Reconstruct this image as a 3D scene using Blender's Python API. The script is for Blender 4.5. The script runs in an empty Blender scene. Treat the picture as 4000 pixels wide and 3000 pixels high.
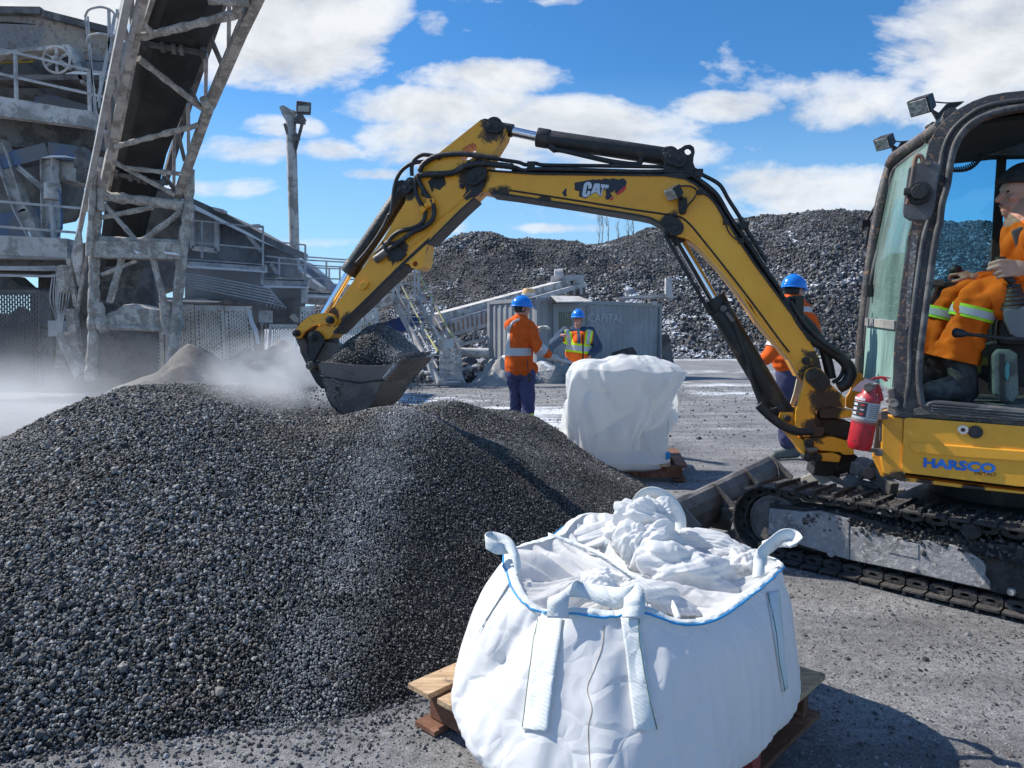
# ---------------------------------------------------------------- cloth settled with Blender's own solver, kept as plain vertices
def settle(V, closed_u, pins, colliders, frames, shrink=0.0, gravity=1.0, bend=.1, mass=.2, selfc=True, thick=.004, stiff=12, seed=1, jit=.003, grav=(0, 0, -9.81), quality=5, fric=12):
    SC.gravity = grav
    h, w = V.shape[:2]; rr = np.random.default_rng(seed); vs = V.reshape(-1, 3) + rr.normal(0, jit, (h * w, 3)); fs = [(j * w + i, j * w + (i + 1) % w, (j + 1) * w + (i + 1) % w, (j + 1) * w + i) for j in range(h - 1) for i in range(w if closed_u else w - 1)]
    me = bpy.data.meshes.new('c'); me.from_pydata(vs.tolist(), [], fs); o = bpy.data.objects.new('c', me); COL.objects.link(o)
    vg = o.vertex_groups.new(name='pin')
    for i, wt_ in zip(*pins): vg.add([int(i)], float(wt_), 'REPLACE')
    cs = []
    for cv, cf in colliders:
        m2 = bpy.data.meshes.new('k'); m2.from_pydata(cv, [], cf); k = bpy.data.objects.new('k', m2); COL.objects.link(k); md = k.modifiers.new('c', 'COLLISION'); k.collision.thickness_outer = .004; k.collision.cloth_friction = fric; cs.append(k)
    md = o.modifiers.new('cloth', 'CLOTH'); s = md.settings; s.quality = quality; s.mass = mass; s.tension_stiffness = stiff; s.compression_stiffness = stiff; s.shear_stiffness = stiff * .5; s.bending_stiffness = bend; s.tension_damping = 5; s.compression_damping = 5; s.shear_damping = 5; s.bending_damping = .5; s.air_damping = 2
    s.vertex_group_mass = 'pin'; s.pin_stiffness = 5; s.shrink_min = shrink; s.effector_weights.gravity = gravity
    md.collision_settings.use_self_collision = selfc; md.collision_settings.self_distance_min = thick; md.collision_settings.distance_min = .003; md.collision_settings.collision_quality = 3; md.collision_settings.use_collision = bool(colliders)
    md.point_cache.frame_start = 1; md.point_cache.frame_end = frames + 2
    for f in range(1, frames + 1): SC.frame_set(f)
    dg = bpy.context.evaluated_depsgraph_get(); ev = o.evaluated_get(dg).data; out = np.empty(len(ev.vertices) * 3, np.float32); ev.vertices.foreach_get('co', out)
    for k in [o] + cs: bpy.data.objects.remove(k)
    SC.frame_set(1); out = out.reshape(h, w, 3).astype(float)
    return out
import bpy, bmesh, math, random
import numpy as np
QUICK = 1.0
SIMF = lambda n: n
from mathutils import Vector, Matrix
random.seed(7)
RNG = np.random.default_rng(11)
SC = bpy.context.scene
COL = SC.collection
PI = math.pi

# ---------------------------------------------------------------- camera
F = 2777.0; CH = 1.25; PITCH = math.atan(166.0 / F)
cam_d = bpy.data.cameras.new('camera'); cam = bpy.data.objects.new('camera', cam_d); COL.objects.link(cam)
cam.location = (0, 0, CH); cam.rotation_euler = (PI / 2 - PITCH, 0, 0)
cam_d.sensor_width = 36; cam_d.lens = F / 4000 * 36; cam_d.clip_start = .05; cam_d.clip_end = 2000
SC.camera = cam
SC.render.resolution_x = 1024; SC.render.resolution_y = 768
SC.view_settings.view_transform = 'Standard'; SC.view_settings.look = 'None'
SC.view_settings.exposure = 0.52; SC.view_settings.gamma = 1
SC.cycles.use_denoising = True; SC.cycles.use_adaptive_sampling = True; SC.cycles.adaptive_threshold = .02
SC.cycles.max_bounces = 8; SC.cycles.transparent_max_bounces = 16
SC.cycles.volume_bounces = 1; SC.cycles.volume_step_rate = 4; SC.cycles.volume_max_steps = 96

# ---------------------------------------------------------------- photograph pixel -> place in the world
VIEWS = {'O': (0, 0, 1.8083), 'A': (0, 0, .4973), 'B': (0, 750, .4973), 'C': (700, 750, .3617), 'D': (1000, 400, .4973),
         'E': (1050, 1000, .4219), 'F': (1850, 1050, .5122), 'G': (1900, 400, .4973), 'H': (2800, 900, .6029), 'I': (3300, 300, .4219),
         'J': (3300, 900, .4821), 'K': (2600, 1500, .6329), 'L': (1600, 1800, .7233), 'M': (0, 1400, .7233),
         'Q': (0, 0, .9042), 'R': (1500, 1000, .3617), 'S': (1600, 2500, 1.085), 'T': (3000, 1300, .4219), 'U': (3550, 1750, .1808), 'V': (1230, 1420, .2034), 'W': (3200, 1450, .2110), 'X': (2150, 650, .1582), 'Y': (2150, 1180, .1582)}
def ray(v, x, y):
    x0, y0, s = VIEWS[v]; px, py = x0 + x * s, y0 + y * s
    a, b = (px - 2000) / F, (1500 - py) / F
    cp, sp = math.cos(PITCH), math.sin(PITCH)
    return Vector((a, cp + b * sp, -sp + b * cp))
def at(v, x, y, D):
    d = ray(v, x, y); t = D / d.y
    return Vector((d.x * t, D, CH + d.z * t))
def gp(v, x, y, z=0.0):
    d = ray(v, x, y); t = (z - CH) / d.z
    return Vector((d.x * t, d.y * t, z))
def onp(v, x, y, P0, n):
    d = ray(v, x, y); c = Vector((0, 0, CH)); t = (P0 - c).dot(n) / d.dot(n)
    return c + d * t

# ---------------------------------------------------------------- shader helpers
class NT:
    def __init__(s, tree):
        s.t = tree; s.n = tree.nodes; s.l = tree.links
    def new(s, typ, **kw):
        n = s.n.new(typ)
        for k, v in kw.items():
            if k.startswith('i_'):
                n.inputs[k[2:].replace('_', ' ')].default_value = v
            else: setattr(n, k, v)
        return n
    def lk(s, a, b): s.l.new(a, b)
    def setin(s, sock, v):
        if hasattr(v, 'is_output') or isinstance(v, bpy.types.NodeSocket): s.l.new(v, sock)
        else: sock.default_value = v
    def math(s, op, a, b=0.0, c=None, clamp=False):
        n = s.n.new('ShaderNodeMath'); n.operation = op; n.use_clamp = clamp
        s.setin(n.inputs[0], a); s.setin(n.inputs[1], b)
        if c is not None: s.setin(n.inputs[2], c)
        return n.outputs[0]
    def noise(s, vec, scale, detail=4, rough=.55, dist=0.0, dim='3D'):
        n = s.n.new('ShaderNodeTexNoise'); n.noise_dimensions = dim
        s.lk(vec, n.inputs['Vector']); n.inputs['Scale'].default_value = scale
        n.inputs['Detail'].default_value = detail; n.inputs['Roughness'].default_value = rough
        n.inputs['Distortion'].default_value = dist
        return n.outputs['Fac']
    def ramp(s, fac, stops, interp='LINEAR'):
        n = s.n.new('ShaderNodeValToRGB'); s.lk(fac, n.inputs[0]); cr = n.color_ramp; cr.interpolation = interp
        while len(cr.elements) > 1: cr.elements.remove(cr.elements[-1])
        cr.elements[0].position = stops[0][0]; cr.elements[0].color = c4(stops[0][1])
        for p, c in stops[1:]:
            e = cr.elements.new(p); e.color = c4(c)
        return n.outputs[0]
    def mix(s, fac, a, b, mode='MIX'):
        n = s.n.new('ShaderNodeMix'); n.data_type = 'RGBA'; n.blend_type = mode
        s.setin(n.inputs[0], fac)
        s.setin(n.inputs[6], c4(a) if not isinstance(a, bpy.types.NodeSocket) else a)
        s.setin(n.inputs[7], c4(b) if not isinstance(b, bpy.types.NodeSocket) else b)
        return n.outputs[2]
    def bump(s, h, strength=.5, dist=.01, normal=None):
        n = s.n.new('ShaderNodeBump'); n.inputs['Strength'].default_value = strength; n.inputs['Distance'].default_value = dist
        s.lk(h, n.inputs['Height'])
        if normal is not None: s.lk(normal, n.inputs['Normal'])
        return n.outputs[0]
def c4(c):
    if isinstance(c, (int, float)): return (c, c, c, 1)
    return tuple(c) if len(c) == 4 else tuple(c) + (1,)
def material(name):
    m = bpy.data.materials.new(name); m.use_nodes = True
    t = NT(m.node_tree); b = m.node_tree.nodes['Principled BSDF']
    return m, t, b
def coords(t, obj=True):
    return t.new('ShaderNodeTexCoord').outputs['Object'] if obj else t.new('ShaderNodeNewGeometry').outputs['Position']

def surf(name, base, dirt=None, dirt_amt=.5, scale=6.0, rough=.6, metal=0.0, bump=.15, bscale=60, speck=None, speck_amt=.35, dust=None, dust_amt=0.5, edge=None):
    """weathered surface: base colour varied by noise, a patchy second colour, fine specks, dust lying on faces that look up"""
    m, t, b = material(name); P = coords(t, False)
    n1 = t.noise(P, scale, 6, .62, .3)
    col = t.mix(t.ramp(t.noise(P, scale * .7, 5, .6), [(.3, 0), (.7, 1)]), tuple(x * .82 for x in c4(base)[:3]), tuple(min(1, x * 1.15) for x in c4(base)[:3]))
    rg = None
    if dirt is not None:
        e = .5 + (.5 - dirt_amt) * .5
        mk = t.ramp(n1, [(e - .05, 0), (e + .05, 1)])
        col = t.mix(mk, col, dirt); rg = mk
    if speck is not None:
        s_ = t.noise(P, scale * 9, 4, .75, .6)
        col = t.mix(t.ramp(s_, [(.62 - speck_amt * .25, 0), (.66 - speck_amt * .25, 1)]), col, speck)
    if dust is not None:
        g = t.new('ShaderNodeNewGeometry'); sx = t.new('ShaderNodeSeparateXYZ'); t.lk(g.outputs['Normal'], sx.inputs[0])
        up = t.math('MULTIPLY', t.math('MAXIMUM', sx.outputs[2], 0.0), t.ramp(t.noise(P, scale * 2, 5, .6), [(.3, 0), (.6, 1)]))
        col = t.mix(t.math('MULTIPLY', up, dust_amt, clamp=True), col, dust)
    t.lk(col, b.inputs['Base Color'])
    b.inputs['Metallic'].default_value = metal
    r = t.math('MULTIPLY_ADD', t.noise(P, scale * 3, 4), .25, rough - .12, clamp=True); t.lk(r, b.inputs['Roughness'])
    if bump: t.lk(t.bump(t.noise(P, bscale, 5, .65), bump, .01), b.inputs['Normal'])
    return m

# ---------------------------------------------------------------- world: Nishita sky with clouds at their directions
SUN = Vector((-.91, .38, 1.0)).normalized()
SUN_EL = math.asin(SUN.z); SUN_AZ = math.atan2(SUN.x, SUN.y)
W = bpy.data.worlds.new('World'); SC.world = W; W.use_nodes = True
wt = NT(W.node_tree); bg = W.node_tree.nodes['Background']
sky = wt.new('ShaderNodeTexSky'); sky.sky_type = 'NISHITA'; sky.sun_disc = False
sky.sun_elevation = SUN_EL; sky.sun_rotation = SUN_AZ; sky.air_density = 1.0; sky.dust_density = .25; sky.ozone_density = 3.5
g = wt.new('ShaderNodeTexCoord').outputs['Generated']
sep = wt.new('ShaderNodeSeparateXYZ'); wt.lk(g, sep.inputs[0])
yy = wt.math('MAXIMUM', wt.math('ABSOLUTE', sep.outputs[1]), .02)
U = wt.math('DIVIDE', sep.outputs[0], yy); V = wt.math('DIVIDE', sep.outputs[2], yy)
cl = None
def uv_of(px, py):
    d = ray('O', px / 1.8083, py / 1.8083); return d.x / d.y, d.z / d.y
BL = [(1180, 60, 460, 330, 1.25), (950, 250, 330, 110, .6), (100, 0, 900, 210, 1.2), (1760, 420, 480, 120, 1.0), (1900, 300, 400, 95, .9), (2250, 500, 560, 150, 1.2),
      (2800, 420, 300, 70, .8), (1850, 600, 520, 90, .9), (2450, 600, 420, 110, .9), (1650, 530, 300, 120, .8),
      (940, 590, 330, 80, .75), (860, 730, 300, 65, .65), (1080, 500, 220, 60, .5), (1300, 945, 420, 35, .6), (1280, 590, 170, 55, .6), (1500, 680, 220, 35, .6),
      (3850, 200, 640, 320, 1.2), (3500, 380, 480, 190, .8), (3250, 480, 300, 70, .5), (3150, 740, 520, 130, .9), (2650, 830, 650, 70, .6), (1720, 880, 160, 55, .7),
      (2250, 890, 330, 28, .6), (1150, 780, 160, 22, .45), (2150, 0, 480, 35, .5), (1690, 100, 90, 70, .35), (3500, 900, 600, 60, .5), (2050, 770, 220, 40, .3)]
vec = wt.new('ShaderNodeCombineXYZ'); wt.lk(U, vec.inputs[0]); wt.lk(wt.math('MULTIPLY', V, 1.9), vec.inputs[1])
for (px, py, rx, ry, w) in BL:
    cu, cv = uv_of(px, py); rx /= F; ry /= F
    du = wt.math('MULTIPLY', wt.math('SUBTRACT', U, cu), 1 / rx); dv = wt.math('MULTIPLY', wt.math('SUBTRACT', V, cv), 1 / ry)
    q = wt.math('MULTIPLY', wt.math('SUBTRACT', 1.0, wt.math('MULTIPLY_ADD', du, du, wt.math('MULTIPLY', dv, dv)), clamp=True), w)
    cl = q if cl is None else wt.math('MAXIMUM', cl, q)
behind = wt.math('LESS_THAN', sep.outputs[1], .02)
cl = wt.math('MAXIMUM', wt.math('MULTIPLY', cl, wt.math('SUBTRACT', 1.0, behind)), wt.math('MULTIPLY', behind, .25))
nz = wt.noise(vec.outputs[0], 4.6, 7, .6, .25)
nz2 = wt.noise(vec.outputs[0], 19.0, 6, .62, .1)
dens = wt.math('ADD', wt.math('MULTIPLY', cl, .95), wt.math('MULTIPLY', wt.math('SUBTRACT', nz, .52), 2.4))
dens = wt.math('ADD', dens, wt.math('MULTIPLY', wt.math('SUBTRACT', nz2, .5), .5))
cov = wt.ramp(dens, [(.22, 0), (.5, .75), (.78, 1)])
off = wt.new('ShaderNodeVectorMath', operation='ADD'); wt.lk(vec.outputs[0], off.inputs[0]); off.inputs[1].default_value = (-.025, .06, 0)
lit = wt.math('SUBTRACT', nz, wt.noise(off.outputs[0], 4.6, 7, .6, .25))
shade = wt.math('ADD', wt.math('MULTIPLY', lit, 2.2), wt.math('MULTIPLY_ADD', wt.math('SUBTRACT', dens, .75), -.25, .82), clamp=True)
ccol = wt.mix(shade, (2.5, 2.85, 3.4), (5.9, 6.1, 6.4))
hs = wt.new('ShaderNodeHueSaturation'); hs.inputs['Saturation'].default_value = 1.22; hs.inputs['Value'].default_value = 1.0
wt.lk(sky.outputs[0], hs.inputs['Color'])
skyc = wt.mix(cov, wt.mix(1.0, hs.outputs[0], (.66, .93, 1.05), 'MULTIPLY'), ccol)
hz_ = wt.math('MULTIPLY', wt.math('MULTIPLY_ADD', V, -2.7, 1.0, clamp=True), wt.math('SUBTRACT', .85, wt.math('MULTIPLY', cov, .7)), clamp=True)
skyc = wt.mix(hz_, skyc, (3.1, 5.0, 6.8))
wt.lk(skyc, bg.inputs[0]); bg.inputs[1].default_value = .105
W.cycles.sampling_method = 'MANUAL'; W.cycles.sample_map_resolution = 512

# ---------------------------------------------------------------- sun
sd = bpy.data.lights.new('sun', 'SUN'); sd.energy = 4.3; sd.angle = math.radians(.5); sd.color = (1, .94, .84)
sun = bpy.data.objects.new('sun', sd); COL.objects.link(sun); sun.rotation_euler = (-SUN).to_track_quat('-Z', 'Y').to_euler()

# ---------------------------------------------------------------- object helpers
def tag(o, label=None, cat=None, group=None, kind=None):
    if label: o['label'] = label
    if cat: o['category'] = cat
    if group: o['group'] = group
    if kind: o['kind'] = kind
    return o
def empty(name, loc, label, cat, group=None):
    o = bpy.data.objects.new(name, None); COL.objects.link(o); o.location = loc; o.empty_display_size = .1
    return tag(o, label, cat, group)
def link(name, me, mat, parent=None, smooth=False):
    """me is in world coordinates; a child keeps that place under its thing"""
    o = bpy.data.objects.new(name, me); COL.objects.link(o)
    if mat is not None:
        for m in (mat if isinstance(mat, (list, tuple)) else [mat]): me.materials.append(m)
    if parent is not None:
        o.parent = parent
        w = world_of(parent); o.matrix_parent_inverse = w.inverted()
    if smooth:
        for p in me.polygons: p.use_smooth = True
    return o
def world_of(o):
    m = o.matrix_basis.copy()
    if o.parent: m = world_of(o.parent) @ o.matrix_parent_inverse @ m
    return m
def frame(d, up=Vector((0, 0, 1))):
    d = d.normalized(); s = d.cross(up)
    if s.length < 1e-4: s = d.cross(Vector((1, 0, 0)))
    s.normalize(); return d, s, s.cross(d).normalized()
class MB:
    """collects simple solids into one mesh"""
    def __init__(s): s.v = []; s.f = []; s.sm = []
    def add(s, vs, fs, sm=False):
        k = len(s.v); s.v += [tuple(v) for v in vs]; s.f += [tuple(i + k for i in f) for f in fs]; s.sm += [sm] * len(fs); return s
    def hexa(s, c):   # eight corners: bottom loop, top loop
        return s.add(c, [(3, 2, 1, 0), (4, 5, 6, 7), (0, 1, 5, 4), (1, 2, 6, 5), (2, 3, 7, 6), (3, 0, 4, 7)])
    def box(s, c, dx, dy, dz, R=None):
        c = Vector(c); o = []
        for z in (-1, 1):
            for x, y in ((-1, -1), (1, -1), (1, 1), (-1, 1)):
                v = Vector((x * dx / 2, y * dy / 2, z * dz / 2)); o.append(c + (R @ v if R else v))
        return s.hexa(o)
    def bar(s, a, b, w, h=None, up=Vector((0, 0, 1))):
        a, b = Vector(a), Vector(b); h = h or w; d, sd_, u = frame(b - a, up); o = []
        for p in (a, b):
            for x, y in ((-1, -1), (1, -1), (1, 1), (-1, 1)): o.append(p + sd_ * x * w / 2 + u * y * h / 2)
        return s.hexa(o)
    def angle(s, a, b, w, t=.01, up=Vector((0, 0, 1))):   # L section
        a, b = Vector(a), Vector(b); d, sd_, u = frame(b - a, up)
        s.bar(a + u * (w / 2), b + u * (w / 2), t, w, up); return s.bar(a + sd_ * w / 2, b + sd_ * w / 2, w, t, up)
    def ibeam(s, a, b, w, h, t=.015, up=Vector((0, 0, 1))):
        a, b = Vector(a), Vector(b); d, sd_, u = frame(b - a, up)
        s.bar(a + u * (h / 2 - t / 2), b + u * (h / 2 - t / 2), w, t, up); s.bar(a - u * (h / 2 - t / 2), b - u * (h / 2 - t / 2), w, t, up)
        return s.bar(a, b, t, h - 2 * t, up)
    def cyl(s, a, b, r, r2=None, n=16, caps=True):
        a, b = Vector(a), Vector(b); r2 = r if r2 is None else r2; d, sd_, u = frame(b - a); k = []
        for p, q in ((a, r), (b, r2)):
            for i in range(n):
                t = 2 * PI * i / n; k.append(p + sd_ * math.cos(t) * q + u * math.sin(t) * q)
        s.add(k, [(i, (i + 1) % n, n + (i + 1) % n, n + i) for i in range(n)], True)
        if caps:
            s.add(k[:n], [tuple(range(n))[::-1]]); s.add(k[n:], [tuple(range(n))])
        return s
    def tube(s, pts, r, n=8, closed=False, rr=None):
        pts = [Vector(p) for p in pts]; m = len(pts); rings = []; u = None
        for i, p in enumerate(pts):
            q0 = pts[(i - 1) % m] if (closed or i > 0) else p; q1 = pts[(i + 1) % m] if (closed or i < m - 1) else p
            d = (q1 - q0).normalized()
            if u is None: _, sd_, u = frame(d)
            else:
                u = (u - d * u.dot(d)).normalized(); sd_ = d.cross(u)
            sd_ = d.cross(u); rad = rr[i] if rr else r
            rings.append([p + sd_ * math.cos(2 * PI * j / n) * rad + u * math.sin(2 * PI * j / n) * rad for j in range(n)])
        vs = [v for g_ in rings for v in g_]; fs = []
        for i in range(m if closed else m - 1):
            for j in range(n):
                a_, b_ = i * n + j, i * n + (j + 1) % n; c_, d_ = ((i + 1) % m) * n + (j + 1) % n, ((i + 1) % m) * n + j
                fs.append((a_, b_, c_, d_))
        s.add(vs, fs, True)
        if not closed:
            s.add(rings[0], [tuple(range(n))[::-1]]); s.add(rings[-1], [tuple(range(n))])
        return s
    def prism(s, pts, off):   # flat polygon (any 3-D loop) pushed along off
        n = len(pts); off = Vector(off); a = [Vector(p) for p in pts]
        nrm = sum(((a[i]).cross(a[(i + 1) % n]) for i in range(n)), Vector())
        if nrm.dot(off) > 0: a = a[::-1]
        vs = a + [p + off for p in a]
        return s.add(vs, [tuple(range(n)), tuple(range(2 * n - 1, n - 1, -1))] + [(i, n + i, n + (i + 1) % n, (i + 1) % n) for i in range(n)])
    def ball(s, c, r, nu=16, nv=10, sc=(1, 1, 1), R=None, v0=0.0, v1=1.0):
        c = Vector(c); vs = []
        for i in range(nv + 1):
            th = PI * (v0 + (v1 - v0) * i / nv)
            for j in range(nu):
                ph = 2 * PI * j / nu; v = Vector((math.sin(th) * math.cos(ph) * r * sc[0], math.sin(th) * math.sin(ph) * r * sc[1], math.cos(th) * r * sc[2]))
                vs.append(c + (R @ v if R else v))
        return s.add(vs, [(i * nu + j, (i + 1) * nu + j, (i + 1) * nu + (j + 1) % nu, i * nu + (j + 1) % nu) for i in range(nv) for j in range(nu)], True)
    def mesh(s, name='m'):
        me = bpy.data.meshes.new(name); me.from_pydata(s.v, [], s.f); me.validate(); me.update()
        if len(me.polygons) == len(s.sm): me.polygons.foreach_set('use_smooth', s.sm)
        return me
    def prism_h(s, outer, holes, off):
        from mathutils.geometry import tessellate_polygon
        off = Vector(off); loops = [[Vector(p) for p in outer]] + [[Vector(p) for p in h] for h in holes]
        flat = [p for l in loops for p in l]; tris = tessellate_polygon(loops); n = len(flat); fs = []
        for t_ in tris:
            a, b, c = (flat[i] for i in t_); t_ = tuple(t_)
            if (b - a).cross(c - a).dot(off) > 0: t_ = t_[::-1]
            fs.append(t_); fs.append(tuple(i + n for i in t_[::-1]))
        k = 0
        for l in loops:
            m_ = len(l)
            for i in range(m_): fs.append((k + i, k + (i + 1) % m_, n + k + (i + 1) % m_, n + k + i))
            k += m_
        return s.add(flat + [p + off for p in flat], fs)
    def sheet(s, loopA, loopB, closed=False):
        n = len(loopA); k = len(loopA) if closed else n - 1
        return s.add(list(loopA) + list(loopB), [(i, (i + 1) % n, n + (i + 1) % n, n + i) for i in range(k)])
    def build(s, name, mat, parent=None, bevel=0.0, smooth=None):
        me = s.mesh(name)
        o = link(name, me, mat, parent)
        if bevel:
            bm = bmesh.new(); bm.from_mesh(me); bmesh.ops.remove_doubles(bm, verts=bm.verts, dist=1e-5)
            es = [e for e in bm.edges if len(e.link_faces) == 2 and e.calc_face_angle(0) > .6]
            bmesh.ops.bevel(bm, geom=es, offset=bevel, segments=2, affect='EDGES', profile=.6, clamp_overlap=True)
            bm.to_mesh(me); bm.free()
        return o
def catmull(pts, n=8, closed=False):
    P = [Vector(p) for p in pts]; m = len(P); out = []
    for i in range(m if closed else m - 1):
        p0 = P[(i - 1) % m] if closed or i > 0 else P[0] * 2 - P[1]
        p1 = P[i]; p2 = P[(i + 1) % m]
        p3 = P[(i + 2) % m] if closed or i < m - 2 else P[-1] * 2 - P[-2]
        for k in range(n):
            t = k / n; out.append(.5 * ((2 * p1) + (p2 - p0) * t + (2 * p0 - 5 * p1 + 4 * p2 - p3) * t * t + (3 * p1 - p0 - 3 * p2 + p3) * t ** 3))
    if not closed: out.append(P[-1])
    return out
def dup(o, loc=None, rz=None, label=None, group=None):
    def cp(x, par):
        c = x.copy(); COL.objects.link(c)
        if par is not None: c.parent = par
        for ch in x.children: cp(ch, c)
        return c
    r = cp(o, o.parent)
    if loc is not None: r.location = loc
    if rz is not None: r.rotation_euler.z = rz
    if label: r['label'] = label
    if group: r['group'] = group
    return r
# value noise in numpy
_perm = np.random.default_rng(3).random((64, 64, 64)).astype(np.float32)
def vnoise(p):
    p = np.asarray(p, float); i = np.floor(p).astype(int); f = p - i; f = f * f * (3 - 2 * f); i &= 63; j = (i + 1) & 63
    x0, y0, z0 = i[..., 0], i[..., 1], i[..., 2]; x1, y1, z1 = j[..., 0], j[..., 1], j[..., 2]
    fx, fy, fz = f[..., 0], f[..., 1], f[..., 2]
    def L(a, b, t): return a + (b - a) * t
    return L(L(L(_perm[x0, y0, z0], _perm[x1, y0, z0], fx), L(_perm[x0, y1, z0], _perm[x1, y1, z0], fx), fy),
             L(L(_perm[x0, y0, z1], _perm[x1, y0, z1], fx), L(_perm[x0, y1, z1], _perm[x1, y1, z1], fx), fy), fz) * 2 - 1
def fbm(p, oct=4, lac=2.03, gain=.5):
    p = np.asarray(p, float); s = 0; a = 1
    for k in range(oct): s = s + a * vnoise(p * lac ** k + 7.3 * k); a *= gain
    return s
def crumple(p, seed=0, oct=3, f0=2.0, lac=1.9, gain=.55, sharp=1.0, n=4):
    """creased cloth: folded plane waves of random direction give flat facets between sharp ridges"""
    r = np.random.default_rng(seed); p = np.asarray(p, float)
    w = np.stack([fbm(p * f0 * .6 + 3.1 * k, 2) for k in range(3)], -1) * .35
    q = p + w / f0; s = 0; a = 1; f = f0
    for o in range(oct):
        t = 0
        for k in range(n):
            d = r.normal(size=3); d /= np.linalg.norm(d); ph = r.random()
            t = t + np.abs(((q @ d) * f + ph) % 1.0 - .5) * 2
        s = s + a * (t / n - .5); a *= gain; f *= lac
    return s
# heightfields: thin-plate interpolation of surveyed points
class TPS:
    def __init__(s, P, reg=1e-3):
        P = np.array(P, float); s.c = P[:, :2]; n = len(P)
        K = s.k(np.linalg.norm(s.c[:, None] - s.c[None], axis=-1)) + reg * np.eye(n)
        A = np.hstack([np.ones((n, 1)), s.c]); M = np.block([[K, A], [A.T, np.zeros((3, 3))]])
        s.w = np.linalg.solve(M, np.r_[P[:, 2], 0, 0, 0])
    def k(s, r): return np.where(r > 1e-9, r * r * np.log(np.maximum(r, 1e-9)), 0)
    def __call__(s, x, y):
        x = np.asarray(x, float); sh = x.shape; q = np.stack([x.ravel(), np.asarray(y, float).ravel()], -1); out = np.empty(len(q))
        for i in range(0, len(q), 20000):
            b = q[i:i + 20000]; out[i:i + 20000] = s.k(np.linalg.norm(b[:, None] - s.c[None], axis=-1)) @ s.w[:-3] + s.w[-3] + b @ s.w[-2:]
        return out.reshape(sh)
def grid_mesh(X, Y, Z, name='g', keep=None, base_v=None):
    h, w = X.shape; vs = np.stack([X, Y, Z], -1).reshape(-1, 3)
    i = np.arange(h * w).reshape(h, w); f = np.stack([i[:-1, :-1], i[:-1, 1:], i[1:, 1:], i[1:, :-1]], -1).reshape(-1, 4)
    if keep is not None:
        kf = keep.ravel()[f].any(1); f = f[kf]
    return vs, f
def surf_points_object(name, V, Fc, PT, scale, mat_surf, mat_rock, sub=2, rough=.35, kinds=6, parent=None, flat=.75):
    """a surface with loose stones lying on it: one object; the stones are geometry-node instances on its loose points"""
    me = bpy.data.meshes.new(name); nv = len(V); nP = len(PT)
    co = np.vstack([V, PT]).astype(np.float32)
    me.vertices.add(nv + nP); me.vertices.foreach_set('co', co.ravel())
    nf = len(Fc)
    if nf:
        me.loops.add(nf * 4); me.polygons.add(nf); me.loops.foreach_set('vertex_index', np.asarray(Fc).ravel().astype(np.int32))
        me.polygons.foreach_set('loop_start', np.arange(0, nf * 4, 4).astype(np.int32))
        me.polygons.foreach_set('use_smooth', np.ones(nf, bool))
    me.update(calc_edges=True)
    a = me.attributes.new('sz', 'FLOAT', 'POINT'); a.data.foreach_set('value', np.r_[np.zeros(nv), scale].astype(np.float32))
    a = me.attributes.new('ispt', 'BOOLEAN', 'POINT'); a.data.foreach_set('value', np.r_[np.zeros(nv, bool), np.ones(nP, bool)])
    o = link(name, me, [mat_surf, mat_rock], parent)
    ng = bpy.data.node_groups.new(name + '_stones', 'GeometryNodeTree')
    ng.interface.new_socket('Geometry', in_out='INPUT', socket_type='NodeSocketGeometry')
    ng.interface.new_socket('Geometry', in_out='OUTPUT', socket_type='NodeSocketGeometry')
    N = ng.nodes; Lk = ng.links.new; gi = N.new('NodeGroupInput'); go = N.new('NodeGroupOutput')
    g2i = N.new('GeometryNodeGeometryToInstance')
    for k in range(kinds):
        ico = N.new('GeometryNodeMeshIcoSphere'); ico.inputs['Radius'].default_value = .5; ico.inputs['Subdivisions'].default_value = sub
        pos = N.new('GeometryNodeInputPosition'); vo = N.new('ShaderNodeTexNoise'); vo.inputs['Scale'].default_value = 1.7
        vo.inputs['Detail'].default_value = 2
        ad = N.new('ShaderNodeVectorMath'); ad.operation = 'ADD'; ad.inputs[1].default_value = (k * 7.7, k * 3.1, 0)
        Lk(pos.outputs[0], ad.inputs[0]); Lk(ad.outputs[0], vo.inputs['Vector'])
        m1 = N.new('ShaderNodeMath'); m1.operation = 'MULTIPLY_ADD'; m1.inputs[1].default_value = rough * 4; m1.inputs[2].default_value = 1 - rough * 2
        Lk(vo.outputs['Fac'], m1.inputs[0])
        sc = N.new('ShaderNodeVectorMath'); sc.operation = 'SCALE'; Lk(pos.outputs[0], sc.inputs[0]); Lk(m1.outputs[0], sc.inputs['Scale'])
        sq = N.new('ShaderNodeVectorMath'); sq.operation = 'MULTIPLY'; sq.inputs[1].default_value = (1.1 - .06 * k, .8 + .05 * k, flat)
        Lk(sc.outputs[0], sq.inputs[0])
        sp = N.new('GeometryNodeSetPosition'); Lk(ico.outputs[0], sp.inputs[0]); Lk(sq.outputs[0], sp.inputs['Position'])
        sm = N.new('GeometryNodeSetMaterial'); sm.inputs['Material'].default_value = mat_rock; Lk(sp.outputs[0], sm.inputs[0])
        Lk(sm.outputs[0], g2i.inputs[0])
    iop = N.new('GeometryNodeInstanceOnPoints'); iop.inputs['Pick Instance'].default_value = True
    na = N.new('GeometryNodeInputNamedAttribute'); na.data_type = 'FLOAT'; na.inputs['Name'].default_value = 'sz'
    nb = N.new('GeometryNodeInputNamedAttribute'); nb.data_type = 'BOOLEAN'; nb.inputs['Name'].default_value = 'ispt'
    def outof(n, typ): return [q for q in n.outputs if q.enabled and q.name == 'Attribute'][0]
    rnd = N.new('FunctionNodeRandomValue'); rnd.data_type = 'FLOAT_VECTOR'
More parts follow.
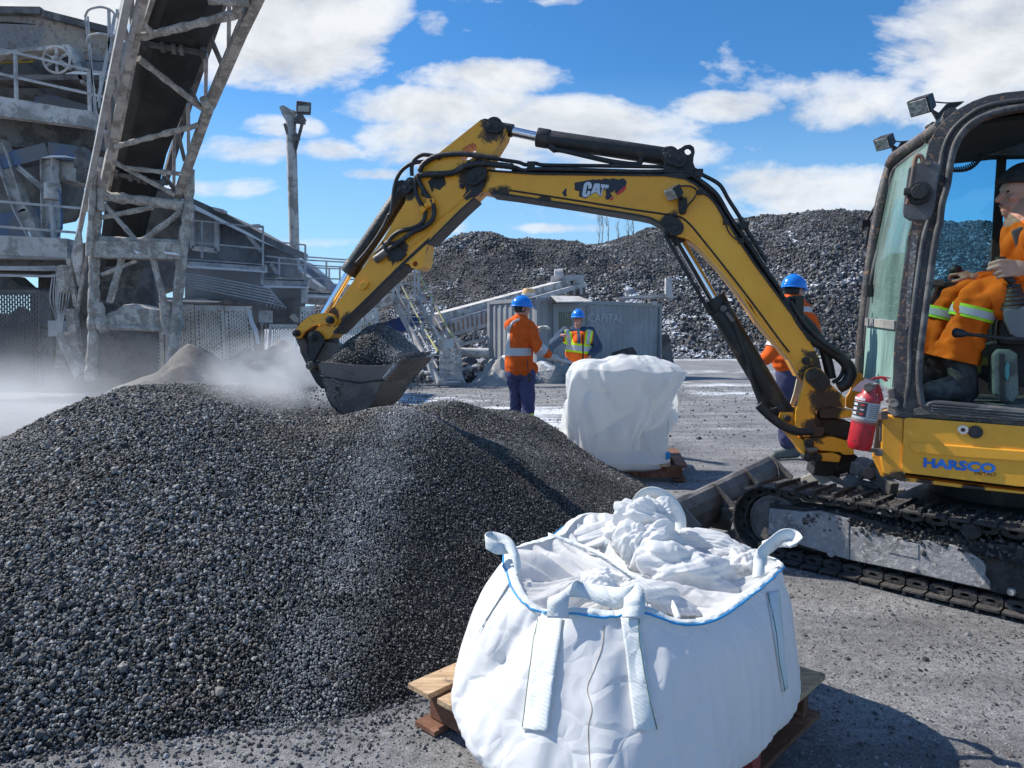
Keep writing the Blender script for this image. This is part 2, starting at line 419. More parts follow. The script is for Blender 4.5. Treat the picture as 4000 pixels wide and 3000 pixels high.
    rnd.inputs[0].default_value = (-.5, -.5, 0) if flat < .6 else (0, 0, 0); rnd.inputs[1].default_value = (.5, .5, 6.28) if flat < .6 else (6.28, 6.28, 6.28)
    ri = N.new('FunctionNodeRandomValue'); ri.data_type = 'INT'
    [q for q in ri.inputs if q.enabled and q.name == 'Min'][0].default_value = 0; [q for q in ri.inputs if q.enabled and q.name == 'Max'][0].default_value = kinds - 1
    Lk(gi.outputs[0], iop.inputs['Points']); Lk(outof(nb, 0), iop.inputs['Selection']); Lk(g2i.outputs[0], iop.inputs['Instance'])
    Lk([q for q in ri.outputs if q.enabled][0], iop.inputs['Instance Index']); Lk([q for q in rnd.outputs if q.enabled][0], iop.inputs['Rotation']); Lk(outof(na, 0), iop.inputs['Scale'])
    jn = N.new('GeometryNodeJoinGeometry')
    if nf: Lk(gi.outputs[0], jn.inputs[0])
    Lk(iop.outputs[0], jn.inputs[0]); Lk(jn.outputs[0], go.inputs[0])
    md = o.modifiers.new('stones', 'NODES'); md.node_group = ng
    return o
def text_mesh(txt, size, extrude=.002, bold=0.0, shear=0.0, sx=1.0):
    cu = bpy.data.curves.new('t', 'FONT'); cu.body = txt; cu.size = size; cu.extrude = extrude; cu.offset = bold; cu.shear = shear
    cu.align_x = 'LEFT'; cu.resolution_u = 3
    o = bpy.data.objects.new('t', cu); COL.objects.link(o); dg = bpy.context.evaluated_depsgraph_get(); dg.update()
    me = bpy.data.meshes.new_from_object(o.evaluated_get(dg)); bpy.data.objects.remove(o); bpy.data.curves.remove(cu)
    for v in me.vertices: v.co.x *= sx
    return me
def place_mesh(me, origin, ax, ay):
    ax = ax.normalized(); az = ax.cross(ay).normalized(); ay = az.cross(ax)
    M = Matrix((ax, ay, az)).transposed().to_4x4(); M.translation = origin; me.transform(M); return me
# ================================================================ ground, slag hill, slag pile
def stone_mat(name, lo, hi, warm=.02, wet=.5, patch=1.0, gam=1.6, streak=None, snow=0.0, snow_z=None):
    m, t, b = material(name); P = coords(t, False)
    oi = t.new('ShaderNodeObjectInfo').outputs['Random']
    r = t.math('POWER', oi, gam)
    big = t.ramp(t.noise(P, patch, 4, .6), [(.35, .55), (.65, 1.25)])
    col = t.mix(r, lo, hi)
    col = t.mix(1.0, col, big, 'MULTIPLY')
    fine = t.ramp(t.noise(P, 220 * patch if patch > .5 else 18, 3, .7), [(.3, .7), (.7, 1.25)])
    col = t.mix(1.0, col, fine, 'MULTIPLY')
    col = t.mix(t.ramp(t.noise(P, patch * 1.7, 3, .5), [(.55, 0), (.75, 1)]), col, t.mix(1.0, col, (1.25, 1.08, .92), 'MULTIPLY'))
    if streak is not None:
        s_ = streak(t, P); col = t.mix(s_, col, (hi[0] * 1.7, hi[1] * 1.72, hi[2] * 1.75))
    if snow:
        g_ = t.new('ShaderNodeNewGeometry'); sx = t.new('ShaderNodeSeparateXYZ'); t.lk(g_.outputs['Normal'], sx.inputs[0])
        sp = t.new('ShaderNodeSeparateXYZ'); t.lk(P, sp.inputs[0])
        base = t.math('MULTIPLY_ADD', sp.outputs[2], -.012, .12)
        k = t.math('ADD', t.math('MULTIPLY', t.noise(P, .22, 5, .75, .5), 1.0), t.math('ADD', base, t.math('MULTIPLY', sx.outputs[2], .12)))
        col = t.mix(t.math('MULTIPLY', t.ramp(k, [(.80 - snow, 0), (.83 - snow, 1)]), .85), col, (.74, .78, .84))
    t.lk(col, b.inputs['Base Color'])
    b.inputs['Roughness'].default_value = 1 - wet; b.inputs['Specular IOR Level'].default_value = .45
    t.lk(t.bump(t.noise(P, 160 if patch > .5 else 9, 4, .7), .6, .004 if patch > .5 else .06), b.inputs['Normal'])
    return m

# -- ground with snow patches, tracks of tyres, grit
m, t, b = material('yard ground'); P = coords(t, False)
n1 = t.noise(P, .9, 7, .62); n2 = t.noise(P, 26, 6, .75); n3 = t.noise(P, 140, 4, .8)
col = t.ramp(n1, [(.28, (.105, .106, .112)), (.45, (.185, .185, .192)), (.6, (.235, .234, .236)), (.74, (.31, .305, .30))])
col = t.mix(1.0, col, t.ramp(n2, [(.3, .6), (.5, 1.0), (.7, 1.5)]), 'MULTIPLY')
col = t.mix(1.0, col, t.ramp(n3, [(.35, .55), (.6, 1.35)]), 'MULTIPLY')
mp = t.new('ShaderNodeMapping'); t.lk(P, mp.inputs[0]); mp.inputs['Rotation'].default_value = (0, 0, .28); mp.inputs['Scale'].default_value = (.25, 1.6, 1)
tr = t.noise(mp.outputs[0], 2.2, 5, .6, .4)
col = t.mix(1.0, col, t.ramp(tr, [(.35, .72), (.6, 1.2)]), 'MULTIPLY')
sp = t.new('ShaderNodeSeparateXYZ'); t.lk(P, sp.inputs[0])
snow = None
for (cx, cy, rx, ry, w) in [(-1.6, 11.2, 4.2, 2.6, 1.0), (.3, 13.0, 3.0, 1.5, .9), (-3, 15.5, 4, 3, .6), (5.6, 17.5, 2.6, 1.6, .62), (6.2, 13.2, 1.5, .8, .5), (5.8, 21, 3.5, 2, .55), (9, 30, 8, 3, .45), (14, 50, 30, 6, .55), (3.2, 10.6, 1.0, .4, .35)]:
    du = t.math('MULTIPLY', t.math('SUBTRACT', sp.outputs[0], cx), 1 / rx); dv = t.math('MULTIPLY', t.math('SUBTRACT', sp.outputs[1], cy), 1 / ry)
    q = t.math('MULTIPLY', t.math('SUBTRACT', 1.0, t.math('MULTIPLY_ADD', du, du, t.math('MULTIPLY', dv, dv)), clamp=True), w)
    snow = q if snow is None else t.math('MAXIMUM', snow, q)
sn = t.math('ADD', snow, t.math('ADD', t.math('MULTIPLY', t.math('SUBTRACT', t.noise(mp.outputs[0], 3.0, 6, .7, .3), .5), 2.6), t.math('MULTIPLY', t.math('SUBTRACT', n1, .5), 1.0)))
smask = t.math('MULTIPLY', t.ramp(sn, [(.52, 0), (.62, 1)]), t.ramp(snow, [(.02, 0), (.15, 1)]))
col = t.mix(smask, col, t.mix(n2, (.5, .53, .58), (.78, .81, .86)))
t.lk(col, b.inputs['Base Color'])
t.lk(t.ramp(n1, [(.3, .6), (.6, .9)]), b.inputs['Roughness'])
hh = t.math('ADD', t.math('MULTIPLY', n2, .6), t.math('MULTIPLY', n3, .4))
t.lk(t.bump(hh, .9, .02), b.inputs['Normal'])
GROUND = m
def ground_z(x, y):
    x = np.asarray(x, float); y = np.asarray(y, float); r = np.hypot(x, y)
    p = np.stack([x * .35, y * .35, 0 * x], -1); q = np.stack([x * 3, y * 3, 0 * x + 5], -1)
    return fbm(p, 3) * .018 + fbm(q, 3) * .006 - .012
xs = np.unique(np.r_[np.linspace(-2.5, 4, 160), np.linspace(-12, 14, 120), np.linspace(-150, 150, 61), [-900, -400, 400, 900]])
ys = np.unique(np.r_[np.linspace(1.2, 8, 170), np.linspace(-3, 26, 110), np.linspace(-40, 130, 41), [-300, 300, 900]])
X, Y = np.meshgrid(xs, ys); Z = ground_z(X, Y)
V_, F_ = grid_mesh(X, Y, Z); me = bpy.data.meshes.new('ground'); me.from_pydata(V_.tolist(), [], F_.tolist())
tag(link('ground', me, GROUND, smooth=True), 'grey grit yard ground with thin snow patches', None, kind='structure')

# -- big slag hill behind the yard
def D_at(pts):
    return [tuple(at('O', x, y, D)) for x, y, D in pts]
crest = D_at([(820, 620, 66), (870, 598, 68), (930, 552, 69), (985, 520, 70), (1030, 513, 70), (1090, 520, 70), (1160, 522, 71), (1230, 524, 72), (1290, 530, 73), (1345, 508, 73), (1400, 494, 73), (1450, 505, 73), (1500, 508, 74), (1560, 490, 74), (1640, 478, 74), (1720, 470, 73), (1770, 464, 72), (1840, 462, 72), (1900, 466, 72), (1990, 474, 73), (2060, 480, 74), (2120, 478, 74), (2212, 478, 75), (2400, 470, 76), (2700, 460, 78)])
shelf = D_at([(900, 625, 62), (1000, 610, 62), (1150, 612, 61), (1300, 620, 61), (1450, 625, 60), (1600, 610, 60), (1750, 600, 59), (1900, 600, 59), (2100, 600, 59), (2400, 600, 60)])
H = crest + shelf
H += D_at([(1260, 527, 72.5), (1310, 521, 73), (1190, 521, 71.5)])
for x, y, z in crest: H += [(x * 1.03, y + 8, z * .97), (x * 1.12, y + 30, z * .6)]
for px in range(760, 2900, 130):
    g_ = gp('O', px, 772 if px > 1200 else 775); k = 50 / g_.y; H.append((g_.x * k, 52.0, 0.0)); H.append((g_.x * k * .9, 45.0, -3.5))
for x, y, z in [(-26, 62, 1.), (-32, 66, -1), (-30, 75, 0), (-32, 52, -3), (-20, 60, 2.5), (-22, 70, 3.0)]: H.append((x, y, z))
hill = TPS(H, .5)
def hill_z(x, y):
    p = np.stack([x * .11, y * .11, 0 * x], -1); q = np.stack([x * .5, y * .5, 0 * x + 9], -1)
    return hill(x, y) + (fbm(p, 3) * .32 + fbm(q, 3) * .35) * np.clip((y - 52) / 8, 0, 1)
X, Y = np.meshgrid(np.linspace(-34, 62, 180), np.linspace(46, 108, 120)); Z = hill_z(X, Y)
V_, F_ = grid_mesh(X, Y, Z, keep=Z > -.4)
HROCK = stone_mat('slag boulders', (.028, .028, .031), (.25, .25, .26), wet=.40, patch=.16, gam=2.0, snow=.125)
HSURF = surf('slag hill fines', (.05, .05, .054), (.03, .03, .033), .5, .5, .85, bump=.9, bscale=4)
n = int(150000 * QUICK)
x = RNG.uniform(-30, 52, n * 2); y = RNG.uniform(50, 76.5, n * 2)
ok = np.abs(x / y) < .80; x, y = x[ok][:n], y[ok][:n]; z = hill_z(x, y); ok = z > -.1; x, y, z = x[ok], y[ok], z[ok]
coarse = np.clip(.5 + .9 * fbm(np.stack([x * .09, y * .15, z * .15 + 3], -1), 3) + (1 - z / 9) * .25, .05, 1)
s_ = RNG.lognormal(0, .38, len(x)) * (.105 + .13 * coarse)
tag(surf_points_object('slag_hill', V_, F_, np.stack([x, y, z + s_ * .1], -1), s_, HSURF, HROCK, sub=1, rough=.36),
    'tall dark slag hill dusted with snow across the back of the yard', 'slag hill', kind='structure')

# -- foreground pile of crushed slag
base = [gp('O', *p) for p in [(-60, 1640), (60, 1618), (220, 1600), (400, 1577), (560, 1563), (700, 1553), (800, 1535), (900, 1500)]]
ctl = [(p.x, p.y, .0) for p in base] + [(.05, 3.05, 0), (.42, 3.7, 0), (.78, 4.5, 0), (1.02, 5.3, 0), (1.16, 6.1, 0), (1.0, 6.9, 0)]
ctl += [(p.x * 1.0, p.y - .45, -.3) for p in base] + [(.45, 2.75, -.3), (.82, 3.4, -.3), (1.2, 4.3, -.3), (1.45, 5.2, -.3), (1.6, 6.2, -.3)]
ctl += D_at([(-80, 1010, 3.3), (0, 966, 3.4), (90, 912, 3.5), (200, 868, 3.65), (330, 874, 3.7), (450, 882, 3.75), (560, 896, 3.8), (640, 917, 3.9), (690, 930, 4.05), (760, 905, 4.2), (830, 888, 4.28), (900, 892, 4.35),
             (960, 864, 5.6), (1010, 870, 5.7), (1100, 905, 5.9), (1200, 960, 6.0), (1300, 1015, 6.05)])
ctl += D_at([(0, 985, 4.0), (100, 928, 4.1), (200, 884, 4.2), (240, 852, 5.4), (330, 850, 6.0), (450, 856, 6.6), (560, 854, 6.8), (650, 860, 6.9)])
ctl += [(-2.2, 4.9, .70), (-1.5, 5.0, .66), (-.95, 5.0, .62), (-.5, 5.2, .60), (-.25, 5.6, .66), (-3.2, 4.2, .62), (-3.6, 5.2, .3)]
ctl += [(-2.3, 5.6, .72), (-1.6, 5.7, .70), (-1.0, 5.8, .66), (-.6, 6.0, .64), (-.4, 6.5, .60), (-.9, 6.6, .62), (.2, 6.6, .55), (-1.5, 7.4, .60), (-2.6, 7.2, .50), (-.8, 7.3, .45)]
ctl += [(-3.8, 6.5, .1), (-3.4, 7.6, .0), (-2.2, 8.2, 0), (-1.0, 8.4, 0), (.2, 7.7, 0), (-4.2, 8.2, -.3), (-2.2, 9, -.3), (0, 9, -.3), (.9, 8, -.3), (-4.4, 3.2, .35), (-3.3, 2.6, .25), (-5.2, 5.2, .0), (-5.2, 3.6, 0), (-6, 4.5, -.3), (-5.5, 7, -.3)]
ctl += [(-3.0, 1.7, -.3), (-3.6, 1.9, 0)]
pile = TPS(ctl, 1e-2)
def pile_z(x, y):
    p = np.stack([x * 1.6, y * 1.6, 0 * x], -1)
    z = pile(x, y); z = z + fbm(p, 3) * .022 * np.clip(z * 5, 0, 1)
    return np.maximum(z, -.4)
X, Y = np.meshgrid(np.arange(-6, 2.2, .05), np.arange(1.4, 9.4, .05)); Z = pile_z(X, Y)
V_, F_ = grid_mesh(X, Y, Z - .008, keep=Z > -.06)
STREAKS = [('O', 760, 1130, 3.4), ('O', 745, 1200, 3.2), ('O', 800, 1330, 2.95)]
sc_ = [at(*q) for q in STREAKS]
def streak(t, P):
    s_ = t.new('ShaderNodeSeparateXYZ'); t.lk(P, s_.inputs[0])
    # pale dusty chute running straight down the slope
    c = t.math('SUBTRACT', s_.outputs[0], t.math('MULTIPLY_ADD', s_.outputs[1], .02, -1.03 + .3))
    k = t.math('SUBTRACT', 1.0, t.math('MULTIPLY', t.math('ABSOLUTE', c), 4.5), clamp=True)
    return t.math('MULTIPLY', t.math('MULTIPLY', k, t.ramp(t.noise(P, 5, 4, .7), [(.30, 0), (.6, 1)])), .5)
PROCK = stone_mat('crushed slag', (.014, .0135, .0135), (.33, .325, .32), wet=.36, patch=.9, gam=2.3, streak=streak)
PSURF = surf('slag fines', (.035, .035, .038), (.022, .022, .024), .5, 3, .9, bump=.8, bscale=120)
def scatter(n, x0, x1, y0, y1):
    x = RNG.uniform(x0, x1, n); y = RNG.uniform(y0, y1, n); z = pile_z(x, y); ok = (z > -.012) & (x / y > -.80) & (x / y < .45); return x[ok], y[ok], z[ok]
x, y, z = scatter(int(1250000 * QUICK), -4.9, 1.35, 1.9, 7.6)
# drop what lies behind the crests, out of sight, thinly
behind_ = (y > 4.6 + .25 * np.maximum(x + .6, 0) * 4) & (RNG.random(len(x)) < .45); x, y, z = x[~behind_], y[~behind_], z[~behind_]
fine = 1 / (1 + np.exp(-(x + .95 - .12 * (y - 3)) * 5))          # stones get finer towards the right
s_ = RNG.lognormal(0, .36, len(x)) * (.0108 * (1 - fine) + .0054 * fine) * (1 + .10 * np.clip(y - 3, 0, 4))
s_ *= 1 + .18 * fbm(np.stack([x * 1.5, y * 1.5, z], -1), 2)
big_ = RNG.random(len(x)) < .004; s_[big_] *= 1.7
PT = np.stack([x, y, z + s_ * .15 + RNG.random(len(x)) * .008], -1)
tag(surf_points_object('slag_pile', V_, F_, PT, s_, PSURF, PROCK, sub=1, rough=.42, flat=.8),
    'large heap of dark crushed slag filling the lower left of the yard', 'slag pile', kind='stuff')

# -- loose grit on the open ground
def grit(n, x0, x1, y0, y1, smin, smax):
    x = RNG.uniform(x0, x1, n); y = RNG.uniform(y0, y1, n); ok = (np.abs(x / y) < .78) & (pile_z(x, y) < .0)
    x, y = x[ok], y[ok]; return np.stack([x, y, ground_z(x, y)], -1), RNG.lognormal(0, .5, len(x)) * (smin + (smax - smin) * RNG.random(len(x)) ** 4)
a1 = grit(int(90000 * QUICK), -1.8, 2.6, 1.75, 4.5, .003, .008); a2 = grit(30000, -1, 6, 4.5, 9, .005, .011); a3 = grit(16000, -4, 10, 9, 20, .012, .03)
# spill along the foot of the pile
x = RNG.uniform(-2.2, .8, 60000); y = RNG.uniform(1.8, 4.2, 60000); pz = pile_z(x, y); ok = (pz < .0) & (pz > -.25) & (RNG.random(60000) < np.exp(pz * 14)); x, y = x[ok], y[ok]
a4 = (np.stack([x, y, ground_z(x, y) + .003], -1), RNG.lognormal(0, .4, len(x)) * .010)
PT = np.vstack([a1[0], a2[0], a3[0], a4[0]]); S_ = np.r_[a1[1], a2[1], a3[1], a4[1]]
GROCK = stone_mat('grit', (.05, .05, .053), (.34, .34, .35), wet=.25, patch=1.3, gam=1.8)
tag(surf_points_object('gravel', np.zeros((0, 3)), np.zeros((0, 4), int), PT, S_, GROCK, GROCK, sub=1, rough=.3),
    'fine grey grit and small stones strewn over the yard ground', 'gravel', kind='stuff')
# ================================================================ materials of made things
def yellow_paint(name, grease=(), amt=.42, speck=.5, base=(.94, .42, .028)):
    m, t, b = material(name); P = coords(t, False)
    v = t.noise(P, 2.2, 5, .6)
    col = t.ramp(v, [(.3, tuple(x * .8 for x in base)), (.55, base), (.75, (min(1, base[0] * 1.12), base[1] * 1.2, base[2] * 1.6))])
    g_ = None
    for c, r in grease:
        d = t.new('ShaderNodeVectorMath', operation='DISTANCE'); t.lk(P, d.inputs[0]); d.inputs[1].default_value = tuple(c)
        q = t.math('MULTIPLY_ADD', d.outputs['Value'], -1.0 / r, 1.0, clamp=True); g_ = q if g_ is None else t.math('MAXIMUM', g_, q)
    n = t.noise(P, 7, 7, .72, .5); k = t.math('SUBTRACT', n, 1.0 - amt * .72)
    if g_ is not None: k = t.math('ADD', k, t.math('MULTIPLY', g_, .62))
    mk = t.ramp(k, [(.0, 0), (.10, 1)])
    col = t.mix(t.ramp(k, [(-.0, 0), (.04, .35), (.12, .6)]), col, (.13, .07, .018))
    col = t.mix(t.math('MULTIPLY', mk, .95), col, t.mix(n, (.012, .011, .012), (.05, .04, .034)))
    sp_ = t.noise(P, 30, 6, .82, 1.6)
    col = t.mix(t.ramp(sp_, [(.70 - .08 * speck, 0), (.725 - .08 * speck, .9)]), col, (.05, .03, .02))
    t.lk(col, b.inputs['Base Color'])
    t.lk(t.math('MULTIPLY_ADD', mk, .25, .38), b.inputs['Roughness'])
    t.lk(t.bump(t.noise(P, 60, 5, .7), .2, .003), b.inputs['Normal'])
    return m
def plain(name, c, rough=.5, metal=0.0, **kw):
    m, t, b = material(name); b.inputs['Base Color'].default_value = c4(c); b.inputs['Roughness'].default_value = rough; b.inputs['Metallic'].default_value = metal
    for k, v in kw.items(): b.inputs[k].default_value = v
    return m
BLACKSTEEL = surf('greasy black steel', (.020, .019, .019), (.060, .048, .040), .30, 9, .5, bump=.4, bscale=90, dust=(.13, .12, .11), dust_amt=.22)
HOSE = surf('rubber hose', (.02, .02, .022), (.07, .065, .06), .3, 14, .5, bump=.2, bscale=150, dust=(.10, .095, .09), dust_amt=.2)
CHROME = plain('chrome rod', (.8, .8, .82), .12, 1.0)
BUCKETSTEEL = surf('worn bucket steel', (.16, .13, .115), (.085, .07, .065), .45, 4, .5, bump=.4, bscale=50, speck=(.26, .23, .20), speck_amt=-.1, dust=(.25, .24, .235), dust_amt=.5)
TRACKSTEEL = surf('track steel', (.05, .047, .047), (.025, .024, .025), .5, 9, .62, bump=.9, bscale=60, dust=(.22, .205, .19), dust_amt=.30)
TRACKPANEL = surf('dusty grey track frame', (.27, .27, .28), (.16, .16, .165), .42, 5, .75, bump=.5, bscale=60, speck=(.4, .39, .38), speck_amt=.35)
MUD = surf('packed black mud', (.03, .029, .03), (.055, .052, .05), .5, 14, .9, bump=1.0, bscale=40)
BLADESTEEL = surf('dull blade steel', (.15, .14, .135), (.07, .065, .062), .5, 4, .6, bump=.5, bscale=50, dust=(.3, .28, .27), dust_amt=.5)
CABFRAME = surf('chipped dark cab paint', (.055, .052, .055), (.10, .095, .09), .4, 5, .5, bump=.35, bscale=70, speck=(.30, .17, .10), speck_amt=.22, dust=(.25, .215, .19), dust_amt=.75)
RUBBERSEAL = surf('dusty rubber seal', (.05, .05, .055), (.12, .12, .12), .4, 8, .6, bump=.2, bscale=80)
HEADLINER = surf('dark headliner', (.02, .02, .021), None, rough=.9)
INTERIOR = surf('dark cab plastic', (.035, .037, .04), (.08, .08, .08), .3, 6, .7, bump=.2, dust=(.18, .18, .17), dust_amt=.4)
GREYPLAST = surf('grey console plastic', (.16, .165, .18), (.11, .11, .12), .3, 5, .6, bump=.1)
def glass_mat(name, tint, dusty=.35, dcol=(.34, .42, .39), mix=.85):
    m, t, b = material(name); P = coords(t, False); out = [n for n in m.node_tree.nodes if n.type == 'OUTPUT_MATERIAL'][0]
    tr = t.new('ShaderNodeBsdfTransparent'); tr.inputs[0].default_value = c4(tint)
    gl = t.new('ShaderNodeBsdfGlossy'); gl.inputs['Roughness'].default_value = .03
    lw = t.new('ShaderNodeFresnel'); lw.inputs[0].default_value = 1.45
    a = t.new('ShaderNodeMixShader'); t.lk(t.math('MULTIPLY', lw.outputs[0], mix), a.inputs[0]); t.lk(tr.outputs[0], a.inputs[1]); t.lk(gl.outputs[0], a.inputs[2])
    df = t.new('ShaderNodeBsdfPrincipled'); df.inputs['Base Color'].default_value = c4(dcol); df.inputs['Roughness'].default_value = .8
    mp = t.new('ShaderNodeMapping'); t.lk(P, mp.inputs[0]); mp.inputs['Scale'].default_value = (1, 1, .25)
    n = t.noise(mp.outputs[0], 5, 6, .65, .4); k = t.ramp(n, [(.3, dusty * .25), (.5, dusty * .8), (.72, min(1, dusty * 1.6))])
    bx = t.new('ShaderNodeMixShader'); t.lk(k, bx.inputs[0]); t.lk(a.outputs[0], bx.inputs[1]); t.lk(df.outputs[0], bx.inputs[2])
    t.lk(bx.outputs[0], out.inputs[0]); m.node_tree.nodes.remove(b)
    return m
WINDSHIELD = glass_mat('dusty green windshield', (.70, .90, .88), .28, (.30, .44, .40))
LOWERGLASS = glass_mat('very dusty lower windshield', (.5, .75, .72), .85, (.26, .42, .38))
SIDEGLASS = glass_mat('blue tinted side glass', (.50, .80, .93), .03, (.4, .5, .5))
LENS = glass_mat('lamp lens', (.8, .8, .78), .35, (.5, .5, .46))
CLEAR = glass_mat('clear glass', (.95, .97, .97), .02)
DECAL_BLACK = plain('decal black', (.018, .018, .03), .4); DECAL_WHITE = plain('decal white', (.55, .6, .66), .4)
DECAL_RED = plain('decal red', (.6, .03, .03), .45); DECAL_YEL = plain('decal yellow', (.75, .46, .02), .45)
m, t, b = material('worn blue lettering'); P = coords(t, False)
t.lk(t.mix(t.ramp(t.noise(P, 16, 3, .6, .3), [(.60, 0), (.64, 1)]), (.01, .16, .62), (.5, .53, .5)), b.inputs['Base Color']); BLUELET = m
RED = surf('fire extinguisher red', (.48, .012, .022), (.36, .01, .02), .35, 8, .35, bump=.03, speck=(.1, .02, .02), speck_amt=.15, dust=(.35, .2, .2), dust_amt=.6)
PLANK = None
m, t, b = material('pallet wood'); P = coords(t, False); mp = t.new('ShaderNodeMapping'); t.lk(P, mp.inputs[0]); mp.inputs['Rotation'].default_value = (0, 0, .80); mp.inputs['Scale'].default_value = (1.2, 14, 8)
w_ = t.noise(mp.outputs[0], 5, 6, .6, 1.0)
col = t.ramp(w_, [(.3, (.30, .19, .105)), (.5, (.47, .32, .19)), (.7, (.62, .45, .28))])
col = t.mix(t.ramp(t.noise(P, 14, 5, .7), [(.54, 0), (.66, .85)]), col, (.13, .10, .08))
t.lk(col, b.inputs['Base Color']); b.inputs['Roughness'].default_value = .8; t.lk(t.bump(w_, .5, .003), b.inputs['Normal']); WOOD = m
WOODDARK = surf('red brown board', (.16, .07, .04), (.26, .13, .08), .4, 9, .8, bump=.3)
WOODRED = surf('red painted block', (.42, .07, .06), (.30, .06, .05), .4, 9, .8, bump=.3)
# ================================================================ the mini excavator
EX = empty('mini_excavator', (2.45, 3.9, 0), 'yellow tracked mini excavator with worn paint lifting a full bucket', 'excavator')
# ---- boom plane
ub = Vector((-.98, .199, 0)).normalized(); nb = Vector((.199, .98, 0)).normalized(); B0 = Vector((1.74, 4.2, 0))
def PB(v, x, y, off=0.0): return onp(v, x, y, B0 + nb * off, nb)
def PBl(L, off=0.0): return [PB(*p, off=off) for p in L]
joint = PB('D', 1725, 590); foot = PB('T', 470, 430); tipp = PB('E', 395, 745); apex = PB('D', 1860, 195)
YB = yellow_paint('boom yellow paint', [(joint, .16), (foot + Vector((0, 0, .05)), .22), (PB('G', 1440, 960), .12), (PB('G', 100, 740), .14), (PB('G', 450, 790), .08)], .36, .75)
YS = yellow_paint('stick yellow paint', [(joint, .20), (apex, .16), (PB('D', 1190, 680), .14), (PB('D', 1110, 1180), .13), (PB('E', 600, 560), .12), (PB('D', 1430, 620), .10), (PB('E', 750, 620), .13), (PB('D', 1400, 1180), .10)], .36, .8)
YP = yellow_paint('swing post yellow paint', [(PB('H', 700, 1120), .16), (PB('H', 640, 1280), .12), (PB('H', 700, 1200), .12), (foot, .09)], .46, .9)
YL = yellow_paint('link yellow paint', [(PB('E', 520, 720), .10), (PB('E', 300, 640), .06)], .50, 1.0)
def plate(name, L, off, th, mat, parent, bevel=.004, holes=()):
    mb = MB(); a = PBl(L, off); mb.prism_h(a, [PBl(h, off) for h in holes], nb * th); return mb.build(name, mat, parent, bevel)
boomL = [('D', 1662, 600), ('D', 1700, 545), ('D', 1800, 530), ('G', 100, 537), ('G', 400, 563), ('G', 900, 569), ('G', 1400, 573), ('G', 1560, 598), ('G', 1640, 640), ('G', 1720, 705), ('G', 1830, 830), ('G', 1950, 1030), ('G', 2050, 1190), ('H', 250, 222), ('H', 400, 430), ('H', 500, 560), ('H', 600, 715), ('H', 665, 830), ('H', 690, 940), ('H', 675, 1010), ('H', 600, 1010), ('H', 540, 945),
         ('H', 480, 835), ('H', 400, 742), ('H', 270, 590), ('G', 2080, 1600), ('G', 2000, 1510), ('G', 1850, 1320), ('G', 1770, 1225), ('G', 1690, 1145), ('G', 1620, 1085), ('G', 1560, 1052), ('G', 1500, 1040), ('G', 1440, 1035), ('G', 1405, 990), ('G', 1370, 950), ('G', 1330, 922), ('G', 1290, 905), ('G', 1200, 885), ('G', 1000, 852), ('G', 700, 803), ('G', 200, 728), ('G', 0, 706), ('D', 1780, 698), ('D', 1700, 700), ('D', 1655, 650)]
BW = .17
boom = plate('boom', boomL, 0, BW, YB, EX, .006)
def edge_strip(name, L, off, w, th, mat, parent):
    pts = PBl(L, off); mb = MB()
    for a, b_ in zip(pts[:-1], pts[1:]):
        d = (b_ - a).normalized(); u_ = d.cross(nb).normalized()
        mb.hexa([a - u_ * th / 2, b_ - u_ * th / 2, b_ - u_ * th / 2 + nb * w, a - u_ * th / 2 + nb * w, a + u_ * th / 2, b_ + u_ * th / 2, b_ + u_ * th / 2 + nb * w, a + u_ * th / 2 + nb * w])
    return mb.build(name, mat, parent)
edge_strip('bottom_flange', [('G', 30, 710), ('G', 200, 731), ('G', 700, 806), ('G', 1000, 856), ('G', 1200, 888), ('G', 1290, 908), ('G', 1370, 953), ('G', 1405, 993), ('G', 1440, 1038)], -.012, BW + .024, .012, BLACKSTEEL, boom)
edge_strip('bottom_flange', [('G', 1500, 1042), ('G', 1560, 1054), ('G', 1620, 1088), ('G', 1690, 1148), ('G', 1850, 1323), ('G', 2000, 1513), ('H', 270, 593), ('H', 400, 745), ('H', 480, 838), ('H', 540, 948)], -.012, BW + .024, .012, YB, boom)
edge_strip('top_flange', [('G', 0, 533), ('G', 400, 561), ('G', 1400, 571), ('G', 1560, 596), ('G', 1640, 638), ('G', 1720, 703), ('G', 1830, 828), ('G', 1950, 1028), ('H', 250, 220), ('H', 500, 558), ('H', 600, 713)], -.010, BW + .02, .012, BLACKSTEEL, boom)
mb = MB()   # weld bead line above the lower flange
mb.tube(catmull(PBl([('G', 180, 690), ('G', 700, 770), ('G', 1150, 842), ('G', 1400, 878), ('G', 1520, 900), ('G', 1600, 960), ('G', 1700, 1080), ('G', 1900, 1330), ('G', 2100, 1590), ('H', 400, 700), ('H', 470, 790)], -.002), 4), .006, 6); mb.build('weld_bead', BLACKSTEEL, boom)
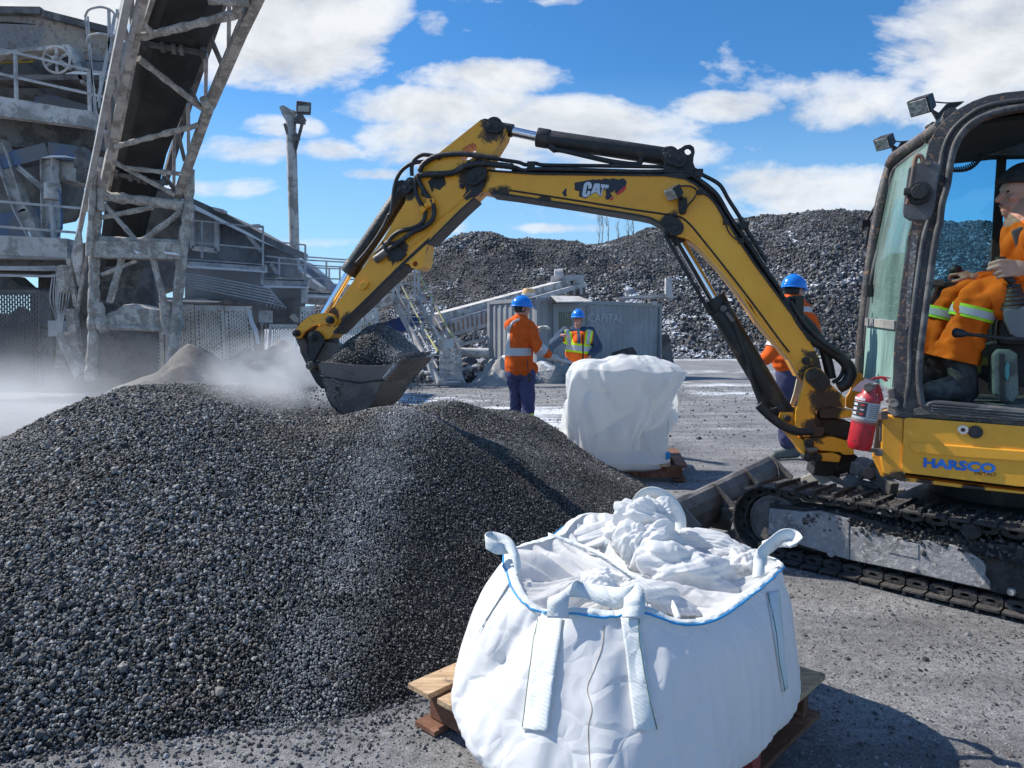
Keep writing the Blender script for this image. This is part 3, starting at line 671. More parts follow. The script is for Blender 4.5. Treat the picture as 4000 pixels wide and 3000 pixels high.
# ---- stick
stickL = [('D', 1765, 135), ('D', 1800, 125), ('D', 1880, 145), ('D', 1940, 170), ('D', 1958, 215), ('D', 1945, 260), ('D', 1885, 360), ('D', 1845, 430), ('D', 1830, 500), ('D', 1790, 580), ('D', 1770, 690), ('D', 1715, 745), ('D', 1600, 850), ('D', 1450, 1000), ('D', 1345, 1105), ('D', 1330, 1160), ('D', 1328, 1240), ('D', 1312, 1290), ('D', 1270, 1314), ('D', 1225, 1302), ('D', 1198, 1268), ('D', 1172, 1268), ('D', 1100, 1335), ('D', 1000, 1420), ('E', 860, 452),
          ('E', 720, 585), ('E', 620, 690), ('E', 560, 765), ('E', 505, 775), ('E', 440, 745), ('E', 425, 700), ('E', 490, 610), ('E', 555, 515), ('E', 640, 425), ('E', 700, 350), ('E', 800, 205), ('E', 880, 95), ('D', 900, 1205), ('D', 1000, 1070), ('D', 1100, 900), ('D', 1170, 790), ('D', 1190, 690), ('D', 1240, 580), ('D', 1330, 500), ('D', 1420, 410), ('D', 1520, 330), ('D', 1640, 235)]
hole = [('D', 1600, 400), ('D', 1625, 355), ('D', 1665, 328), ('D', 1705, 318), ('D', 1732, 335), ('D', 1728, 380), ('D', 1712, 425), ('D', 1680, 450), ('D', 1640, 458), ('D', 1608, 440)]
lug = [('D', 1250 + 22 * math.cos(a), 1268 + 22 * math.sin(a)) for a in np.linspace(0, 2 * PI, 12, endpoint=False)]
SO, SW = -.022, .165
stick = plate('stick', stickL, SO, SW, YS, EX, .005, [hole, lug])
edge_strip('bottom_flange', [('D', 1715, 748), ('D', 1600, 853), ('D', 1450, 1003), ('D', 1345, 1108)], SO - .012, SW + .024, .012, BLACKSTEEL, stick)
edge_strip('bottom_flange', [('D', 1172, 1271), ('D', 1000, 1424), ('E', 860, 456), ('E', 720, 589), ('E', 600, 712)], SO - .012, SW + .024, .016, BLACKSTEEL, stick)
mb = MB(); mb.prism(PBl([('D', 1360, 1060), ('D', 1150, 1255), ('E', 880, 410), ('E', 640, 640), ('E', 660, 655), ('E', 900, 440), ('D', 1175, 1262), ('D', 1352, 1100)], SO - .004), nb * .004); mb.build('edge_band', BLACKSTEEL, stick)
mb = MB(); mb.tube(catmull(PBl([('D', 1690, 690), ('D', 1560, 820), ('D', 1440, 920), ('D', 1330, 1045), ('D', 1200, 1150), ('D', 1110, 1240)], SO - .002), 4), .005, 6); mb.build('weld_bead', YS, stick)
mb = MB(); mb.prism(PBl([('D', 1350, 620), ('D', 1400, 590), ('D', 1480, 585), ('D', 1490, 640), ('D', 1440, 690), ('D', 1390, 660), ('D', 1385, 710), ('D', 1365, 660)], SO - .003), nb * .003); mb.build('bare_patch', BLACKSTEEL, stick)
mb = MB(); mb.prism(PBl([('D', 812, 1425), ('D', 840, 1402), ('D', 880, 1412), ('D', 870, 1450), ('D', 835, 1475), ('D', 808, 1465)], SO - .02), nb * .02)
mb.build('bolt_plate', YS, stick, .004)
def pin(name, p, r, depth, off, mat, parent, ring=True):
    q = PB(*p, off=off); mb = MB(); mb.cyl(q, q + nb * depth, r, n=24)
    if ring: mb.cyl(q - nb * .012, q, r * .62, n=6)
    return mb.build(name, mat, parent, .003)
def oval(name, p0, p1, r, off, th, mat, parent):
    a, b_ = PB(*p0, off=off), PB(*p1, off=off); mb = MB(); d = (b_ - a).normalized(); u_ = nb.cross(d); L = []
    for i in range(10): t_ = -PI / 2 + PI * i / 9; L.append(b_ + d * math.cos(t_) * r + u_ * math.sin(t_) * r)
    for i in range(10): t_ = PI / 2 + PI * i / 9; L.append(a + d * math.cos(t_) * r + u_ * math.sin(t_) * r)
    mb.prism(L, nb * th); mb.cyl(a - nb * .008, a, r * .5, n=16); mb.cyl(a - nb * .014, a - nb * .008, r * .25, n=6); mb.cyl(b_ - nb * .006, b_, r * .4, n=16); return mb.build(name, mat, parent, .003)
oval('pin_keeper', ('D', 1705, 590), ('D', 1755, 550), .048, SO - .028, .03, BLACKSTEEL, stick)
oval('pin_keeper', ('D', 1832, 190), ('D', 1890, 200), .032, SO - .022, .024, BLACKSTEEL, stick)
oval('pin_keeper', ('D', 1210, 628), ('D', 1175, 675), .034, SO - .03, .03, BLACKSTEEL, stick)
oval('pin_keeper', ('G', 1432, 945), ('G', 1490, 985), .046, -.02, .024, BLACKSTEEL, boom)
for p in [('D', 1612, 655), ('D', 1308, 715)]: pin('bolt', p, .014, .03, SO - .03, BLACKSTEEL, stick, False)
# dirty clot round the joint
mb = MB(); mb.prism(PBl([('D', 1640, 640), ('D', 1690, 575), ('D', 1760, 545), ('D', 1800, 560), ('D', 1790, 640), ('D', 1770, 700), ('D', 1730, 740), ('D', 1690, 745), ('D', 1650, 770), ('D', 1625, 740), ('D', 1650, 700)], SO - .006), nb * .008); mb.build('grease_plate', BLACKSTEEL, stick)
# ---- cylinders
def cyl_set(name, rod0, rod1, bar1, rr, br, off, parent, cap0=.05):
    """rod0 eye, rod1 where rod enters barrel, bar1 barrel end"""
    a, c_, e = (PB(*q, off=off) for q in (rod0, rod1, bar1)); d = (e - a).normalized()
    mb = MB(); mb.cyl(c_ - d * .01, e, br, n=28); mb.cyl(c_ - d * .045, c_ + d * .035, br * 1.10, n=28); mb.cyl(e - d * .04, e + d * .01, br * 1.08, n=28)
    o = mb.build(name, BLACKSTEEL, parent, .004)
    mb = MB(); mb.cyl(a, c_, rr, n=24); mb.build('rod', CHROME, o)
    mb = MB(); mb.cyl(a - d * .02, a + d * cap0, rr * 1.35, n=20); mb.cyl(a - nb * .05, a + nb * .05, rr * 1.9, n=24); mb.build('rod_eye', BLACKSTEEL, o, .003); MB().cyl(e - nb * .055, e + nb * .055, br * 1.0, n=24).build('barrel_eye', BLACKSTEEL, o, .003)
    return o
mid = BW / 2
stick_cyl = cyl_set('stick_cylinder', ('G', 70, 200), ('G', 452, 282), ('G', 1440, 430), .030, .054, mid, EX, .12)
bucket_cyl = cyl_set('bucket_cylinder', ('E', 425, 690), ('D', 755, 1300), ('D', 1165, 690), .028, .056, mid - .01, EX)
boom_cyl = cyl_set('boom_cylinder', ('G', 1470, 1010), ('G', 1810, 1590), ('H', 410, 1165), .031, .066, mid, EX, .09)
mb = MB()
for x0, y0, x1, y1, w in [(1405, 1045, 1750, 1640, .016), (1490, 1075, 1765, 1560, .013)]:
    mb.bar(PB('G', x0, y0, off=.01), PB('G', x1, y1, off=.01), .012, w, up=nb.cross(Vector((0, 0, 1)))) if 0 else mb.cyl(PB('G', x0, y0, off=.01), PB('G', x1, y1, off=.01), w * .7)
mb.build('rod_guard', BLACKSTEEL, boom_cyl, .003)
mb = MB(); mb.tube(catmull(PBl([('G', 1880, 1560), ('H', 70, 480), ('H', 100, 560), ('H', 140, 680), ('H', 200, 850), ('H', 230, 980), ('H', 290, 1140)], .0), 4), .012, 8)
mb.tube(catmull(PBl([('H', 270, 1130), ('H', 330, 1190), ('H', 420, 1260), ('H', 520, 1300), ('H', 620, 1300)], -.03), 4), .028, 10)
mb.build('hose', HOSE, boom_cyl)
mb = MB(); mb.cyl(PB('H', 45, 505, off=-.0), PB('H', 45, 505, off=.05), .02); mb.bar(PB('H', 62, 530, off=-.005), PB('H', 105, 590, off=-.005), .03, .02); mb.build('fitting', BUCKETSTEEL, boom_cyl, .003)
# lifting eye at the boom bend
lo = [('G', 1390, 490), ('G', 1420, 430), ('G', 1470, 385), ('G', 1530, 355), ('G', 1560, 335), ('G', 1600, 330), ('G', 1630, 350), ('G', 1638, 390), ('G', 1628, 430), ('G', 1625, 470), ('G', 1640, 510), ('G', 1690, 570), ('G', 1560, 590), ('G', 1400, 572)]
lh = [('G', 1582 + 27 * math.cos(a), 385 + 27 * math.sin(a)) for a in np.linspace(0, 2 * PI, 16, endpoint=False)]
for off in (.012, .13):
    mb = MB(); mb.prism_h(PBl(lo, off), [PBl(lh, off)], nb * .024); mb.build('lifting_bracket', BLACKSTEEL, boom, .003)
oval('pin_keeper', ('G', 1520, 452), ('G', 1455, 430), .042, -.012, .024, BLACKSTEEL, boom)
# small tube under the stick cylinder
mb = MB(); mb.tube(catmull(PBl([('G', 520, 340), ('G', 530, 372), ('G', 600, 378), ('G', 800, 425), ('G', 1000, 468), ('G', 1190, 485), ('G', 1215, 430)], mid - .03), 5), .016, 8); mb.cyl(PB('G', 500, 340, off=mid - .03), PB('G', 545, 375, off=mid - .03), .022); mb.build('oil_line', BLACKSTEEL, stick_cyl)
# steel lines and hoses over the boom
def hose(L, r, off, mat=HOSE, parent=boom, name='hose', n=5, rings=0):
    pts = catmull(PBl(L, off), n); mb = MB()
    rr = [r * (1 + (.12 if rings and i % 2 else 0)) for i in range(len(pts))] if rings else None
    mb.tube(pts, r, 10, rr=rr); return mb.build(name, mat, parent)
hose([('G', 20, 430), ('G', 130, 452), ('G', 250, 470), ('G', 310, 490), ('G', 380, 478), ('G', 450, 492), ('G', 700, 496), ('G', 1000, 500), ('G', 1300, 505), ('G', 1560, 512), ('G', 1640, 530), ('G', 1700, 570), ('G', 1830, 645), ('G', 1900, 760), ('G', 1990, 900), ('G', 2050, 1010), ('G', 2200, 1250)], .012, .04, BLACKSTEEL, name='oil_line')
hose([('G', 20, 490), ('G', 120, 500), ('G', 220, 510), ('G', 290, 535), ('G', 400, 525), ('G', 700, 530), ('G', 1200, 545), ('G', 1500, 540), ('G', 1570, 545), ('G', 1640, 590), ('G', 1740, 660), ('G', 1820, 740), ('G', 1900, 880), ('G', 1980, 1000), ('G', 2080, 1140), ('H', 300, 230), ('H', 420, 400)], .014, .02, BLACKSTEEL, name='oil_line')
hose([('G', 200, 545), ('G', 500, 547), ('G', 900, 556), ('G', 1400, 560), ('G', 1560, 580), ('G', 1650, 620), ('G', 1750, 700), ('G', 1850, 830), ('G', 1960, 1000), ('H', 330, 300), ('H', 480, 500)], .014, .05, BLACKSTEEL, name='oil_line')
for p in [('G', 350, 500), ('G', 1660, 560), ('G', 2015, 970)]: MB().box(PB(*p, off=.04), .05, .07, .045).build('line_clamp', BLACKSTEEL, boom, .004)
hose([('D', 1280, 545), ('D', 1320, 480), ('D', 1400, 430), ('D', 1500, 410), ('D', 1640, 405), ('D', 1780, 425), ('D', 1900, 440)], .016, -.05, rings=1, parent=stick)
hose([('D', 1225, 575), ('D', 1225, 500), ('D', 1250, 445), ('D', 1310, 412), ('D', 1390, 420), ('D', 1450, 440)], .013, -.03, parent=stick)
hose([('D', 1270, 575), ('D', 1360, 565), ('D', 1480, 562), ('D', 1560, 548), ('D', 1650, 500), ('D', 1760, 480), ('D', 1880, 490), ('D', 2020, 505)], .018, -.055, rings=1, parent=stick, n=8)
hose([('D', 1340, 465), ('D', 1240, 475), ('D', 1160, 520), ('D', 1110, 590), ('D', 1085, 680), ('D', 1075, 780), ('D', 1060, 870), ('D', 1040, 890)], .013, -.03, parent=stick)
hose([('D', 1040, 890), ('D', 1010, 960), ('D', 950, 1060), ('D', 870, 1170), ('D', 790, 1262)], .012, -.02, parent=bucket_cyl)
hose([('D', 1255, 590), ('D', 1252, 680), ('D', 1275, 760), ('D', 1310, 820), ('D', 1330, 870), ('D', 1310, 940), ('D', 1240, 985), ('D', 1140, 1010), ('D', 1075, 1050), ('D', 1040, 1095)], .013, -.05, parent=stick, rings=1, n=8)
hose([('D', 1270, 590), ('D', 1300, 660), ('D', 1350, 740), ('D', 1385, 790), ('D', 1400, 860), ('D', 1380, 930), ('D', 1310, 985), ('D', 1230, 1020), ('D', 1170, 1065), ('D', 1100, 1115), ('D', 1050, 1150)], .015, -.055, parent=stick, rings=1, n=8)
mb = MB(); mb.cyl(PB('D', 1295, 830, off=-.05), PB('D', 1330, 860, off=-.05), .024); mb.cyl(PB('D', 1330, 815, off=-.05), PB('D', 1400, 785, off=-.05), .02); mb.box(PB('D', 1372, 790, off=-.045), .05, .05, .05); mb.build('hose_joint', YL, stick, .003)
plate('valve_bracket', [('D', 985, 1085), ('D', 1030, 1130), ('D', 1100, 1120), ('D', 1165, 1165), ('D', 1180, 1195), ('D', 1130, 1245), ('D', 1050, 1240), ('D', 1030, 1180), ('D', 985, 1130)], SO - .02, .02, BLACKSTEEL, stick)
mb = MB(); mb.cyl(PB('D', 935, 1240, off=-.05), PB('D', 1025, 1175, off=-.05), .027, n=20); mb.cyl(PB('D', 945, 1190, off=-.03), PB('D', 1010, 1125, off=-.03), .016); mb.cyl(PB('D', 1010, 1112, off=-.05), PB('D', 1060, 1080, off=-.05), .012); mb.cyl(PB('D', 1040, 1150, off=-.055), PB('D', 1110, 1108, off=-.055), .013)
mb.build('quick_fitting', BUCKETSTEEL, stick, .003)
hose([('H', 440, 440), ('H', 520, 600), ('H', 600, 690), ('H', 680, 740), ('H', 760, 790), ('H', 830, 850), ('H', 868, 920), ('H', 840, 990), ('H', 790, 1020)], .034, .03, name='hose', rings=0)
hose([('H', 540, 560), ('H', 620, 640), ('H', 690, 760), ('H', 720, 860), ('H', 740, 960)], .03, .07)
hose([('H', 690, 730), ('H', 780, 800), ('H', 820, 880), ('H', 800, 950), ('H', 750, 985)], .012, .06)
hose([('H', 480, 460), ('H', 560, 590), ('H', 650, 690), ('H', 740, 760), ('H', 800, 800)], .012, -.01)
mb = MB(); mb.box(PB('H', 520, 490, off=.03), .05, .08, .12); mb.box(PB('H', 545, 590, off=.03), .05, .06, .05); mb.build('line_clamp', BLACKSTEEL, boom, .004)
# work light on the boom
def worklamp(name, c, dirv, upv, w, h, dpt, parent):
    d, s_, u_ = frame(dirv, upv); R = Matrix((s_, -d, u_)).transposed()
    mb = MB(); o = []
    for k, (sx, y) in enumerate([(1.0, -dpt / 2), (.82, dpt / 2)]):
        for a, b_ in ((-1, -1), (1, -1), (1, 1), (-1, 1)): o.append(Vector(c) + s_ * a * w / 2 * sx + u_ * b_ * h / 2 * sx + d * -y)
    mb.hexa(o); body = mb.build(name, BLACKSTEEL, parent, .006)
    mb2 = MB(); mb2.box(Vector(c) + d * (dpt / 2 + .002), w * .86, .006, h * .84, R); mb2.build('lens', LENSOPAQUE, body, .002)
    return body
m, t, b = material('lamp reflector'); P = coords(t, False); t.lk(t.ramp(t.noise(P, 60, 3, .6), [(.35, (.28, .28, .25)), (.65, (.75, .74, .68))]), b.inputs['Base Color']); b.inputs['Roughness'].default_value = .22; b.inputs['Metallic'].default_value = .35; LENSOPAQUE = m
c_ = PB('G', 1475, 705, off=-.07); wl = worklamp('work_light', c_, Vector((-.75, -.35, -.55)), Vector((0, 0, 1)), .10, .075, .06, EX)
mb = MB(); mb.prism(PBl([('G', 1505, 760), ('G', 1575, 745), ('G', 1580, 820), ('G', 1565, 870), ('G', 1530, 878), ('G', 1510, 860)], -.03), nb * .028); mb.tube(catmull(PBl([('G', 1510, 655), ('G', 1600, 658), ('G', 1650, 690), ('G', 1640, 740), ('G', 1600, 790), ('G', 1560, 830)], -.03), 5), .006, 6)
mb.cyl(PB('G', 1545, 850, off=-.045), PB('G', 1545, 850, off=-.03), .012); mb.bar(c_, PB('G', 1540, 760, off=-.03), .03, .015); mb.build('bracket', BLACKSTEEL, wl, .002)
hose([('G', 1690, 710), ('G', 1770, 760), ('G', 1830, 850), ('G', 1870, 930), ('G', 1900, 1010), ('G', 1940, 1060), ('G', 2000, 1090), ('G', 2080, 1095), ('G', 2140, 1150)], .004, -.008, name='light_cable')
for x_, y_ in ((1680, 705), (1880, 940), (2000, 1088)): MB().box(PB('G', x_, y_, off=-.01), .03, .02, .03).build('cable_clip', BLACKSTEEL, boom, .002)
# faded black decal with the three letters
mb = MB(); mb.prism_h(PBl([('X', 600, 400), ('X', 750, 375), ('X', 930, 340), ('X', 1060, 318), ('X', 1120, 330), ('X', 1200, 315), ('X', 1260, 335), ('X', 1330, 295), ('X', 1480, 320), ('X', 1520, 290), ('X', 1680, 325), ('X', 1800, 293), ('X', 1890, 375), ('X', 1865, 460), ('X', 1750, 560), ('X', 1620, 670), ('X', 1590, 640), ('X', 1600, 590), ('X', 1570, 590), ('X', 1550, 650), ('X', 1500, 620), ('X', 1490, 660), ('X', 1530, 740), ('X', 1460, 800), ('X', 1410, 830), ('X', 1350, 780), ('X', 1375, 690), ('X', 1350, 550), ('X', 1300, 590), ('X', 1240, 740), ('X', 900, 765), ('X', 870, 795), ('X', 800, 765), ('X', 700, 740), ('X', 720, 610), ('X', 620, 595), ('X', 590, 560), ('X', 610, 500), ('X', 590, 450)], -.0025), [], nb * .002)
mb.prism(PBl([('X', 385, 535), ('X', 405, 570), ('X', 390, 640), ('X', 405, 740), ('X', 340, 735), ('X', 285, 650), ('X', 340, 590)], -.0025), nb * .002)
dec = mb.build('decal', DECAL_BLACK, boom)
for ch, L, x0, y0, x1, y1 in [('C', 0, 790, 745, 1020, 385), ('A', 0, 985, 735, 1235, 415), ('T', 0, 1215, 760, 1450, 440)]:
    pass
Cl = [(1005, 548), (928, 548), (935, 480), (920, 458), (905, 470), (870, 660), (878, 685), (900, 680), (915, 620), (925, 600), (990, 612), (975, 690), (930, 740), (850, 762), (800, 740), (785, 690), (800, 600), (830, 440), (870, 395), (940, 380), (1000, 400), (1025, 450), (1022, 500)]
Al = [(1090, 418), (1222, 425), (1230, 735), (1120, 625), (985, 700), (1040, 560)]
Ah = [(1145, 520), (1143, 585), (1115, 585)]
Tl = [(1250, 435), (1445, 462), (1432, 540), (1375, 535), (1372, 590), (1340, 500), (1300, 570), (1280, 640), (1255, 750), (1235, 700), (1280, 530), (1245, 520)]
for L, hs_ in ((Cl, []), (Al, [Ah]), (Tl, [])):
    mb = MB(); mb.prism_h(PBl([('X', *p) for p in L], -.0045), [PBl([('X', *p) for p in h], -.0045) for h in hs_], nb * .002); mb.build('letter', DECAL_WHITE, boom)
mb = MB(); mb.prism(PBl([('X', 905, 765), ('X', 1120, 640), ('X', 1225, 745), ('X', 1190, 790), ('X', 1120, 785), ('X', 1000, 775)], -.0045), nb * .002); mb.build('decal', DECAL_YEL, boom)
mb = MB(); mb.prism(PBl([('X', 1865, 462), ('X', 1870, 540), ('X', 1800, 620), ('X', 1650, 715), ('X', 1620, 680)], -.0025), nb * .002); mb.prism(PBl([('X', 1565, 745), ('X', 1560, 790), ('X', 1520, 840), ('X', 1455, 820)], -.0025), nb * .002); mb.build('decal', DECAL_RED, boom)
# ---- bucket linkage and bucket
plate('bucket_link', [('E', 635, 600), ('E', 600, 545), ('E', 540, 528), ('E', 450, 532), ('E', 370, 560), ('E', 300, 615), ('E', 255, 675), ('E', 222, 715), ('E', 245, 755), ('E', 285, 760), ('E', 330, 700), ('E', 390, 655), ('E', 460, 632), ('E', 540, 630), ('E', 600, 640)], SO - .03, .025, YL, EX)
plate('bucket_link', [('E', 635, 600), ('E', 600, 545), ('E', 540, 528), ('E', 450, 532), ('E', 370, 560), ('E', 300, 615), ('E', 255, 675), ('E', 222, 715), ('E', 245, 755), ('E', 285, 760), ('E', 330, 700), ('E', 390, 655), ('E', 460, 632), ('E', 540, 630), ('E', 600, 640)], SO + SW + .005, .025, YL, EX)
for p, r, dp in [(('E', 558, 592), .026, .24), (('E', 246, 715), .024, .24), (('E', 395, 752), .030, .25)]: pin('link_pin', p, r, dp, SO - .06, BLACKSTEEL, EX)
bl = plate('bucket_coupler', [('E', 370, 700), ('E', 440, 690), ('E', 490, 740), ('E', 510, 800), ('E', 470, 870), ('E', 430, 950), ('E', 400, 1020), ('E', 370, 1055), ('E', 340, 1020), ('E', 350, 980), ('E', 375, 930), ('E', 365, 820)], SO - .045, .03, BLACKSTEEL, EX)
mb = MB(); mb.prism(PBl([('E', 240, 740), ('E', 300, 745), ('E', 350, 800), ('E', 370, 960), ('E', 420, 1040), ('E', 520, 1090), ('E', 520, 1180), ('E', 490, 1232), ('E', 440, 1180), ('E', 400, 1110), ('E', 350, 1010), ('E', 290, 890), ('E', 285, 850), ('E', 260, 800)], .0), nb * .12); mb.build('link_arm', surf('rusty link steel', (.13, .10, .08), (.05, .045, .045), .5, 8, .7, bump=.4, dust=(.3, .28, .27), dust_amt=.5), bl, .004)
mb = MB(); mb.prism(PBl([('E', 430, 960), ('E', 470, 830), ('E', 520, 790), ('E', 580, 800), ('E', 690, 860), ('E', 740, 960), ('E', 540, 1010)], .0), nb * .14); mb.build('coupler_block', BUCKETSTEEL, bl, .01)
mb = MB(); mb.prism(PBl([('E', 500, 740), ('E', 590, 750), ('E', 600, 810), ('E', 520, 830)], .02), nb * .10); mb.build('hose_clump', BLACKSTEEL, bl, .01)
pin('link_pin', ('E', 375, 1015), .028, .22, SO - .07, BUCKETSTEEL, bl)
BO, BWD = -.19, .54   # bucket near side plate offset and width
side = [('E', 455, 1010), ('E', 480, 978), ('E', 560, 985), ('E', 700, 1000), ('E', 850, 1012), ('E', 1080, 1015), ('E', 1180, 985), ('E', 1252, 948), ('E', 1180, 1040), ('E', 1075, 1145), ('E', 1040, 1215), ('E', 1000, 1290), ('E', 935, 1385), ('E', 870, 1440), ('E', 780, 1478), ('E', 700, 1480), ('E', 630, 1440), ('E', 570, 1375), ('E', 530, 1290), ('E', 508, 1200), ('E', 480, 1110)]
bucket = plate('bucket', side, BO, .018, BUCKETSTEEL, EX, .004)
def shift(L, off): return [p + nb * off for p in L]
sp3 = PBl(side, BO)
mb = MB(); mb.prism(shift(sp3, BWD), nb * .018); mb.build('side_plate', BUCKETSTEEL, bucket, .004)
wrap = sp3[7:] + sp3[:1]; wrap = catmull(wrap, 3); c0 = sum(wrap, Vector()) / len(wrap); inner = [p + (c0 - p).normalized() * .016 for p in wrap]
mb = MB(); A_, B_ = wrap, shift(wrap, BWD); A2, B2 = inner, shift(inner, BWD)
mb.sheet(A_, B_); mb.sheet(B2, A2); mb.sheet(A2, A_); mb.sheet(B_, B2); mb.build('shell', BUCKETSTEEL, bucket)
# cutting lip and the lighter wear band along the top of the side plate
lipn = PBl([('E', 1075, 1145), ('E', 1180, 1040), ('E', 1255, 945)], BO - .006)
mb = MB()
for q0, q1 in zip(lipn[:-1], lipn[1:]): mb.bar(q0 + nb * (BWD / 2), q1 + nb * (BWD / 2), BWD + .04, .02, up=(q1 - q0).cross(nb))
mb.build('cutting_edge', BUCKETSTEEL, bucket, .003)
mb = MB(); mb.tube(catmull(PBl([('E', 475, 1112), ('E', 600, 1135), ('E', 800, 1168), ('E', 860, 1172), ('E', 950, 1158), ('E', 1070, 1148)], BO - .003), 3), .006, 6); mb.build('weld_bead', BLACKSTEEL, bucket)
for w_ in (.06, .17, .29, .41): MB().bar(lipn[2] + nb * w_ - Vector((.05, 0, -.0)), lipn[2] + nb * (w_) + Vector((.035, 0, .028)), .05, .025).build('tooth', BUCKETSTEEL, bucket, .003)
mb = MB(); mb.bar(PB('E', 1072, 1140, off=BO - .012), PB('E', 1178, 1000, off=BO - .012), .02, .03); mb.build('side_cutter', surf('bright worn steel', (.4, .4, .4), (.2, .2, .2), .4, 12, .5, bump=.5), bucket, .004)
me = text_mesh('AMI', .115, .006, .004, sx=.72); a_, b_ = PB('V', 400, 740, off=BO - .006), PB('V', 520, 400, off=BO - .006)
ax = (b_ - a_).normalized(); ay = nb.cross(ax) * -1
ay = ax.cross(nb); ay = ay if ay.z > 0 else -ay
place_mesh(me, a_ + (a_ - b_) * 0 , ax, ay); o = link('cast_letters', me, BUCKETSTEEL, bucket)
# ---- the slag in the bucket (lies in it: a thing of its own)
s0, s1 = PB('E', 470, 1000, off=BO + .03), PB('E', 1255, 960, off=BO + .03); du_ = s1 - s0
gu, gv = np.meshgrid(np.linspace(0, 1, 34), np.linspace(0, 1, 22))
pk = np.array([(0, 0), (.08, .09), (.22, .18), (.42, .27), (.58, .275), (.75, .22), (.9, .13), (1, .04)])
def load_h(u, v):
    h = np.interp(u, pk[:, 0], pk[:, 1]) * np.clip(4 * v * (1 - v), 0, 1) ** .55 * 1.05
    return h + .012 * fbm(np.stack([u * 5, v * 4, u * 0 + 2], -1), 3) - .03
def load_p(u, v):
    u = np.asarray(u); v = np.asarray(v); z = load_h(u, v)
    return np.stack([s0.x + du_.x * u + nb.x * v * (BWD - .05), s0.y + du_.y * u + nb.y * v * (BWD - .05), s0.z + du_.z * u + z - .02 * np.sin(PI * u)], -1)
LP = load_p(gu, gv); V_, F_ = grid_mesh(LP[..., 0], LP[..., 1], LP[..., 2])
n = int(34000 * (QUICK if QUICK < 1 else 1)); uu, vv = RNG.random(n), RNG.random(n)
tag(surf_points_object('slag_load', V_, F_, load_p(uu, vv) + np.array([0, 0, .002]), RNG.lognormal(0, .4, n) * .0065, PSURF, PROCK, sub=1, rough=.36), 'rounded heap of dark slag lying in the raised bucket', 'slag', kind='stuff')
n = 420; u_ = RNG.random(n); a_ = PB('E', 1330, 1090, off=.1); P1 = np.stack([a_.x + RNG.normal(0, .045, n) + .03, a_.y + RNG.normal(0, .10, n), a_.z - u_ ** 1.2 * .33], -1)
a_ = PB('E', 470, 1180, off=.02); k = 260; P2 = np.stack([a_.x + RNG.normal(0, .05, k) - .0, a_.y + RNG.normal(0, .08, k), a_.z - RNG.random(k) * .38], -1)
PT = np.vstack([P1, P2]); tag(surf_points_object('falling_grit', np.zeros((0, 3)), np.zeros((0, 4), int), PT, RNG.lognormal(0, .5, len(PT)) * .0065, PROCK, PROCK, sub=1, rough=.36), 'loose dark grit trickling down from the raised bucket', 'grit', kind='stuff')
# ---- swing post
postL = [('T', 360, 345), ('T', 400, 325), ('T', 450, 322), ('T', 500, 340), ('T', 540, 385), ('T', 560, 430), ('T', 560, 455), ('T', 715, 600), ('T', 718, 690), ('T', 600, 680), ('T', 480, 690), ('T', 440, 730), ('T', 435, 820), ('T', 450, 870), ('T', 530, 870), ('T', 520, 930), ('T', 505, 965), ('T', 330, 965), ('T', 280, 920), ('T', 255, 860), ('T', 258, 720), ('T', 290, 600), ('T', 330, 470), ('T', 345, 370)]
post = plate('swing_post', postL, -.045, .035, YP, EX, .006)
mb = MB(); mb.prism(PBl(postL, BW + .01), nb * .035); mb.build('post_plate', YP, post, .006)
mb = MB(); mb.prism(PBl([('T', 260, 700), ('T', 440, 730), ('T', 520, 930), ('T', 330, 960), ('T', 262, 850)], -.01), nb * (BW + .02)); mb.build('post_web', YP, post, .004)
for o_ in (.01, .13): MB().prism(PBl([('T', 110, 735), ('T', 240, 735), ('T', 260, 860), ('T', 200, 850), ('T', 100, 790)], o_), nb * .03).build('cylinder_ear', YP, post, .004)
oval('pin_keeper', ('T', 435, 405), ('T', 495, 460), .050, -.07, .026, BLACKSTEEL, post)
pin('bolt', ('T', 185, 795), .02, .2, -.02, BLACKSTEEL, post, False); pin('bolt', ('T', 355, 260), .024, .02, -.018, BLACKSTEEL, boom)
mb = MB(); mb.prism(PBl([('T', 130, 890), ('T', 200, 905), ('T', 345, 1010), ('T', 345, 1150), ('T', 300, 1080), ('T', 220, 980)], -.03), nb * .22); mb.build('post_foot', YP, post, .004)
for (L, o0, w_) in [([('T', 480, 700), ('T', 600, 690), ('T', 815, 725), ('T', 815, 780), ('T', 640, 795), ('T', 480, 790)], -.02, .26), ([('T', 330, 970), ('T', 600, 965), ('T', 760, 1010), ('T', 800, 1090), ('T', 700, 1110), ('T', 480, 1090), ('T', 420, 1050), ('T', 345, 1010)], -.03, .24), ([('T', 345, 1120), ('T', 600, 1110), ('T', 680, 1140), ('T', 660, 1200), ('T', 380, 1180)], -.02, .2), ([('T', 640, 1080), ('T', 800, 1090), ('T', 795, 1130), ('T', 700, 1130)], -.04, .1)]:
    mb = MB(); mb.prism(PBl(L, o0), nb * w_); mb.build('swing_bracket', YP, post, .005)
mb = MB(); mb.prism(PBl([('T', 440, 790), ('T', 640, 800), ('T', 780, 830), ('T', 790, 1010), ('T', 600, 960), ('T', 510, 940), ('T', 450, 850)], .03), nb * .2); mb.prism(PBl([('T', 400, 1010), ('T', 700, 1050), ('T', 840, 1150), ('T', 860, 1290), ('T', 620, 1280), ('T', 600, 1340), ('T', 410, 1320), ('T', 440, 1200), ('T', 480, 1120)], .06), nb * .2); mb.build('bearing_block', BLACKSTEEL, post, .01)
for p in [('T', 385, 1030), ('T', 375, 1155), ('T', 460, 1160)]: pin('bolt', p, .026, .1, -.06, BLACKSTEEL, post)
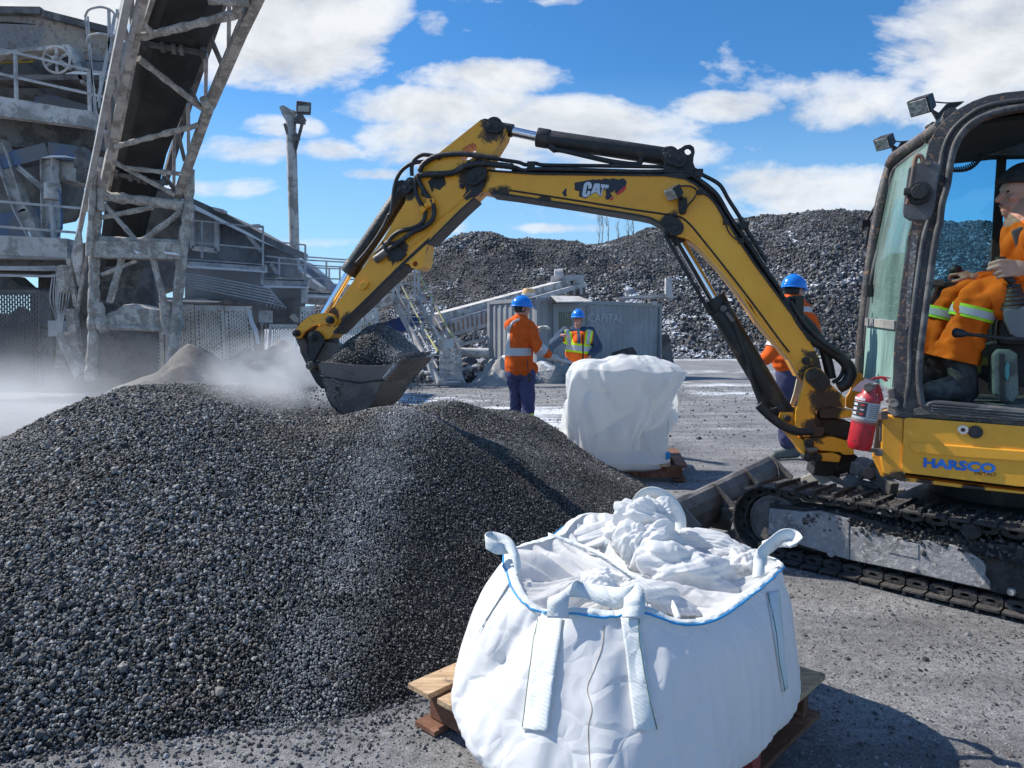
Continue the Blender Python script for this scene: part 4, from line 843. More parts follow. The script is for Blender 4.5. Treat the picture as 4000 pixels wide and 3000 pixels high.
mb = MB(); mb.cyl(PB('T', 365, 1090, off=-.06), PB('T', 455, 1085, off=-.06), .018); mb.build('grease_pin', BUCKETSTEEL, post, .003)
mb = MB(); mb.prism(PBl([('T', 275, 400), ('T', 240, 560), ('T', 195, 700), ('T', 185, 715), ('T', 230, 700), ('T', 300, 560), ('T', 345, 370), ('T', 300, 430)], .16), nb * .02); mb.build('post_fin', plain('cream plate', (.6, .55, .42), .6), post)
# ---- tracks: plane through the near outer face, front to the upper left
dt = Vector((-.689, .725, 0)).normalized(); nt = Vector((.725, .689, 0)).normalized(); T0 = Vector((2.254, 3.13, 0))
TR, TZ, tF, tB, TWD = .217, .217, 1.175, -.95, .30
def belt_pt(s):   # arc length along the belt
    L = tF - tB; per = 2 * L + 2 * PI * TR; s %= per
    if s < L: t_ = tB + s; return Vector((t_, 2 * TR - .010 * math.sin(PI * s / L) ** 2 * 1.5)), Vector((1, 0)), Vector((0, 1))
    s -= L
    if s < PI * TR: a = PI / 2 - s / TR; return Vector((tF + TR * math.cos(a), TR + TR * math.sin(a))), Vector((math.sin(a), -math.cos(a))), Vector((math.cos(a), math.sin(a)))
    s -= PI * TR
    if s < L: return Vector((tF - s, 0)), Vector((-1, 0)), Vector((0, -1))
    s -= L; a = -PI / 2 - s / TR; return Vector((tB + TR * math.cos(a), TR + TR * math.sin(a))), Vector((math.sin(a), -math.cos(a))), Vector((math.cos(a), math.sin(a)))
def w3(q, w): return T0 + dt * q.x + nt * w + Vector((0, 0, q.y + .004))
def make_track():
    per = 2 * (tF - tB) + 2 * PI * TR; N_ = 54; pitch = per / N_
    mb = MB(); dirt = MB()
    for i in range(N_):
        p, d, n_ = belt_pt((i + .35) * pitch); p = p - n_ * .012
        hw = pitch * .47
        def q(a, h, w): return w3(p + d * a + n_ * h, w)
        def blk(a0, a1, h0, h1, w0, w1): mb.hexa([q(a0, h0, w0), q(a1, h0, w0), q(a1, h0, w1), q(a0, h0, w1), q(a0, h1, w0), q(a1, h1, w0), q(a1, h1, w1), q(a0, h1, w1)])
        blk(-hw, hw, -.006, .004, 0, TWD)
        j = random.uniform(-.003, .003)
        blk(-hw, -hw + .014, .004, .022 + j, .004, TWD - .004); blk(hw - .010, hw, -.012, .002, 0, TWD)
        for w0 in (.055, .185):   # rounded chain links with an oval hole, on the inner side
            pl = []; hl = []
            for k in range(12):
                a = 2 * PI * k / 12; pl.append(q(max(-hw, min(hw, math.cos(a) * hw * 1.25)), -.030 + math.sin(a) * .026 if math.sin(a) < 0 else -.030 + math.sin(a) * .024, w0))
                hl.append(q(math.cos(a) * hw * .42, -.030 + math.sin(a) * .009, w0))
            mb.prism_h(pl, [hl], nt * .035)
        blk(-.012, .012, -.045, -.010, .11, .19)
    return mb, None
tk = MB()
def frame_poly(L, w, th, mat, name, parent, bev=.004):
    base_ = T0 + nt * w; a = [onp(*p, base_, nt) for p in L]; mb = MB(); mb.prism(a, nt * th); return mb.build(name, mat, parent, bev)
track = frame_poly([('K', 640, 735), ('K', 1130, 800), ('K', 1500, 905), ('K', 2212, 1010), ('K', 3100, 1160), ('K', 3100, 1480), ('K', 2212, 1330), ('K', 1990, 1275), ('K', 1500, 1165), ('K', 1135, 1088), ('K', 800, 1000), ('K', 632, 935)], .050, .16, MUD, 'track', EX)
frame_poly([('K', 640, 768), ('K', 750, 778), ('K', 850, 790), ('K', 950, 782), ('K', 1040, 805), ('K', 1132, 832), ('K', 1132, 1086), ('K', 632, 932)], .034, .03, TRACKPANEL, 'side_panel', track)
frame_poly([('K', 1136, 880), ('K', 1230, 885), ('K', 1300, 905), ('K', 1380, 935), ('K', 1500, 960), ('K', 1640, 968), ('K', 1750, 990), ('K', 1850, 1020), ('K', 1960, 1095), ('K', 1975, 1130), ('K', 1970, 1180), ('K', 2000, 1220), ('K', 2005, 1272), ('K', 1700, 1205), ('K', 1500, 1160), ('K', 1136, 1086)], .038, .03, TRACKPANEL, 'side_panel', track)
frame_poly([('K', 1370, 950), ('K', 1560, 990), ('K', 1560, 1080), ('K', 1370, 1040)], .034, .01, TRACKPANEL, 'cover_plate', track, .002)
mb, _ = make_track(); belt = mb.build('track_belt', TRACKSTEEL, track)
for (t_, z_, r_, w0, nm) in [(tF - .01, TZ, .150, .07, 'idler_wheel'), (tB + .02, TZ, .150, .07, 'drive_sprocket')]:
    c_ = w3(Vector((t_, z_)), w0); mb = MB(); mb.cyl(c_, c_ + nt * .14, r_, n=36); mb.cyl(c_ - nt * .012, c_, r_ * .84, n=36); mb.cyl(c_ - nt * .03, c_, .05, n=20)
    wh = mb.build(nm, BLADESTEEL, track, .004)
    mb = MB(); mb.cyl(c_ + Vector((0, 0, .11)) - dt * .02 - nt * .014, c_ + Vector((0, 0, .11)) - dt * .02, .016); mb.build('hub_bolt', BLACKSTEEL, wh)
def track_roller(v, x, y, r, nm, depth=.05):
    c_ = onp(v, x, y, T0 + nt * .02, nt); mb = MB(); mb.cyl(c_, c_ + nt * depth, r, n=20); mb.cyl(c_ - nt * .008, c_, r * .8, n=20); mb.build(nm, MUD if r > .03 else TRACKPANEL, track, .003)
track_roller('K', 1880, 905, .042, 'carrier_roller'); track_roller('K', 1018, 1048, .019, 'roller_bolt', .02); track_roller('K', 1535, 1150, .014, 'roller_bolt', .02); track_roller('K', 2132, 1285, .018, 'roller_bolt', .02)
# clods of packed dirt on the frame and on the shoes
n = int(4200); P_ = []; S_ = []
for i in range(n):
    t_ = random.uniform(tB, tF - .2); z_ = .315 + random.gauss(0, .022) - .02; w_ = random.uniform(.035, .14); P_.append(w3(Vector((t_, z_ - max(0, (.06 - w_)) * 1.2)), w_)); S_.append(random.lognormvariate(0, .4) * .013)
for i in range(900):
    s_ = random.uniform(0, tF - tB) ; p, d, n_ = belt_pt(s_); P_.append(w3(p + n_ * random.uniform(-.01, .004), random.uniform(.02, .28))); S_.append(random.lognormvariate(0, .5) * .008)
MUDR = stone_mat('dirt clods', (.02, .02, .021), (.15, .145, .14), wet=.2, patch=1.5, gam=1.5)
o = surf_points_object('dirt_clods', np.zeros((0, 3)), np.zeros((0, 4), int), np.array([tuple(p) for p in P_]), np.array(S_), MUDR, MUDR, sub=2, rough=.3, parent=track); o['kind'] = 'stuff'
# the far track
def cp_tree(x, par, off):
    c = x.copy(); COL.objects.link(c); c.parent = par
    if off is not None: c.location = x.location + off
    for ch in list(x.children): cp_tree(ch, c, None)
    return c
cp_tree(track, EX, nt * 1.22)
mb = MB(); c_ = T0 + dt * .2 + nt * .30; mb.hexa([c_ + dt * a * .42 + nt * b_ + Vector((0, 0, z)) for z in (.2, .42) for a, b_ in ((-1, 0), (1, 0), (1, .93), (-1, .93))]); mb.cyl(T0 + dt * .2 + nt * .76 + Vector((0, 0, .42)), T0 + dt * .2 + nt * .76 + Vector((0, 0, .52)), .36, n=36); mb.build('undercarriage', BLACKSTEEL, EX, .01)
# ---- dozer blade
bn = [at('K', 60, 730, 4.2), None]; bf = at('K', 650, 452, 5.25); bnear = at('K', 62, 722, 4.2); alongb = (bf - bnear); alongb.z = 0
fw = Vector((-alongb.y, alongb.x, 0)).normalized(); fw = fw if fw.y > 0 or fw.x < 0 else -fw
prof = [(.03, .30), (.005, .285), (-.03, .24), (-.045, .18), (-.04, .11), (-.015, .05), (.03, .01)]   # forward, height
def bl(s, pr, dz=0): return [bnear + alongb * s + fw * a + Vector((0, 0, h - .30 + (bf.z - bnear.z) * s)) for a, h in pr]
rim_ = [random.uniform(-.006, .006) for _ in range(13)]
mb = MB(); rows = []; back = []
for i in range(13):
    pr = [(a, h + (rim_[i] if k == 0 else 0)) for k, (a, h) in enumerate(prof)]
    rows.append(bl(i / 12, pr)); back.append([p - fw * .018 for p in rows[-1]])
for i in range(12): mb.sheet(rows[i], rows[i + 1]); mb.sheet(back[i + 1], back[i]); mb.sheet([rows[i][0], rows[i + 1][0]], [back[i][0], back[i + 1][0]]); mb.sheet([back[i][-1], back[i + 1][-1]], [rows[i][-1], rows[i + 1][-1]])
blade = mb.build('dozer_blade', BLADESTEEL, EX, smooth=True)
for s_ in (0, .34, .67, 1.0):
    p = bl(s_, prof); q = [x - fw * .02 for x in p]; mb = MB(); ww = .10 if s_ in (0, 1.0) else .09
    L = q + [p[-1] - fw * (.15), p[3] - fw * (ww + .02), p[0] - fw * .05]
    mb.prism(L, alongb.normalized() * .016); mb.build('end_plate' if s_ in (0, 1.0) else 'rib', BLADESTEEL, blade, .003)
mb = MB()
for s_ in (.34, .67):
    a_ = bl(s_, prof)[4] - fw * .03; b2 = T0 + dt * (.75) + nt * (.45 if s_ < .5 else .95) + Vector((0, 0, .3)); mb.bar(a_, b2, .06, .09)
mb.bar(bl(.34, prof)[4] - fw * .08, bl(.67, prof)[4] - fw * .08, .06, .08)
mb.build('blade_arm', BLADESTEEL, blade, .008)
# hoist cylinder, spring and hoses between the tracks
a_, b_, c_ = at('T', 360, 1390, 4.45), at('T', 600, 1290, 4.35), at('T', 800, 1260, 4.3)
mb = MB(); mb.bar(a_, b_, .10, .09); mb.build('blade_cylinder_cover', plain('cream plate', (.50, .46, .38), .6), EX, .006)
mb = MB(); mb.cyl(b_ - (b_ - a_) * .05, at('T', 660, 1300, 4.34), .045); mb.cyl(at('T', 740, 1285, 4.3), c_ + (c_ - b_) * .25, .04); hc = mb.build('blade_cylinder', BLACKSTEEL, EX, .004)
mb = MB(); mb.cyl(at('T', 655, 1305, 4.34), at('T', 750, 1280, 4.3), .034); mb.build('rod', CHROME, hc)
sp_ = []; a_, b_ = at('T', 745, 1335, 4.15), at('T', 1045, 1455, 3.85); d, s_, u_ = frame(b_ - a_)
for i in range(26 * 8): k = i / 208; sp_.append(a_ + (b_ - a_) * k + s_ * math.cos(i * PI / 4) * .016 + u_ * math.sin(i * PI / 4) * .016)
mb = MB(); mb.tube(sp_, .004, 5); a_, b_ = at('T', 590, 1345, 4.2), at('T', 720, 1400, 4.1); sp_ = [a_ + (b_ - a_) * (i / 96) + s_ * math.cos(i * PI / 4) * .015 + u_ * math.sin(i * PI / 4) * .015 for i in range(96)]; mb.tube(sp_, .004, 5); mb.build('hose_spring', BLADESTEEL, EX)
mb = MB(); mb.bar(at('T', 840, 1240, 4.05), at('T', 960, 1300, 3.95), .12, .07); mb.bar(at('T', 950, 1290, 3.95), at('T', 1170, 1450, 3.75), .05, .07); mb.cyl(at('T', 930, 1300, 3.88), at('T', 930, 1300, 3.98), .035); mb.cyl(at('T', 850, 1200, 4.1), at('T', 990, 1250, 3.95), .035); mb.bar(at('T', 700, 1385, 4.1), at('T', 1040, 1440, 3.95), .03, .06); mb.build('blade_linkage', BLADESTEEL, EX, .008)
hoseX = lambda L, r: MB().tube(catmull([at(*p) for p in L], 5), r, 8)
hoseX([('T', 560, 1260, 4.6), ('T', 620, 1200, 4.6), ('T', 720, 1180, 4.5), ('T', 830, 1200, 4.4), ('T', 900, 1180, 4.2), ('T', 1000, 1260, 4.0)], .02).build('hose', HOSE, EX)
# ================================================================ upper structure and cab
uu_ = Vector((-.87, .49, 0)).normalized(); nu = Vector((.49, .87, 0)).normalized(); C0 = Vector((1.79, 3.55, 0))
def PU(v, x, y, off=0.0): return onp(v, x, y, C0 + nu * off, nu)
def PUl(L, off=0.0): return [PU(*p, off=off) for p in L]
def uplate(name, L, off, th, mat, parent, bevel=.004, holes=()):
    mb = MB(); mb.prism_h(PUl(L, off), [PUl(h, off) for h in holes], nu * th); return mb.build(name, mat, parent, bevel)
YU = yellow_paint('body yellow paint', [(PU('K', 1400, 470), .10), (PU('K', 1350, 560), .10)], .16, .35, (.95, .44, .035))
YU2 = yellow_paint('scuffed skirt paint', [(PU('K', 1420, 600), .10), (PU('K', 1900, 650), .08), (PU('K', 1600, 610), .06)], .34, .8, (.93, .43, .035))
body = uplate('body', [('K', 1335, 190), ('K', 1468, 212), ('K', 1468, 545), ('K', 1468, 575), ('K', 1900, 630), ('K', 2212, 665), ('K', 2800, 730), ('K', 2800, 760), ('K', 2212, 682), ('K', 1800, 640), ('K', 1600, 615), ('K', 1450, 600), ('K', 1370, 580), ('K', 1340, 545), ('K', 1325, 470), ('K', 1330, 330)], .0, .10, YU2, EX, .016)
door = uplate('side_door', [('K', 1480, 212), ('K', 1500, 208), ('K', 2212, 262), ('K', 2800, 305), ('K', 2800, 700), ('K', 2212, 634), ('K', 2190, 634), ('K', 1475, 548), ('K', 1455, 535), ('K', 1468, 300), ('K', 1470, 225)], -.010, .10, YU, EX, .014)
uplate('pressed_rib', [('K', 1505, 365), ('K', 1530, 360), ('K', 2212, 412), ('K', 2700, 450), ('K', 2700, 520), ('K', 2212, 480), ('K', 1850, 455), ('K', 1530, 425), ('K', 1508, 400)], -.018, .012, YU, door, .010)
for (x, y, r, m_) in [(1835, 282, .022, CHROME), (1912, 296, .030, BLACKSTEEL)]:
    c_ = PU('K', x, y, off=-.012); mb = MB(); mb.cyl(c_ - nu * .008, c_ + nu * .01, r, n=24); o = mb.build('lock', m_, door, .002)
    mb = MB(); mb.cyl(c_ - nu * .010, c_ - nu * .007, r * .45, n=12); mb.build('keyhole', DECAL_BLACK, o)
# lettering on the door
a_, b_ = PU('U', 300, 400, off=-.014), PU('U', 1870, 540, off=-.014); ax = b_ - a_
me = text_mesh('HARSCO', .060, .0010, .0024, sx=1.0); wd = max(v.co.x for v in me.vertices); k = ax.length / wd
for v in me.vertices: v.co.x *= k
place_mesh(me, a_, ax, Vector((0, 0, 1))); link('lettering', me, BLUELET, door)
a_, b_ = PU('U', 1420, 578, off=-.014), PU('U', 1890, 612, off=-.014); ax = b_ - a_; me = text_mesh('METALS', .022, .001, 0.0); wd = max(v.co.x for v in me.vertices)
for v in me.vertices: v.co.x *= ax.length / wd
place_mesh(me, a_, ax, Vector((0, 0, 1))); link('lettering', me, plain('faded dark lettering', (.10, .05, .01), .6), door)
# inner bulk of the machine so nothing is hollow
c0 = PU('K', 1480, 400, off=.11); c1 = PU('K', 2800, 500, off=.11)
mb = MB(); mb.hexa([Vector((p.x, p.y, z)) + nu * w for z in (.56, .86) for p, w in ((c0, 0), (c1, 0), (c1, 1.2), (c0, 1.0))]); mb.build('engine_bay', BLACKSTEEL, EX, .02)
mb = MB(); mb.prism([PU('T', 800, 560, off=.75), PU('T', 760, 640, off=.6), PU('T', 700, 700, off=.55), PU('T', 700, 620, off=.55), PU('T', 715, 570, off=.55), PU('T', 760, 550, off=.6)], nu * .3)
mb = MB(); pN = at('T', 830, 430, 4.45); 
mb.prism([at('T', 820, 300, 4.5), at('T', 900, 420, 4.5), at('T', 900, 720, 4.5), at('T', 715, 700, 4.5), at('T', 712, 600, 4.5), at('T', 735, 570, 4.5), at('T', 752, 545, 4.5)], nu * .35); mb.build('right_fender', YU2, EX, .02)
mb = MB(); mb.prism([PU('T', 1010, 780, off=.02), PU('T', 1085, 760, off=.02), PU('T', 1085, 1330, off=.02), PU('T', 1050, 1340, off=.02), PU('T', 960, 1150, off=.02), PU('T', 985, 1000, off=.02)], nu * .5); mb.build('front_bulkhead', yellow_paint('bulkhead paint', [(PU('T', 1000, 900, off=.02), .2)], .42, .9), EX, .012)
# ---- cab: near door frame, swept profile
cab = None
outer = [('J', 360, 1480), ('J', 395, 1300), ('J', 390, 1130), ('J', 400, 900), ('J', 425, 700), ('J', 455, 450), ('J', 490, 200), ('J', 515, 30), ('I', 615, 1370), ('I', 690, 1000), ('I', 740, 780), ('I', 775, 620), ('I', 840, 490), ('I', 930, 390), ('I', 1050, 295), ('I', 1180, 225), ('I', 1330, 170), ('I', 1480, 142), ('I', 1659, 125), ('I', 2100, 100), ('I', 2700, 95)]
innr = [('I', 2700, 235), ('I', 2100, 255), ('I', 1659, 285), ('I', 1450, 325), ('I', 1300, 375), ('I', 1180, 450), ('I', 1100, 540), ('I', 1050, 650), ('I', 1010, 800), ('I', 975, 960), ('I', 940, 1120), ('I', 905, 1280), ('J', 765, 30), ('J', 725, 300), ('J', 690, 550), ('J', 660, 800), ('J', 635, 1050), ('J', 622, 1250), ('J', 640, 1400), ('J', 700, 1470), ('J', 1000, 1490), ('J', 1452, 1530), ('J', 1900, 1570), ('J', 1900, 1620), ('J', 1452, 1590), ('J', 1000, 1548), ('J', 700, 1525), ('J', 480, 1520), ('J', 400, 1505)]
cab = uplate('cab', outer + innr, .0, .085, CABFRAME, EX, .018)
# raised door channel and rubber seals that follow the opening
seal = [('J', 1900, 1520), ('J', 1452, 1470), ('J', 1000, 1425), ('J', 720, 1400), ('J', 655, 1430), ('J', 620, 1380), ('J', 600, 1200), ('J', 610, 1000), ('J', 640, 760), ('J', 675, 500), ('J', 715, 200), ('J', 750, 0), ('I', 880, 1350), ('I', 900, 1180), ('I', 950, 1000), ('I', 975, 820), ('I', 1010, 660), ('I', 1070, 540), ('I', 1160, 440), ('I', 1280, 370), ('I', 1430, 318), ('I', 1659, 280), ('I', 2100, 250), ('I', 2700, 235)]
mb = MB(); mb.tube(catmull(PUl(seal, -.008), 4), .016, 10); mb.build('door_seal', RUBBERSEAL, cab)
seal2 = [('J', 480, 1440), ('J', 520, 1200), ('J', 530, 900), ('J', 560, 600), ('J', 600, 300), ('J', 640, 50), ('I', 790, 1280), ('I', 850, 1000), ('I', 890, 780), ('I', 930, 620), ('I', 1000, 490), ('I', 1110, 385), ('I', 1260, 290), ('I', 1450, 240), ('I', 1659, 215), ('I', 2100, 190), ('I', 2700, 180)]
mb = MB(); mb.tube(catmull(PUl(seal2, -.006), 4), .011, 8); mb.build('door_seal', RUBBERSEAL, cab)
mb = MB(); mb.prism(PUl([('J', 545, 0), ('J', 600, 0), ('J', 540, 500), ('J', 520, 760), ('J', 490, 820), ('J', 500, 500)], -.004), nu * .006); mb.build('worn_strip', surf('rust worn strip', (.20, .14, .11), (.10, .09, .09), .5, 9, .6, speck=(.4, .38, .35), speck_amt=.4), cab)
uplate('sill', [('J', 560, 1450), ('J', 700, 1405), ('J', 1000, 1425), ('J', 1452, 1460), ('J', 1900, 1500), ('J', 1900, 1590), ('J', 1452, 1545), ('J', 1000, 1512), ('J', 700, 1490), ('J', 560, 1500)], -.02, .05, surf('dusty sill rubber', (.13, .125, .12), (.24, .23, .22), .5, 9, .9, bump=.8, bscale=60), cab, .006)
mb = MB()
for k in range(3):
    o_ = .02 + k * .02; mb.tube(PUl([('J', 700, 1420 + k * 22), ('J', 1452, 1478 + k * 24), ('J', 1900, 1515 + k * 25)], -.022), .005, 6)
mb.build('sill_rib', RUBBERSEAL, cab)
mb = MB(); mb.prism(PUl([('J', 345, 1290), ('J', 400, 1275), ('J', 420, 1440), ('J', 480, 1480), ('J', 400, 1510), ('J', 340, 1470), ('J', 350, 1400), ('J', 325, 1385), ('J', 330, 1365), ('J', 350, 1365)], -.02), nu * .05)
mb.cyl(PU('J', 395, 1400, off=-.05), PU('J', 395, 1400, off=-.02), .022); mb.build('hinge', surf('pale dusty hinge', (.33, .31, .28), (.14, .13, .12), .5, 10, .8, bump=.4), cab, .006)
# corners of the cab box
def farp(near, w=.92): return near + Vector((.22, .90, 0)).normalized() * w
fT = at('I', 425, 815, 4.20); fB = at('J', 118, 1150, 4.25); fM1 = at('I', 318, 1220, 4.22); fM2 = at('J', 170, 560, 4.24)
nT = PU('I', 985, 352, off=.04)
mb = MB(); mb.tube(catmull([fB, fM2, at('J', 215, 200, 4.23), fM1, at('I', 375, 980, 4.21), fT], 5), .030, 10)
mb.tube(catmull([fT, at('I', 470, 745, 4.1), at('I', 620, 640, 3.95), at('I', 800, 520, 3.75), at('I', 930, 420, 3.6), nT], 5), .034, 10); mb.build('front_frame', CABFRAME, cab)
mb = MB(); mb.tube(catmull([at('J', 150, 1160, 4.24), at('J', 185, 700, 4.2), at('J', 235, 300, 4.2), at('I', 360, 1350, 4.2), at('I', 420, 1000, 4.18), at('I', 470, 850, 4.12), at('I', 620, 730, 3.95), at('I', 745, 640, 3.82), at('I', 770, 600, 3.76)], 5), .014, 8); mb.build('windshield_seal', RUBBERSEAL, cab)
# windshield (upper and lower pane) between far and near posts
def pane(name, L, mat, parent):
    mb = MB(); c = sum((p for p in L), Vector()) / len(L); nrm = (L[1] - L[0]).cross(L[2] - L[0]).normalized(); mb.prism(L, nrm * .005); return mb.build(name, mat, parent)
A1, A2 = at('J', 185, 735, 4.2), PU('J', 425, 770, off=.05)
pane('windshield', [A1, A2, PU('J', 505, 100, off=.05), PU('I', 690, 1050, off=.05), PU('I', 800, 620, off=.05), at('I', 760, 620, 3.75), at('I', 480, 850, 4.1), at('I', 420, 1000, 4.18), at('J', 230, 300, 4.2)], WINDSHIELD, cab)
pane('lower_windshield', [at('J', 155, 1190, 4.22), PU('J', 390, 1290, off=.05), PU('J', 425, 780, off=.05), at('J', 183, 745, 4.2)], LOWERGLASS, cab)
mb = MB(); mb.bar(at('J', 183, 740, 4.18), PU('J', 425, 768, off=.04), .03, .045); mb.build('windshield_bar', surf('dusty bar', (.3, .29, .27), (.2, .2, .19), .5, 8, .9), cab, .003)
mb = MB(); mb.tube([at('I', 470, 960, 4.1), at('I', 420, 1250, 4.12), at('J', 200, 470, 4.15)], .012, 8); mb.tube(catmull([at('J', 200, 470, 4.12), at('J', 230, 520, 4.1), at('J', 262, 330, 4.1), at('J', 280, 240, 4.1)], 4), .008, 6); mb.box(at('J', 200, 490, 4.12), .05, .03, .07); mb.build('wiper', BLACKSTEEL, cab, .003)
# roof, headliner, rear and right walls
rT = PU('I', 2700, 95, off=.04); rf = []
top_n = [PU('I', 1050, 300, off=.02), PU('I', 1330, 172, off=.02), PU('I', 1659, 127, off=.02), PU('I', 2700, 98, off=.02)]
mb = MB(); far_n = [fT + Vector((.05, .02, .02)), fT + (top_n[1] - top_n[0]) + Vector((0, 0, .0)), fT + (top_n[2] - top_n[0]), fT + (top_n[3] - top_n[0])]
for k in range(3): far_n[k + 1].z = top_n[k + 1].z - .03
far_n[0].z = fT.z + .01
for i in range(3):
    a, b_, c, d = top_n[i], top_n[i + 1], far_n[i + 1], far_n[i]; z = Vector((0, 0, -.05)); mb.hexa([a + z, b_ + z, c + z, d + z, a, b_, c, d])
mb.build('roof', CABFRAME, cab)
mb = MB(); zt = PU('I', 1450, 330).z
q0, q1 = PU('I', 1090, 560, off=.09), PU('I', 2700, 330, off=.09); 
dn = Vector((.22, .90, 0)).normalized() * .84
R0 = q0 + dn; R1 = q1 + dn
mb.hexa([Vector((q0.x, q0.y, zt - .02)), Vector((q1.x, q1.y, zt - .02)), Vector((R1.x, R1.y, zt - .02)), Vector((R0.x, R0.y, zt - .02)), Vector((q0.x, q0.y, zt)), Vector((q1.x, q1.y, zt)), Vector((R1.x, R1.y, zt)), Vector((R0.x, R0.y, zt))]); mb.build('headliner', HEADLINER, cab)
# right wall: window with a middle bar
RW = .90
def PR(v, x, y, off=0.0): return onp(v, x, y, C0 + nu * (RW + off), nu)
win1 = [('I', 1000, 755), ('I', 1425, 755), ('J', 1195, 0), ('J', 1180, 430), ('J', 690, 430), ('J', 720, 50)]
mb = MB(); mb.prism([PR('I', 900, 690), PR('I', 2700, 640), PR('I', 2700, 720), PR('I', 1435, 750), PR('I', 1000, 757), PR('I', 890, 757)], nu * .05); mb.prism([PR('I', 900, 500), PR('I', 2700, 420), PR('I', 2700, 700), PR('I', 900, 700)], nu * .05)
mb.build('right_header', HEADLINER, cab)
mb = MB(); mb.bar(PR('I', 1452, 740), PR('J', 1205, 445), .045, .05, up=nu); mb.bar(PR('J', 680, 440), PR('J', 1900, 440), .04, .03); mb.build('window_bar', BLACKSTEEL, cab, .004)
pane('side_window', [PR('I', 960, 750, off=.02), PR('I', 1440, 750, off=.02), PR('J', 1195, 435, off=.02), PR('J', 670, 435, off=.02)], SIDEGLASS, cab)
pane('side_window', [PR('I', 1465, 745, off=.02), PR('I', 2700, 720, off=.02), PR('J', 1900, 435, off=.02), PR('J', 1210, 435, off=.02)], SIDEGLASS, cab)
mb = MB(); mb.prism([PR('J', 560, 440), PR('J', 1900, 440), PR('J', 1900, 1450), PR('J', 560, 1400)], nu * .05); mb.build('right_wall', INTERIOR, cab)
fl = PU('J', 640, 1400).z - .005
f0, f1 = PU('J', 560, 1400, off=.05), PU('J', 1900, 1400, off=.05)
mb = MB(); mb.hexa([Vector((p.x, p.y, z)) + nu * w for z in (fl - .05, fl) for p, w in ((f0, 0), (f1, 0), (f1, .85), (f0, .8))]); mb.build('cab_floor', surf('dusty cab floor', (.17, .165, .155), (.09, .09, .085), .5, 8, .9, bump=.4), cab)
# coiled cord
cp_ = []; a_, b_ = PU('I', 990, 860, off=.5), PU('I', 1270, 720, off=.5); d, s_, u_ = frame(b_ - a_)
for i in range(15 * 8): k = i / 120; cp_.append(a_ + (b_ - a_) * k + s_ * math.cos(i * PI / 4) * .014 + u_ * (math.sin(i * PI / 4) * .014 - .03 * math.sin(PI * k)))
mb = MB(); mb.tube(cp_, .004, 5); mb.build('coiled_cord', DECAL_BLACK, cab)
# mirror on its rod
mm = [('I', 590, 850), ('I', 640, 800), ('I', 760, 785), ('I', 860, 790), ('I', 880, 830), ('I', 850, 1050), ('I', 830, 1200), ('I', 800, 1290), ('I', 740, 1330), ('I', 600, 1325), ('I', 545, 1290), ('I', 535, 1240), ('I', 560, 1050)]
mir = uplate('mirror', mm, -.13, .035, surf('grey mirror shell', (.13, .13, .14), (.09, .09, .095), .4, 8, .6, bump=.1), EX, .014)
mb = MB(); mb.tube(catmull(PUl([('I', 580, 1180), ('I', 600, 1080), ('I', 630, 900), ('I', 655, 760), ('I', 680, 730), ('I', 710, 745), ('I', 725, 790)], -.16), 5), .010, 8); mb.build('mirror_rod', surf('rusty rod', (.22, .12, .08), (.10, .08, .07), .5, 14, .7), mir)
c_ = PU('I', 690, 1070, off=-.17); mb = MB(); mb.cyl(c_, c_ + nu * .045, .052, n=24); mb.cyl(c_ - nu * .03, c_, .035, n=20); mb.bar(PU('I', 545, 1065, off=-.18), PU('I', 690, 1060, off=-.18), .035, .03); mb.build('mirror_clamp', BLACKSTEEL, mir, .004)
mb = MB(); mb.bar(PU('I', 760, 800, off=-.13), PU('I', 830, 900, off=.0), .03, .02); mb.build('mirror_arm', BLACKSTEEL, mir)
mb = MB(); mb.prism([at('I', 250, 1320, 4.4), at('I', 275, 1400, 4.4), at('I', 235, 1560, 4.4), at('I', 200, 1580, 4.4), at('I', 188, 1540, 4.4), at('I', 215, 1400, 4.4)], Vector((.03, .05, 0))); o = mb.build('mirror', INTERIOR, EX, .006)
mb = MB(); mb.tube([at('I', 160, 1410, 4.38), at('I', 230, 1290, 4.37), at('I', 300, 1180, 4.3)], .010, 8); mb.box(at('I', 185, 1360, 4.38), .05, .04, .04); mb.build('mirror_rod', BLACKSTEEL, o)
# two roof work lights
for (x, y, D_, sc_l, bx) in [(720, 255, 3.62, .84, [('I', 800, 290), ('I', 870, 330), ('I', 940, 250), ('I', 1100, 232), ('I', 960, 330), ('I', 870, 410)]), (375, 600, 4.2, .74, [('I', 430, 620), ('I', 490, 650), ('I', 520, 600), ('I', 640, 590), ('I', 540, 670), ('I', 460, 735)])]:
    c_ = at('I', x, y, D_); w = worklamp('work_light', c_, Vector((-.72, -.42, -.50)), Vector((0, 0, 1)), .125 * sc_l, .10 * sc_l, .075, EX)
    mb = MB(); mb.prism([at(*p, D_ + .03) for p in bx], Vector((.01, .03, 0))); mb.tube(catmull([at(bx[0][0], bx[0][1], bx[0][2] - 60, D_), at('I', bx[3][1] - 150, bx[3][2] + 10, D_), at('I', bx[3][1], bx[3][2], D_ + .02)], 5), .004, 6); mb.build('bracket', BLACKSTEEL, w, .003)
mb = MB(); mb.cyl(at('I', 765, 470, 3.8), at('I', 820, 440, 3.75), .014); mb.tube(catmull([at('I', 820, 440, 3.75), at('I', 850, 400, 3.7), at('I', 840, 380, 3.65)], 4), .003, 6); mb.build('light_cable', BLACKSTEEL, EX)
